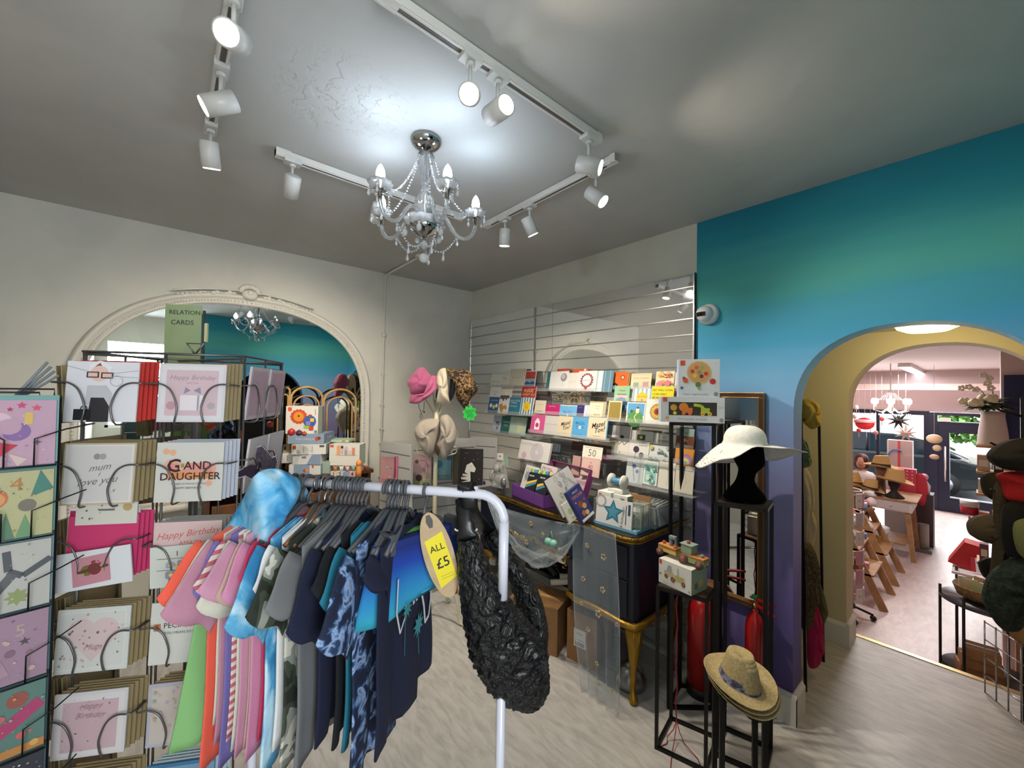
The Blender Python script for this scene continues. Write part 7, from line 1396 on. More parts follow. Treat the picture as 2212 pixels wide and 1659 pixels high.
tbox(T_(460, 125, 985, 600), 3.0, .205, .12, '#d6d2ca', lion, 'square puzzle box with an orange lion, topmost of the toy box stack', side=[('r', .0, 0, 1, 1, '#a4ac9c'), ('r', .35, 0, .3, 1, '#6c7c8c')], z=zb+.301, yaw=.1)
for (X, Y, r, sc, cc, lab) in ((550, 545, .026, (1, 1, 1), '#b02c2c', 'red wooden tomato on the grey blue box'), (680, 545, .022, (1.5, 1, .95), '#4c2c48', 'purple wooden aubergine on the grey blue box'), (770, 550, .016, (1.9, 1, 1), '#a04c24', 'orange wooden carrot on the grey blue box')):
    mb = MB(); p = P(*tp(X, Y+40), d=2.86); p.z = zb+.3005+r*sc[2]; mb.ball(p, r, M(cc, .3), sc, 16, 10); mb.cyl(p+V((0, 0, r*.8)), p+V((0, 0, r*1.15)), .004, M('#4c6c3c', .5)); solo(mb, 'toy_vegetable', lab, 'toy', 'wooden fruit and vegetables on the box')
blocks = [('r', -.42, .42, .12, .12, '#d0582c'), ('r', -.2, .2, .12, .4, '#d8a070'), ('c', -.2, .4, .05, '#d8a070'), ('r', -.08, .2, .1, .3, '#c8b0a4'), ('r', .05, .15, .1, .3, '#8c9cb0'), ('c', .06, .32, .06, '#d0a0a8'), ('r', .18, .12, .1, .2, '#d8b8a8'), ('r', .3, .18, .1, .36, '#c88468'), ('r', -.08, .38, .08, .12, '#2c2c2c'), ('r', .05, -.0, .7, .02, '#b8a890')]
tbox(T_(1195, 600, 1710, 990), 3.05, .158, .12, '#d4d2ca', blocks, 'white box picturing stacked animal blocks, right of the stack', side=[('r', 0, 0, 1, 1, '#9aa898')], z=zb+.06)
tbox(T_(1080, 990, 1200, 1190), 3.04, .09, .1, '#93a799', [], 'small sage green box at the left of the animal blocks', z=zb)
mb = MB(); 
tbox(T_(1200, 1000, 1700, 1130), 3.10, .058, .1, '#b8c0b0', [], 'pale green box under the animal block box', z=zb)
tbox(T_(960, 570, 1530, 610), 3.16, .018, .14, '#a8c0a4', [('r', .35, 0, .1, .5, '#a85c3c')], 'flat pale green box lying on top behind the animal block box', z=zb+.222)
def nblock(X0, X1, Yb, cc, num, nc, top, label, h=.037):
    a = P(*tp((X0+X1)/2, Yb), d=2.93); w_ = (P(*tp(X1, Yb), d=2.93)-P(*tp(X0, Yb), d=2.93)).length; a.z = zb
    F = frame(a, RH, (0, 0, 1)); t = thing('number_block', label, 'toy block', a, 'number blocks with animals on the cabinet')
    mb = MB(); mb.T = F; mb.box((-w_/2, 0, -w_), (w_/2, h, 0), M(cc, .5)); mb.T = Matrix.Identity(4)
    if num: paint(mb, F @ Matrix.Translation((0, h/2, 0)), w_, h, [('t', num, 0, 0, .9, nc, (('b', .02),))])
    mb.build('cube', t, bev=0)
    if top:
        tc, kind = top; q = a+V((0, 0, h+.017))-RH*0+FH*w_/2*1; mb = MB(); m_ = M(tc, .5)
        mb.ball(q, .017, m_, (1, .8, 1.05), 12, 8)
        for sg in (-1, 1): mb.ball(q+RH*.011*sg+V((0, 0, .015)), .006, m_, n=8, m=5)
        for sg in (-1, 1): mb.ball(q+RH*.006*sg-FH*.014+V((0, 0, .003)), .0022, M('#1a1816', .5), n=6, m=4)
        if kind: mb.ball(q-RH*.01-FH*.012+V((0, 0, .004)), .005, M('#1e1c1c', .5), (1, .5, 1), 8, 5); mb.ball(q+RH*.01-FH*.012+V((0, 0, .004)), .005, M('#1e1c1c', .5), (1, .5, 1), 8, 5)
        mb.build('animal_head', t)
nblock(1220, 1325, 1145, '#c4beb4', '1', '#6c3024', ('#b07848', 0), 'grey block numbered 1 with a brown bear head')
nblock(1328, 1432, 1145, '#bdbab2', '2', '#4a4c54', ('#d0cac2', 1), 'grey block numbered 2 with a white panda head')
nblock(1436, 1536, 1145, '#7e8fa8', '', '', ('#c89ca0', 0), 'blue block with a pink pig head')
nblock(1540, 1642, 1140, '#c8a09c', '4', '#4a2c2c', ('#7c9484', 0), 'pink block numbered 4 with a sage and black top', h=.04)
mb = MB(); a = P(*tp(1700, 1140), d=2.95); a.z = zb; om = M('#d88844', .5); mb.lathe([(.019, 0), (.02, .04), (.018, .075), (.017, .085), (.02, .088), (.018, .105), (.008, .125), (0, .13)], om, a, 16); solo(mb, 'wooden_rocket', 'orange wooden rocket at the right end of the number blocks', 'toy')
R = random.Random(2)
pz = [(1185, 1500, '#c8501c', 'orange jigsaw lion head lying on the cabinet'), (1500, 1570, '#a82830', 'small red jigsaw piece on the cabinet'), (1560, 1660, '#d8a830', 'yellow jigsaw piece on the cabinet edge'), (1640, 1760, '#88a030', 'lime green jigsaw piece on the cabinet'), (1755, 1865, '#c04c28', 'red orange jigsaw piece at the right end of the cabinet')]
for X0, X1, cc, lab in pz:
    a = P(*tp((X0+X1)/2, 1215 if X0 < 1600 else 1190), z=CZ+.008); a.x = min(a.x, .33); w_ = (X1-X0)/7.9*3.0/871/2
    mb = MB(); pts = [(a.x+.045*math.sin(k*2*PI/18)*(1 if k % 2 else .85), a.y+w_*math.cos(k*2*PI/18)*(1 if k % 2 else .85), CZ+.001) for k in range(18)]; mb.prism(pts, (0, 0, .016), M(cc, .4)); solo(mb, 'jigsaw_piece', lab, 'toy', 'jigsaw pieces on the cabinet')
rt_ = M('#b8925c', .6); t = thing('rattan_screen', 'small rattan screen of scalloped loops leaning on the arched mirror behind the toys', 'screen', (.10, -1.5, CZ))
def rloop(xa, xb, ytop, r):
    a_ = P(xa, ytop+50, x=.08); b_ = P(xb, ytop+50, x=.08); tp_ = P((xa+xb)/2, ytop, x=.08).z; c_ = (a_+b_)/2; hw_ = abs(b_.y-a_.y)/2; zs_ = tp_-hw_*.8
    mb = MB(); mb.tube([(.08, c_.y-hw_, CZ+.01), (.08, c_.y-hw_, zs_)]+[V((.08, c_.y-hw_*math.cos(k*PI/14), zs_+hw_*.8*math.sin(k*PI/14))) for k in range(1, 14)]+[(.08, c_.y+hw_, zs_), (.08, c_.y+hw_, CZ+.01)], r, rt_, 8); mb.build('loop', t)
for xa, xb, yt, r in ((601, 625, 836, .008), (628, 696, 836, .009), (634, 688, 855, .007), (645, 678, 874, .006), (699, 768, 841, .009), (706, 760, 858, .007), (606, 621, 852, .006)): rloop(xa, xb, yt, r)
mb = MB(); a = P(575, 960, d=3.0); a.z = zb; mb.lathe([(.03, 0), (.03, .1), (.024, .12), (.03, .125), (.022, .15), (.014, .155), (.018, .17), (0, .182)], M('#a8b8a4', .5), a, 16); solo(mb, 'stacking_toy', 'pale green stacking toy figure left of the toy box stack', 'toy')
# ------------------------------------------------------------------ clothes rail inside the vestibule, left of the passage
vr = thing('clothes_rail', 'black clothes rail with coats just inside the archway on the left', 'clothes rail', (2.93, .53, 0))
for y in (.332, .734):
    mb = MB(); mb.bar((2.925, y, 0), (2.90, y, 1.55), .014, .014, blk); mb.build('post', vr)
mb = MB(); mb.bar((2.90, .30, 1.55), (2.90, .76, 1.55), .014, .014, blk); mb.build('top_bar', vr)
vg = 'clothes on the rail inside the archway'
def vsoft(name, lab, cat, ol, c, th, mt, y, seed, fold=.008, fr_=3):
    d = (P(c[0], c[1], y=y)-CAM).dot(FW); return soft(name, lab, cat, ol, c, th, mt, d, fold, fr_, seed, vg)
vsoft('straw_bonnet', 'mustard yellow hat hanging at the top left inside the archway', 'hat', [(1728, 870), (1745, 860), (1762, 870), (1771, 888), (1770, 905), (1766, 922), (1752, 927), (1738, 915), (1728, 905)], (1748, 892), .05, M('#a88838', .85, bump=(120, .3)), .45, 1)
vsoft('scarf', 'green and black scarf hanging below the mustard hat', 'scarf', [(1728, 945), (1738, 950), (1745, 975), (1752, 1000), (1742, 1010), (1728, 1005)], (1737, 980), .03, patch_mat('green_scarf', [(.3, '#24341f'), (.6, '#6c7c54'), (.7, '#98a07c')], 30, 'noise'), .4, 2)
vsoft('cream_coat', 'cream fabric coat hanging inside the archway', 'coat', [(1728, 1010), (1745, 1015), (1752, 1060), (1750, 1100), (1758, 1130), (1754, 1180), (1735, 1192), (1726, 1100)], (1740, 1100), .05, M('#b8a480', .9, bump=(60, .4)), .5, 3)
vsoft('fur_coat', 'long brown fur coat hanging inside the archway', 'coat', [(1726, 1180), (1742, 1172), (1756, 1182), (1762, 1220), (1762, 1270), (1752, 1330), (1744, 1360), (1730, 1350), (1724, 1250)], (1744, 1260), .06, M('#6c5a3c', .95, mix=('#4c3e28', 60, .4, .6), bump=(140, .9)), .4, 4, .014, 5)
vsoft('olive_scarf', 'olive green scarf hanging beside the fur coat', 'scarf', [(1752, 1230), (1765, 1245), (1780, 1290), (1786, 1330), (1778, 1348), (1768, 1310), (1758, 1275)], (1768, 1290), .03, M('#5c5a34', .9, bump=(60, .5)), .55, 5)
vsoft('pink_scarf', 'hot pink scarf hanging low beside the archway', 'scarf', [(1742, 1295), (1758, 1290), (1772, 1330), (1778, 1370), (1776, 1410), (1768, 1440), (1746, 1438), (1744, 1380)], (1760, 1370), .03, M('#a81c4c', .9, bump=(60, .4)), .5, 6, .01, 4)
# ------------------------------------------------------------------ hats and scarves on the right of the passage
hr = thing('hat_rack', 'dark hat rack crowded with winter hats at the right edge', 'hat rack', (3.72, .93, 0))
mb = MB(); mb.bar((3.74, .98, 0), (3.74, .98, 1.7), .03, .03, blk); mb.build('post', hr)
mb = MB()
for z in (.9, 1.15, 1.4, 1.6): mb.tube([(3.74, .98, z), (3.66, .90, z+.03), (3.62, .86, z+.06)], .006, blk, 6)
mb.build('peg', hr)
hgp = 'winter hats at the right edge'
def rsoft(name, lab, cat, ol, c, th, mt, y, seed, fold=.006, fr_=3):
    d = (P(c[0], c[1], y=y)-CAM).dot(FW); return soft(name, lab, cat, ol, c, th, mt, d, fold, fr_, seed, hgp)
rsoft('black_hat', 'big black fur hat below the navy board at the right edge', 'hat', [(2143, 985), (2160, 965), (2185, 952), (2212, 946), (2240, 950), (2250, 990), (2230, 1015), (2200, 1018), (2165, 1012), (2148, 1000)], (2195, 985), .09, M('#0b0a0a', .9), .85, 1)
rsoft('red_hat', 'bright red knitted hat at the right edge', 'hat', [(2160, 1025), (2190, 1018), (2225, 1022), (2240, 1050), (2215, 1070), (2195, 1085), (2175, 1076), (2172, 1045)], (2200, 1050), .07, M('#a81a1c', .9, bump=(80, .4)), .9, 2)
rsoft('brown_cap', 'dark olive brown cap below the shelves', 'hat', [(2130, 1025), (2160, 1022), (2172, 1045), (2165, 1075), (2140, 1078), (2128, 1055)], (2150, 1050), .06, M('#241e12', .9), 1.0, 3)
rsoft('taupe_beret', 'large taupe knitted beret at the right of the passage', 'hat', [(2098, 1135), (2112, 1118), (2140, 1112), (2165, 1118), (2172, 1150), (2160, 1175), (2130, 1172), (2104, 1160)], (2136, 1143), .08, M('#4c4030', .9, bump=(90, .4)), .95, 4)
rsoft('olive_scarf', 'long dark olive scarf falling past the red hat', 'scarf', [(2150, 1045), (2170, 1030), (2182, 1060), (2176, 1120), (2170, 1200), (2160, 1300), (2138, 1310), (2145, 1220), (2150, 1130)], (2162, 1160), .03, M('#3a3220', .9, bump=(60, .5)), .9, 5)
rsoft('black_scarf', 'black scarf hanging at the right edge', 'scarf', [(2168, 1100), (2200, 1080), (2240, 1090), (2245, 1180), (2205, 1200), (2172, 1195)], (2205, 1140), .05, M('#0e0d0e', .9), .88, 6)
rsoft('green_knit_scarf', 'thick dark green knitted scarf at the right edge', 'scarf', [(2150, 1235), (2190, 1205), (2230, 1210), (2245, 1290), (2210, 1300), (2185, 1330), (2180, 1365), (2150, 1345), (2128, 1300), (2135, 1260)], (2185, 1275), .07, M('#2c3a34', .95, mix=('#1c2824', 50, .4, .6), bump=(45, .9, .02)), .85, 7, .014, 6)
rsoft('olive_hat', 'pale olive hat at the far right edge', 'hat', [(2195, 1130), (2215, 1120), (2240, 1135), (2240, 1200), (2210, 1205), (2196, 1170)], (2218, 1165), .04, M('#6c7048', .9), .8, 8)
rsoft('black_glove', 'black knitted hat hanging below the olive scarf', 'hat', [(2120, 1215), (2150, 1205), (2165, 1225), (2160, 1250), (2132, 1252)], (2142, 1230), .05, M('#12100e', .9), .98, 9)
# chrome wire grid panel
g = thing('wire_grid', 'chrome wire grid panel standing at the bottom right beside the gold strip', 'grid panel', (3.66, 1.02, 0)); cw = M('#a8a4a0', .25, .9)
ga = V((3.596, 1.11, 0)); gb_ = V((3.80, .81, 0)); mb = MB()
for k in range(6): p = ga.lerp(gb_, k/5); mb.tube([p+V((0, 0, .01)), p+V((0, 0, .42))], .0035, cw, 6)
for k in range(5): z = .012+.1*k; mb.tube([ga+V((0, 0, z)), gb_+V((0, 0, z))], .0035, cw, 6)
mb.build('wires', g)
rsoft('paper_bag', 'brown paper bag printed with white circles at the right edge', 'bag', [(2180, 1320), (2200, 1310), (2230, 1330), (2230, 1390), (2195, 1385), (2178, 1360)], (2205, 1350), .03, M('#a07c54', .8), .95, 11, .002)
# black round side table with basket and boxes
tt = thing('round_table', 'black two tier round metal table with a basket beyond the gold strip', 'table', (3.62, 2.33, FZ))
c = V((3.625, 2.325, 0)); mb = MB(); mb.lathe([(0, .12), (.27, .12), (.27, .132), (0, .132)], M('#2c2a30', .3), c, 36); mb.build('tabletop', tt)
mb = MB(); mb.lathe([(0, -.42), (.26, -.42), (.26, -.408), (0, -.408)], M('#201e22', .4), c, 36); mb.build('lower_shelf', tt)
for a in (3.3, 4.2, 5.6, 1.2, 2.3): mb = MB(); q = c+V((.262*math.cos(a), .262*math.sin(a), 0)); mb.tube([q+V((0, 0, FZ)), q+V((0, 0, .20))], .009, blk, 8); mb.build('leg', tt)
bk = thing('wicker_basket', 'wicker basket full of small packets on the black round table', 'basket', c+V((-.02, .02, .134))); wk = M('#8c6f48', .8, mix=('#6c5232', 60, .4, .6), bump=(90, .8))
mb = MB(); mb.lathe([(.11, .135), (.15, .16), (.17, .23), (.165, .24), (.145, .17)], wk, c, 28, 1.15, .9); mb.build('bowl', bk)
R = random.Random(9)
for k in range(9): 
    q = c+V((R.uniform(-.12, .12), R.uniform(-.1, .1), .24)); card(frame(q, (1, R.uniform(-1, .5), 0), (R.uniform(-.4, .4), .2, 1)), .08, .1, ['#8c2c2c', '#c4c4bc', '#7c94b0', '#b8a888', '#a8b48c', '#3c3c44', '#c9b898', '#b8c0c8', '#9c7c50'][k], [], 'small paper packets standing in the wicker basket', 'packets in the wicker basket', .012, name='paper_packet', cat='packet')
for k, (z, w_) in enumerate(((-.406, .12), (-.33, .11), (-.25, .1))):
    a = V((3.50, 2.26-.01*k, 0)); carton(V((a.x-w_+.1, a.y-.12, 0)), V((a.x+w_+.08, a.y-.06-.02*k, 0)), .075, z, ['lowest brown box on the lower shelf of the round table', 'middle brown box on the lower shelf of the round table', 'topmost brown box on the lower shelf of the round table'][k], dz=.15, group='brown boxes on the round table')
# red tent shaped box and stand beyond
mb = MB(); q = V((3.5, 3.35, .10)); mb.prism([q+V((-.13, 0, 0)), q+V((.05, 0, -.05)), q+V((.1, 0, .2)), q+V((-.02, 0, .22))], (0, .2, 0), M('#a81c1c', .5)); solo(mb, 'red_box', 'bright red folded display box beyond the round table', 'box')
mb = MB(); q = V((3.6, 3.2, FZ)); mb.box((3.42, 3.25, FZ), (3.44, 3.27, .1), M('#4c2c28', .5)); mb.box((3.78, 3.25, FZ), (3.8, 3.27, .1), M('#4c2c28', .5)); mb.box((3.40, 3.2, .04), (3.82, 3.6, .06), M('#c8c0bc', .5)); solo(mb, 'side_table', 'small side table under the red display box', 'table')
R = random.Random(4)
for k in range(9): card(frame((3.56+.03*k, 3.3+.02*R.random(), .14+.02*R.random()), (1, .2, 0), (.1*R.uniform(-1, 1), .3, 1)), .08, .13, R.choice(['#c8b8b8', '#a82838', '#d8d0cc', '#4c3434', '#c8a0a8', '#8c9c58']), [('r', 0, .2, .8, .2, '#a83040')], 'paper items standing on the small side table', 'papers on the small side table', .006, name='paper_card', cat='card')
# ------------------------------------------------------------------ shop: pillar shelf with jug of flowers, navy board
nvy = M('#141a4c', .5)
mb = MB(); mb.box((3.70, 2.9, FZ), (4.0, 3.15, C2), M('#cdb9b6', .7)); struct(mb, 'wall_pillar')
nb = MB(); nb.box((3.715, 2.86, 1.36), (4.02, 2.895, 1.90), nvy); solo(nb, 'navy_board', 'dark navy blue board on the pillar at the right edge', 'board')
woods = M('#b08a64', .5); zs = [1.30, 1.05, .93, .62, .3]
shf = thing('shelf_unit', 'wooden shelf unit of small goods on the pillar under the flower jug', 'shelves', (3.66, 2.66, FZ))
for z in (1.295, 1.08, .90, .62, .34, .05): mb = MB(); mb.box((3.56, 2.60, z), (3.80, 2.82, z+.018), woods); mb.build('shelf', shf)
mb = MB(); mb.box((3.76, 2.60, FZ), (3.80, 2.82, 1.3), woods); mb.build('upright', shf)
sg_ = [(3.60, 1.1, .07, .13, '#b89c88'), (3.68, 1.1, .05, .09, '#241c1c'), (3.60, .92, .06, .11, '#d0ccc8'), (3.67, .92, .05, .08, '#4c4038'), (3.60, .64, .06, .12, '#a85c3c'), (3.67, .64, .05, .14, '#c89c6c'), (3.60, .36, .05, .14, '#6c3440'), (3.68, .36, .06, .10, '#8c2c3c'), (3.62, .07, .08, .05, '#8c8c70'), (3.62, .125, .07, .04, '#b8b8a0')]
for x, z, w_, h_, cc in sg_: mb = MB(); mb.cbox((x, 2.68, z+h_/2), (w_, .08, h_), M(cc, .5)); mb.cbox((x, 2.638, z+h_*.5), (w_*.7, .004, h_*.4), M('#d0c8bc', .5)); solo(mb, 'boxed_gift', 'small boxed gifts on the pillar shelves', 'gift', 'boxed gifts on the pillar shelves')
mb = MB(); q = V((3.52, 2.72, .70)); mb.lathe([(0, .0), (.05, .02), (.055, .08)], M('#a81c30', .2), q, 20); mb.lathe([(.055, .08), (.055, .13), (.05, .13)], M('#c8c0c4', .2), q, 20); mb.cyl(q+V((0, 0, -.08)), q, .006, M('#b0a8a8', .2)); solo(mb, 'glass_goblet', 'red and clear glass goblet candle on the pillar shelves', 'goblet')
jq = V((3.652, 2.69, 1.314)); ji = M('#c4b4ae', .5, bump=(20, .1)); jg = thing('flower_jug', 'cream enamel jug on the top pillar shelf holding white flowers', 'jug', jq)
mb = MB(); mb.lathe([(.088, 0), (.088, .01), (.08, .12), (.066, .24), (.068, .28), (.062, .28), (.06, .2)], ji, jq, 28); mb.build('body', jg)
mb = MB(); mb.prism([jq+V((-.06, -.02, .28)), jq+V((-.10, -.01, .285)), jq+V((-.06, .02, .28)), jq+V((-.06, 0, .22))], (0, .004, 0), ji); mb.build('spout', jg)
mb = MB(); mb.tube(arc(jq+V((.02, .075, .15)), .05, -80, 80, 10, (.2, 1, 0), (0, 0, 1), .08), .008, ji, 8); mb.build('handle', jg)
fl_ = thing('flower_arrangement', 'white rose and orchid arrangement with green leaves in the cream jug', 'flowers', jq+V((0, 0, .28))); fq = jq+V((-.03, -.02, .33))
mb = MB(); R = random.Random(11); lfm = M('#2c4a24', .5, mix=('#4c7038', 30, .4, .6))
for k in range(70):
    a = R.uniform(0, 2*PI); e = R.uniform(-.35, .9); dv = V((math.cos(a)*math.cos(e), math.sin(a)*math.cos(e), math.sin(e)*.6)); p0 = fq+dv*.03; L0 = R.uniform(.09, .17); s_ = dv.cross(V((0, 0, 1))).normalized()*.03
    m1 = p0+dv*L0*.5; p1 = p0+dv*L0-V((0, 0, .025)); mb.add([p0, m1+s_, p1, m1-s_, m1+V((0, 0, .006))], [(0, 1, 4), (1, 2, 4), (2, 3, 4), (3, 0, 4)], lfm, True)
mb.build('leaves', fl_)
pet = M('#d8ceb0', .6)
for q, r in ((V((-.06, -.12, .02)), .042), (V((.02, -.12, .055)), .036), (V((-.13, -.05, .03)), .03), (V((-.02, .03, .06)), .034)):
    mb = MB(); 
    for k in range(9): a = k*2.4; mb.ball(fq+q+V((math.cos(a)*r*.5, math.sin(a)*r*.5, (k-4)*.003)), r*.62, pet, (1, 1, 1.1), 8, 6)
    mb.build('bloom', fl_)
mb = MB(); s0_ = fq+V((.03, -.02, 0)); sp2 = [s0_, s0_+V((.0, 0, .12)), s0_+V((-.02, 0, .22)), s0_+V((-.04, 0, .27))]; mb.tube(sp2, .003, M('#5c6c3c', .5), 6); mb.tube([s0_, s0_+V((-.06, 0, .12)), s0_+V((-.16, 0, .15))], .003, M('#5c6c3c', .5), 6)
mb.build('stem', fl_)
for q in (V((-.01, 0, .14)), V((-.03, 0, .18)), V((-.02, -.01, .22)), V((-.05, 0, .25)), V((-.09, 0, .13)), V((-.13, 0, .15)), V((-.17, 0, .14))):
    mb = MB()
    for k in range(5): mb.ball(s0_+q+V((.015*math.cos(k*1.257), -.006, .015*math.sin(k*1.257))), .012, M('#e0d8c8', .6), (1, .4, 1), 7, 5)
    mb.build('orchid', fl_)
# ------------------------------------------------------------------ shop front
fm = M('#10142c', .4); fgl = M('#dfe8ee', .02, trans=1, alpha=.12)
sw = MB(); 
sw.box((.6, YS, 1.42), (5.2, YS+.2, C2), pinkw); sw.box((.6, YS, FZ), (1.3, YS+.2, 1.42), pinkw); sw.box((4.05, YS, FZ), (5.2, YS+.2, 1.42), pinkw); sw.box((1.3, YS, FZ), (2.95, YS+.2, FZ+.45), fm); struct(sw, 'wall_shopfront')
mb = MB()
for x0, x1 in ((1.3, 1.38), (2.80, 2.885), (2.05, 2.1)): mb.box((x0, YS-.03, FZ), (x1, YS+.08, 1.42), fm)
mb.box((1.3, YS-.034, 1.34), (2.89, YS+.083, 1.43), fm); mb.box((1.3, YS-.034, FZ+.42), (2.89, YS+.083, FZ+.5), fm); struct(mb, 'window_2')
mb = MB(); DX0, DX1, DY = 3.02, 3.98, YS-.35
mb.box((DX0, DY, FZ), (DX0+.16, DY+.07, 1.2), fm); mb.box((DX1-.14, DY, FZ), (DX1, DY+.07, 1.2), fm); mb.box((DX0+.16, DY, 1.02), (DX1-.14, DY+.07, 1.2), fm); mb.box((DX0+.16, DY, FZ), (DX1-.14, DY+.07, FZ+.28), fm)
struct(mb, 'door_1')
mb = MB(); mb.box((DX0-.12, DY-.02, FZ), (DX0, DY+.12, 1.42), fm); mb.box((DX1, DY-.02, FZ), (DX1+.1, DY+.12, 1.42), fm); mb.box((DX0, DY-.02, 1.36), (DX1, DY+.12, 1.42), fm); mb.box((DX0, DY-.02, 1.2), (DX1, DY+.1, 1.24), fm); struct(mb, 'trim_3')
mb = MB(); mb.tube([(DX0+.1, DY-.05, .05), (DX0+.1, DY-.05, .75)], .014, M('#b8b4b0', .3, .8), 10); solo(mb, 'door_handle_bar', 'long chrome pull handle on the navy shop door', 'handle')
mb = MB(); mb.box((3.06, 9.3, 1.24), (3.2, 9.33, 1.32), M('#d8d4cc', .5)); solo(mb, 'door_closer', 'small white sensor box at the top of the navy door', 'sensor')
# street: pavement, road, parked car, tree, opposite houses
pv = M('#b4aca4', .8, mix=('#a0988f', 4, .4, .6)); rd = M('#6c6a6a', .9)
mb = MB(); mb.box((-12, YS+.2, FZ-.15), (18, 11.6, FZ-.05), pv); struct(mb, 'ground_pavement')
mb = MB(); mb.box((-12, 11.6, FZ-.3), (18, 19, FZ-.15), rd); struct(mb, 'ground_road')
mb = MB(); mb.box((-12, 19, FZ-.3), (18, 19.4, 6), M('#c8beb6', .8)); struct(mb, 'wall_opposite')
def car(x0, y0, L, hgt, col, label):
    t = thing('parked_car', label, 'car', (x0+L/2, y0+.85, FZ-.15)); g0 = FZ-.15; W = 1.7
    pf = [(0, .28), (0, .7), (.05, .86), (.22, .93), (.32, 1.36), (.42, 1.45), (.62, 1.46), (.74, 1.38), (.88, .98), (1, .82), (1.0, .3), (.9, .22), (.1, .22)]
    mb = MB(); vs = []
    body = [(0, .25), (0, .72), (.04, .88), (.24, .95), (.82, .98), (.97, .85), (1, .72), (1, .28), (.9, .2), (.1, .2)]
    mb.prism([(x0+a*L, y0, g0+b*hgt/1.46) for a, b in body][::-1], (0, W, 0), M(col, .25, .3, coat=.5)); mb.build('body', t, bev=.06)
    cab = [(.16, .93), (.28, 1.32), (.40, 1.46), (.62, 1.46), (.76, 1.34), (.9, .95)]
    mb = MB(); mb.prism([(x0+a*L, y0+.12, g0+b*hgt/1.46) for a, b in cab][::-1], (0, W-.24, 0), M('#18242c', .08, coat=.5)); mb.build('cabin_glass', t, bev=.05)
    mb = MB(); mb.tube([(x0+a*L, y0+.11, g0+b*hgt/1.46+.01) for a, b in [(.14, .95)]+cab[1:5]+[(.92, .96)]], .03, M('#c8ccd0', .2, .6), 8); mb.tube([(x0+.5*L, y0+.11, g0+.95*hgt/1.46), (x0+.5*L, y0+.11, g0+1.45*hgt/1.46)], .025, M('#0e1014', .4), 8); mb.build('roof_trim', t)
    for a in (.18, .82):
        mb = MB(); c = V((x0+a*L, y0-.01, g0+.31)); mb.tube([c, c+V((0, .2, 0))], .31, M('#141414', .7), 28); wl_ = mb.build('wheel', t); mb = MB(); mb.tube([c-V((0, .01, 0)), c+V((0, .1, 0))], .19, M('#9c9ca0', .3, .8), 20); mb.build('hubcap', wl_)
    return t
car(-.65, 12.0, 4.4, 1.46, '#20262a', 'dark grey parked car with pale roof trim outside the shop window')
car(3.6, 16.2, 4.2, 1.4, '#8c9498', 'silver parked car outside, seen through the glass door')
tr_ = thing('street_tree', 'leafy green tree across the road seen through the shop window', 'tree', (3.9, 14.8, FZ-.3))
mb = MB(); mb.tube([(3.9, 14.8, FZ-.3), (3.95, 14.8, 1.0), (3.9, 14.8, 1.8)], [.16, .13, .08], M('#4c4034', .9), 8); mb.build('trunk', tr_)
mb = MB(); R = random.Random(12); lm = M('#5c8c40', .8, mix=('#8cb468', 6, .4, .6))
for k in range(900):
    a = R.uniform(0, 2*PI); r = R.uniform(.2, 1.5); q = V((2.8+r*math.cos(a)*1.1, 16.5+.7*r*math.sin(a), 2.0+R.uniform(-1.0, 1.2)*(1.7-r)/1.2)); q = V((R.uniform(2.7, 4.8), 14.4+.7*R.random(), R.uniform(.5, 1.7))); s_ = .12
    d1_ = V((R.uniform(-1, 1), R.uniform(-1, 1), R.uniform(-1, 1))).normalized()*s_; d2_ = V((R.uniform(-1, 1), R.uniform(-1, 1), R.uniform(-1, 1))).normalized()*s_; mb.add([q-d1_, q+d2_, q+d1_, q-d2_], [(0, 1, 2, 3)], lm)
mb.build('foliage', tr_)
mb = MB(); mb.box((5.4, YS+.5, FZ-.05), (5.9, YS+.9, 1.6), M('#8c5c4c', .9, mix=('#a8806c', 14, .4, .6))); struct(mb, 'wall_brick_pier')
# ------------------------------------------------------------------ shop lights and chandelier
sa_, sb_ = P(1953, 789, z=C2-.03), P(1990, 806, z=C2-.03); q = (sa_+sb_)/2; t = thing('strip_light', 'white fluorescent strip light on the shop ceiling beyond the archway', 'lamp', q)
mb = MB(); mb.bar(sa_, sb_, .14, .05, M('#d8d4d2', .5)); mb.build('casing', t)
mb = MB(); mb.bar(sa_.lerp(sb_, .15)-V((0, 0, .032)), sb_-V((0, 0, .032)), .10, .02, M('#eef0ff', .5, emit=9)); mb.build('tube', t)
light('strip_lamp', 'AREA', q+V((0, 0, -.08)), 45, (1, .93, .92), .6, (0, 0, -1))
light('shop_ceiling_lamp', 'AREA', (2.7, 3.2, C2-.04), 38, (1, .93, .92), .5, (0, 0, -1))
wch = M('#d8ccc8', .4); t = thing('shop_chandelier', 'white candle chandelier glowing in the shop beyond the archway', 'chandelier', (2.68, 6.0, C2)); cc = V((2.68, 6.0, 0))
mb = MB(); mb.cyl(cc+V((0, 0, 1.5)), cc+V((0, 0, C2)), .008, wch); mb.lathe([(0, 1.46), (.05, 1.5), (.03, 1.56), (.015, 1.75), (.03, 1.8), (0, 1.84)], wch, cc, 12); mb.build('stem', t)
bb = M('#fff6ee', .5, emit=12)
for k in range(8):
    a = k*PI/4+.2; dv = V((math.cos(a), math.sin(a), 0)); r = .26 if k % 2 else .18
    mb = MB(); mb.tube([cc+dv*.02+V((0, 0, 1.55)), cc+dv*r*.5+V((0, 0, 1.47)), cc+dv*r+V((0, 0, 1.5)), cc+dv*r+V((0, 0, 1.58))], .008, wch, 7); mb.build('arm', t)
    mb = MB(); mb.ball(cc+dv*r+V((0, 0, 1.64)), .032, bb, (1, 1, 1.5), 10, 7); mb.build('bulb', t)
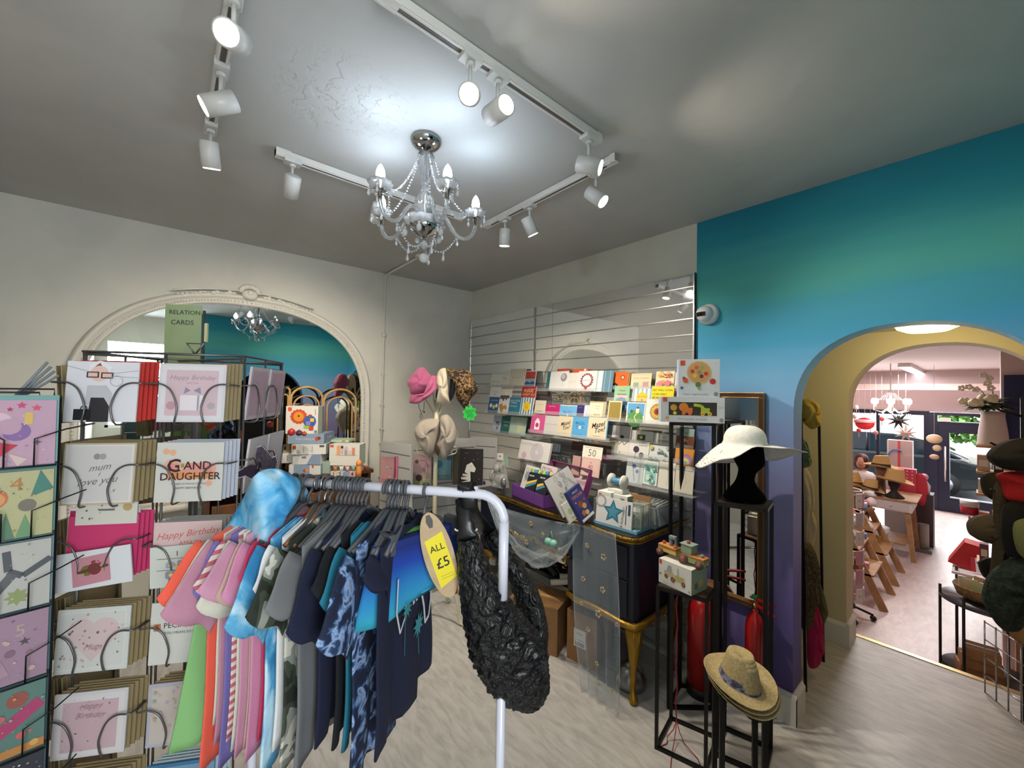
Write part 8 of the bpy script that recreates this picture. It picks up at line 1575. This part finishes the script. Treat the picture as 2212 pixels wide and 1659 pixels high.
for k in range(12): mb = MB(); a = k*PI/6; dv = V((math.cos(a), math.sin(a), 0)); beads(mb, [cc+V((0, 0, 1.82)), cc+dv*.14+V((0, 0, 1.66))], .025, .008); mb.ball(cc+dv*.22+V((0, 0, 1.44)), .01, crys, (1, 1, 1.8), 6, 4); mb.build('crystal_string', t)
light('shop_chandelier_lamp', 'POINT', cc+V((0, 0, 1.38)), 14, (1, .92, .85), .15)
# hanging decorations at the window
def hang(px, py, y, label, nm, cat, fn):
    q = P(px, py, y=y); t = thing(nm, label, cat, q); mb = MB(); fn(mb, q); mb.build('ornament', t); mb = MB(); mb.tube([q+V((0, 0, .05)), V((q.x, q.y, C2))], .003, M('#b8a8a4', .5), 4); mb.build('cord', t); return t
def starf(col, r):
    def f(mb, q):
        n = 9; vs = []
        for k in range(2*n): a = PI*k/n; rr_ = r if k % 2 == 0 else r*.35; vs.append(q+V((rr_*math.sin(a), 0, rr_*math.cos(a))))
        vs += [q+V((0, -.04, 0)), q+V((0, .04, 0))]; mb.add(vs, [(k, (k+1) % (2*n), 2*n) for k in range(2*n)]+[((k+1) % (2*n), k, 2*n+1) for k in range(2*n)], M(col, .5))
    return f
hang(1941, 908, 7.5, 'black paper star hanging in the shop window', 'paper_star', 'star', starf('#1c1814', .18))
hang(1957, 935, 7.3, 'beige paper star hanging just right of the black one', 'paper_star', 'star', starf('#b0988c', .17))
def ornf(mb, q): mb.ball(q, .13, M('#c8202c', .5), (1, .4, .8), 16, 8); mb.lathe([(.15, .02), (.14, .06), (.09, .07)], M('#d8a0a0', .5), q, 16)
hang(1868, 915, 6.6, 'red and pink watermelon shaped hanging ornament', 'hanging_ornament', 'ornament', ornf)
def mobf(mb, q): mb.ball(q, .09, M('#cdb490', .6), (1, .6, .8), 12, 8); mb.ball(q+V((.03, 0, -.14)), .05, M('#cdb490', .6), (1, .6, 1), 10, 6); mb.ball(q+V((0, 0, -.28)), .05, M('#c0a488', .6), (1.1, .6, .8), 10, 6)
hang(2018, 948, 6.6, 'cream felt mobile hanging beside the navy door frame', 'felt_mobile', 'mobile', mobf)
for k, (px, py) in enumerate(((1846, 900), (1855, 930), (1880, 920), (1892, 935), (1905, 905), (1850, 880))):
    q = P(px, py, y=7.0+.1*k); mb = MB(); mb.ball(q, .035, M(['#c8b0a8', '#b8483c', '#c8a8a4', '#b0706c', '#c4403c', '#d8ccc4'][k], .5), (1, .6, 1.2), 8, 6); mb.tube([q, q+V((0, 0, -.12))], .006, M('#b09890', .5), 5); mb.tube([q, V((q.x, q.y, C2))], .0025, M('#b8a8a4', .5), 4); solo(mb, 'hanging_trinket', 'small hanging trinkets near the shop window', 'ornament', 'trinkets hanging near the shop window')
# ------------------------------------------------------------------ hat table, trestles, goods on the left of the shop
pine = M('#a07850', .55, mix=('#8c6640', 12, .4, .65)); wht = M('#c9bfba', .5)
ht = thing('display_table', 'white and pine display table of straw hats in the shop', 'table', (2.6, 5.6, FZ)); tz = .28
mb = MB(); mb.box((2.2, 5.25, tz-.02), (3.02, 6.0, tz), pine); mb.build('top', ht)
mb = MB(); mb.box((2.55, 5.27, tz-.16), (2.97, 5.95, tz-.02), wht); mb.box((2.58, 5.262, tz-.145), (2.94, 5.27, tz-.035), M('#b8aeaa', .5)); mb.ball((2.76, 5.25, tz-.09), .012, wht); mb.build('drawer', ht)
for x, y, dx in ((2.92, 5.32, .06), (2.25, 5.32, -.05), (2.92, 5.95, .06), (2.25, 5.95, -.05)): mb = MB(); mb.bar((x, y, tz-.16), (x+dx, y, FZ), .05, .05, pine); mb.build('leg', ht)
mb = MB(); mb.box((2.25, 5.3, -.35), (2.9, 5.9, -.33), pine); mb.build('shelf', ht)
mb = MB(); mb.lathe([(.10, -.33), (.13, -.18), (.12, -.18)], M('#c8c4c4', .4), (2.6, 5.45, 0), 16); solo(mb, 'storage_tub', 'translucent storage tub on the low shelf of the hat table', 'tub')
st2 = M('#b8945c', .8, bump=(120, .4)); bkb = M('#1c1816', .7)
HB = 'straw hats on the display table'
q = V((2.78, 5.4, tz)); bs = thing('hat_bust', 'black mannequin bust under the wide straw hat on the display table', 'mannequin', q); mb = MB(); mb.lathe([(.10, 0), (.11, .01), (.06, .06), (.035, .09), (.04, .13), (.065, .17), (.07, .24), (.05, .29), (0, .31)], bkb, q, 20); mb.build('bust', bs)
fedora(q+V((0, 0, .24)), 1.15, .12, 'wide brimmed straw hat on the black bust, right of the hat table', nm='straw_hat', mt=st2, band=0, grp=HB)
q2 = V((2.62, 5.55, tz)); mb = MB(); mb.lathe([(.08, 0), (.06, .02), (.05, .3), (.07, .36), (.05, .40)], M('#6c4c3c', .5), q2, 16); solo(mb, 'hat_pedestal', 'brown pedestal carrying the highest straw hat', 'pedestal')
fedora(q2+V((0, 0, .40)), 1.1, .05, 'straw boater with a dark band on the brown pedestal, highest hat', mt=st2, band=bkb, grp=HB)
fedora(V((2.52, 5.35, tz+.08)), .95, .2, 'straw hat with a dark band lying left of the wide brimmed one', mt=st2, band=bkb, grp=HB)
for k in range(3): fedora(V((2.33, 5.4+.03*k, tz+.03+.05*k)), 1.0, -.15, ['lowest straw hat stacked at the left end of the hat table', 'middle straw hat stacked at the left end of the hat table', 'top straw hat stacked at the left end of the hat table'][k], mt=st2, band=0, grp=HB)
mb = MB(); puff(mb, [(1975, 1030), (1985, 1022), (1998, 1030), (2003, 1060), (2004, 1110), (1990, 1095), (1972, 1060)], (1990, 1060), .05, M('#b02434', .7), 6.1); solo(mb, 'red_bag', 'bright red bag hanging right behind the straw hats', 'bag')
mb = MB(); mb.box((2.66, 6.05, .25), (2.95, 6.2, .62), M('#b8384c', .6)); paint(mb, frame((2.8, 6.045, .5), (1, 0, 0), (0, 0, 1)), .28, .2, [('s', x/5-.4, y/4-.3, .05, 5, .5, '#d8a0a8') for x in range(5) for y in range(4)]); solo(mb, 'red_gift_box', 'red box with a pale star pattern behind the straw hats', 'box')
mb = MB(); mb.lathe([(.06, 0), (.07, .12), (.03, .2), (0, .22)], M('#c8c0c0', .5), (3.02, 6.3, .25), 14); mb.ball((3.02, 6.3, .5), .05, M('#c890a0', .5)); solo(mb, 'pink_topped_jar', 'white jar with a pink top near the window', 'jar')
mb = MB(); mb.box((2.92, 6.2, FZ), (3.12, 6.5, .25), M('#3c3030', .6)); solo(mb, 'plinth', 'dark plinth under the pink topped jar', 'plinth')
mb = MB(); mb.box((2.95, 5.9, FZ), (3.12, 6.1, FZ+.05), M('#5c5c54', .5)); mb.cyl((3.03, 6.0, FZ+.05), (3.03, 6.0, FZ+.4), .06, M('#8c8880', .5)); solo(mb, 'metal_canister', 'grey metal canister on a dark base right of the hat table', 'canister')
mb = MB(); mb.tube(arc((2.69, 6.56, .655), .12, 60, 300, 14, (1, 0, 0), (0, 0, 1), .2), .012, M('#4c6c9c', .5), 8); solo(mb, 'blue_lamp', 'blue and white curved ornament behind the hats', 'ornament')
mb = MB(); mb.box((2.57, 6.6, .45), (2.87, 6.8, 1.0), M('#c4a8a4', .4, alpha=.5)); mb.box((2.70, 6.59, .45), (2.73, 6.6, 1.0), M('#b03c3c', .5)); solo(mb, 'clear_display_case', 'clear display case with pink goods near the window', 'display case')
mb = MB(); mb.box((2.55, 6.5, FZ), (2.9, 6.9, .45), wht); solo(mb, 'white_cabinet', 'white cabinet under the clear display case', 'cabinet')
def trestle(x, y, label):
    t = thing('trestle_shelf', label, 'shelf', (x, y, FZ), 'pine trestle shelves in the shop')
    a = V((x+.02, y, 0))
    for s_ in (-1, 1):
        mb = MB(); mb.bar((x+.30, y+.28*s_, FZ), (x-.05, y+.28*s_, .28), .02, .07, pine); mb.build('leg', t)
        mb = MB(); mb.bar((x-.4, y+.28*s_, FZ), (x-.03, y+.28*s_, .28), .02, .07, pine); mb.build('leg', t)
    for z, w_ in ((-.22, .24), (.02, .12)): mb = MB(); mb.box((x-.02-w_, y-.29, z), (x-.02+w_, y+.29, z+.02), pine); mb.build('shelf', t)
    R = random.Random(int(y*10))
    for z, w_ in ((-.2, .22), (.04, .11), (.28, .08)):
        for k in range(5 if z < .1 else 4):
            cc_ = R.choice(['#a83c3c', '#c8b89c', '#c4c0bc', '#201c20', '#b88c3c', '#b87c8c', '#c9b8b4', '#5c6c8c', '#8c3c44']); mb = MB(); xx = x+w_*R.uniform(-.7, .7); yy = y-.22+.11*k; s_ = R.uniform(.035, .06)
            if k % 3 == 0: mb.lathe([(s_, 0), (s_*1.1, s_), (s_*.5, s_*1.8), (0, s_*2)], M(cc_, .4), (xx, yy, z+.0), 12)
            elif k % 3 == 1: mb.cbox((xx, yy, z+s_*.8), (s_*2, s_*1.8, s_*1.6), M(cc_, .5)); mb.cbox((xx, yy-s_*.91, z+s_*.8), (s_, .003, s_*.8), M('#d0c8c0', .5))
            else: mb.ball((xx, yy, z+s_*.7), s_, M(cc_, .5), (1.2, 1, .7), 10, 7)
            solo(mb, 'small_gift', 'small gifts crowded on the pine trestle shelves', 'gift', 'small gifts on the pine trestle shelves')
trestle(2.62, 3.55, 'nearest pine trestle shelf of gifts, just beyond the archway')
trestle(2.62, 4.45, 'second pine trestle shelf of gifts beyond the archway')
cs = thing('jewellery_spinner', 'white wire spinner of jewellery cards just beyond the inner arch', 'display stand', (2.62, 2.9, FZ)); cq = V((2.66, 2.9, 0))
mb = MB(); mb.cyl(cq+V((0, 0, FZ+.1)), cq+V((0, 0, .82)), .014, wht)
for z in [-.36+.22*k for k in range(6)]: mb.tube(arc(cq+V((0, 0, z)), .13, 0, 360, 20, (1, 0, 0), (0, 1, 0)), .005, wht, 5)
mb.build('frame', cs)
for k in range(5): a = k*1.257+.2; mb = MB(); mb.tube([cq+V((0, 0, FZ+.12)), cq+V((math.cos(a)*.22, math.sin(a)*.22, FZ+.06))], .012, blk, 6); mb.ball(cq+V((math.cos(a)*.22, math.sin(a)*.22, FZ+.03)), .028, blk, n=8, m=6); mb.build('caster_foot', cs)
R = random.Random(6); first = None
for zi in range(6):
    for k in range(5):
        a = -2.4+k*.62; p = cq+V((math.cos(a)*.15, math.sin(a)*.15, -.3+.19*zi)); r_ = V((-math.sin(a), math.cos(a), 0)); cc_ = R.choice(['#c4bcb8', '#b8b0ae', '#c9c4c0', '#b07888', '#a8a0a0'])
        card(frame(p, r_, (0, 0, 1)), .07, .14, cc_, [('c', 0, 0, .15, '#9c8c88')], 'carded jewellery hung on the white wire spinner', 'carded jewellery on the white spinner', .01, name='jewellery_card', cat='jewellery')
# shop assistant sitting behind the hat table
ps = thing('person', 'person with dark red hair and pale top sitting at the shop counter', 'person', (2.26, 6.45, FZ)); pc = V((2.26, 6.52, 0))
skin = M('#b88468', .5); top_ = M('#c4b8b4', .8); hair = M('#3c100e', .6, bump=(60, .5)); trs = M('#2a2c38', .8)
mb = MB(); 
def tb_(pts, rs, mt, n=12):
    sm = [bez([V(p) for p in pts], k/20) for k in range(21)]; mb.tube(sm, [lerp(rs, k/20) for k in range(21)], mt, n)
mb.lathe([(.11, -.1), (.15, -.05), (.15, .05), (.135, .15), (.15, .28), (.16, .36), (.12, .42), (.055, .445), (.048, .52)], skin, pc, 20, 1.15, .75)
def el(p): return pc+V(p)
tb_([el((.17, 0, .37)), el((.22, -.05, .22)), el((.24, -.12, .10))], [.05, .045, .037], skin); tb_([el((.24, -.12, .10)), el((.20, -.28, .16)), el((.14, -.36, .18))], [.037, .03, .024], skin)
tb_([el((-.17, 0, .37)), el((-.22, -.05, .22)), el((-.22, -.12, .10))], [.05, .045, .037], skin); tb_([el((-.22, -.12, .10)), el((-.14, -.28, .16)), el((-.06, -.36, .18))], [.037, .03, .024], skin)
for sx in (-1, 1): tb_([el((.08*sx, 0, -.05)), el((.1*sx, -.25, -.04)), el((.1*sx, -.42, -.06))], [.08, .075, .06], skin); tb_([el((.1*sx, -.42, -.06)), el((.1*sx, -.44, -.25)), el((.1*sx, -.42, FZ+.06))], [.06, .05, .035], skin)
for hx_, b0_ in ((.14, 1), (-.06, -1)):
    h0 = el((hx_, -.37, .18)); mb.ball(h0, .034, skin, (1, 1.2, .5), 10, 6)
    for f_ in range(4): mb.tube([h0+V((-.024+.016*f_, -.03, 0)), h0+V((-.026+.017*f_, -.065+.006*abs(f_-1.5), -.004)), h0+V((-.027+.0175*f_, -.085+.01*abs(f_-1.5), -.018))], [.0085, .008, .006], skin, 6)
    mb.tube([h0+V((-.03*b0_, 0, 0)), h0+V((-.05*b0_, -.03, -.004)), h0+V((-.045*b0_, -.05, -.01))], [.009, .008, .007], skin, 6)
hd_ = el((.0, -.03, .61)); n = 18; prof = [(-.11, .035), (-.10, .05), (-.07, .066), (-.03, .074), (.02, .077), (.06, .072), (.095, .05), (.11, .015)]
vs = [hd_+V((r*.95*math.cos(2*PI*k/n), r*1.15*math.sin(2*PI*k/n)-(.02*math.exp(-((z+.015)/.02)**2) if k == int(n*.75) else 0), z)) for z, r in prof for k in range(n)]
mb.add(vs, [(i*n+k, i*n+(k+1) % n, (i+1)*n+(k+1) % n, (i+1)*n+k) for i in range(len(prof)-1) for k in range(n)]+[tuple(range(n))[::-1]], skin, True); mb.build('body', ps)
mb = MB(); mb.lathe([(.125, -.1), (.165, -.05), (.162, .05), (.148, .15), (.162, .28), (.172, .36), (.13, .43), (.07, .45)], top_, pc, 20, 1.15, .78)
tb_([el((.17, 0, .38)), el((.225, -.05, .22)), el((.245, -.12, .10)), el((.205, -.26, .155))], [.06, .056, .05, .04], top_); tb_([el((-.17, 0, .38)), el((-.225, -.05, .22)), el((-.225, -.12, .10)), el((-.15, -.26, .155))], [.06, .056, .05, .04], top_); mb.build('top', ps)
mb = MB()
for sx in (-1, 1): tb_([el((.08*sx, .02, -.05)), el((.1*sx, -.25, -.04)), el((.1*sx, -.43, -.06))], [.095, .085, .072], trs); tb_([el((.1*sx, -.43, -.06)), el((.1*sx, -.44, -.25)), el((.1*sx, -.42, FZ+.08))], [.07, .06, .05], trs); mb.ball(el((.1*sx, -.47, FZ+.035)), .045, M('#1a1818', .6), (1, 2.2, .75), 12, 7)
mb.build('trousers', ps)
mb = MB(); mb.ball(hd_+V((0, .02, .03)), .098, hair, (1, 1.05, 1.05), 20, 12); mb.ball(hd_+V((.03, .03, -.05)), .07, hair, (1.1, .9, 1.2), 14, 9); mb.ball(hd_+V((-.03, .03, -.05)), .07, hair, (1.1, .9, 1.2), 14, 9); mb.build('hair', ps)
mb = MB()
for sx in (-.026, .026): mb.ball(hd_+V((sx, -.082, .012)), .009, M('#e8e4e0', .4), n=8, m=6); mb.ball(hd_+V((sx, -.089, .012)), .0045, M('#2a1c14', .3), n=8, m=6)
mb.bar(hd_+V((-.022, -.083, -.052)), hd_+V((.022, -.083, -.052)), .01, .009, M('#8c4038', .5)); mb.build('face', ps)
mb = MB(); mb.lathe([(.17, -.18), (.17, -.155)], M('#2c2a2c', .6), pc, 20); mb.cyl(pc+V((0, 0, FZ)), pc+V((0, 0, -.18)), .03, blk); mb.lathe([(.0, FZ), (.2, FZ), (.18, FZ+.03), (0, FZ+.03)], blk, pc, 20); solo(mb, 'stool', 'round dark stool under the seated person', 'stool')
mb = MB(); mb.box((1.75, 6.02, .08), (2.19, 6.2, .11), wht); mb.box((1.77, 6.04, FZ), (2.05, 6.18, .08), M('#a89c98', .6)); solo(mb, 'sales_counter', 'pale sales counter in front of the seated person', 'counter')
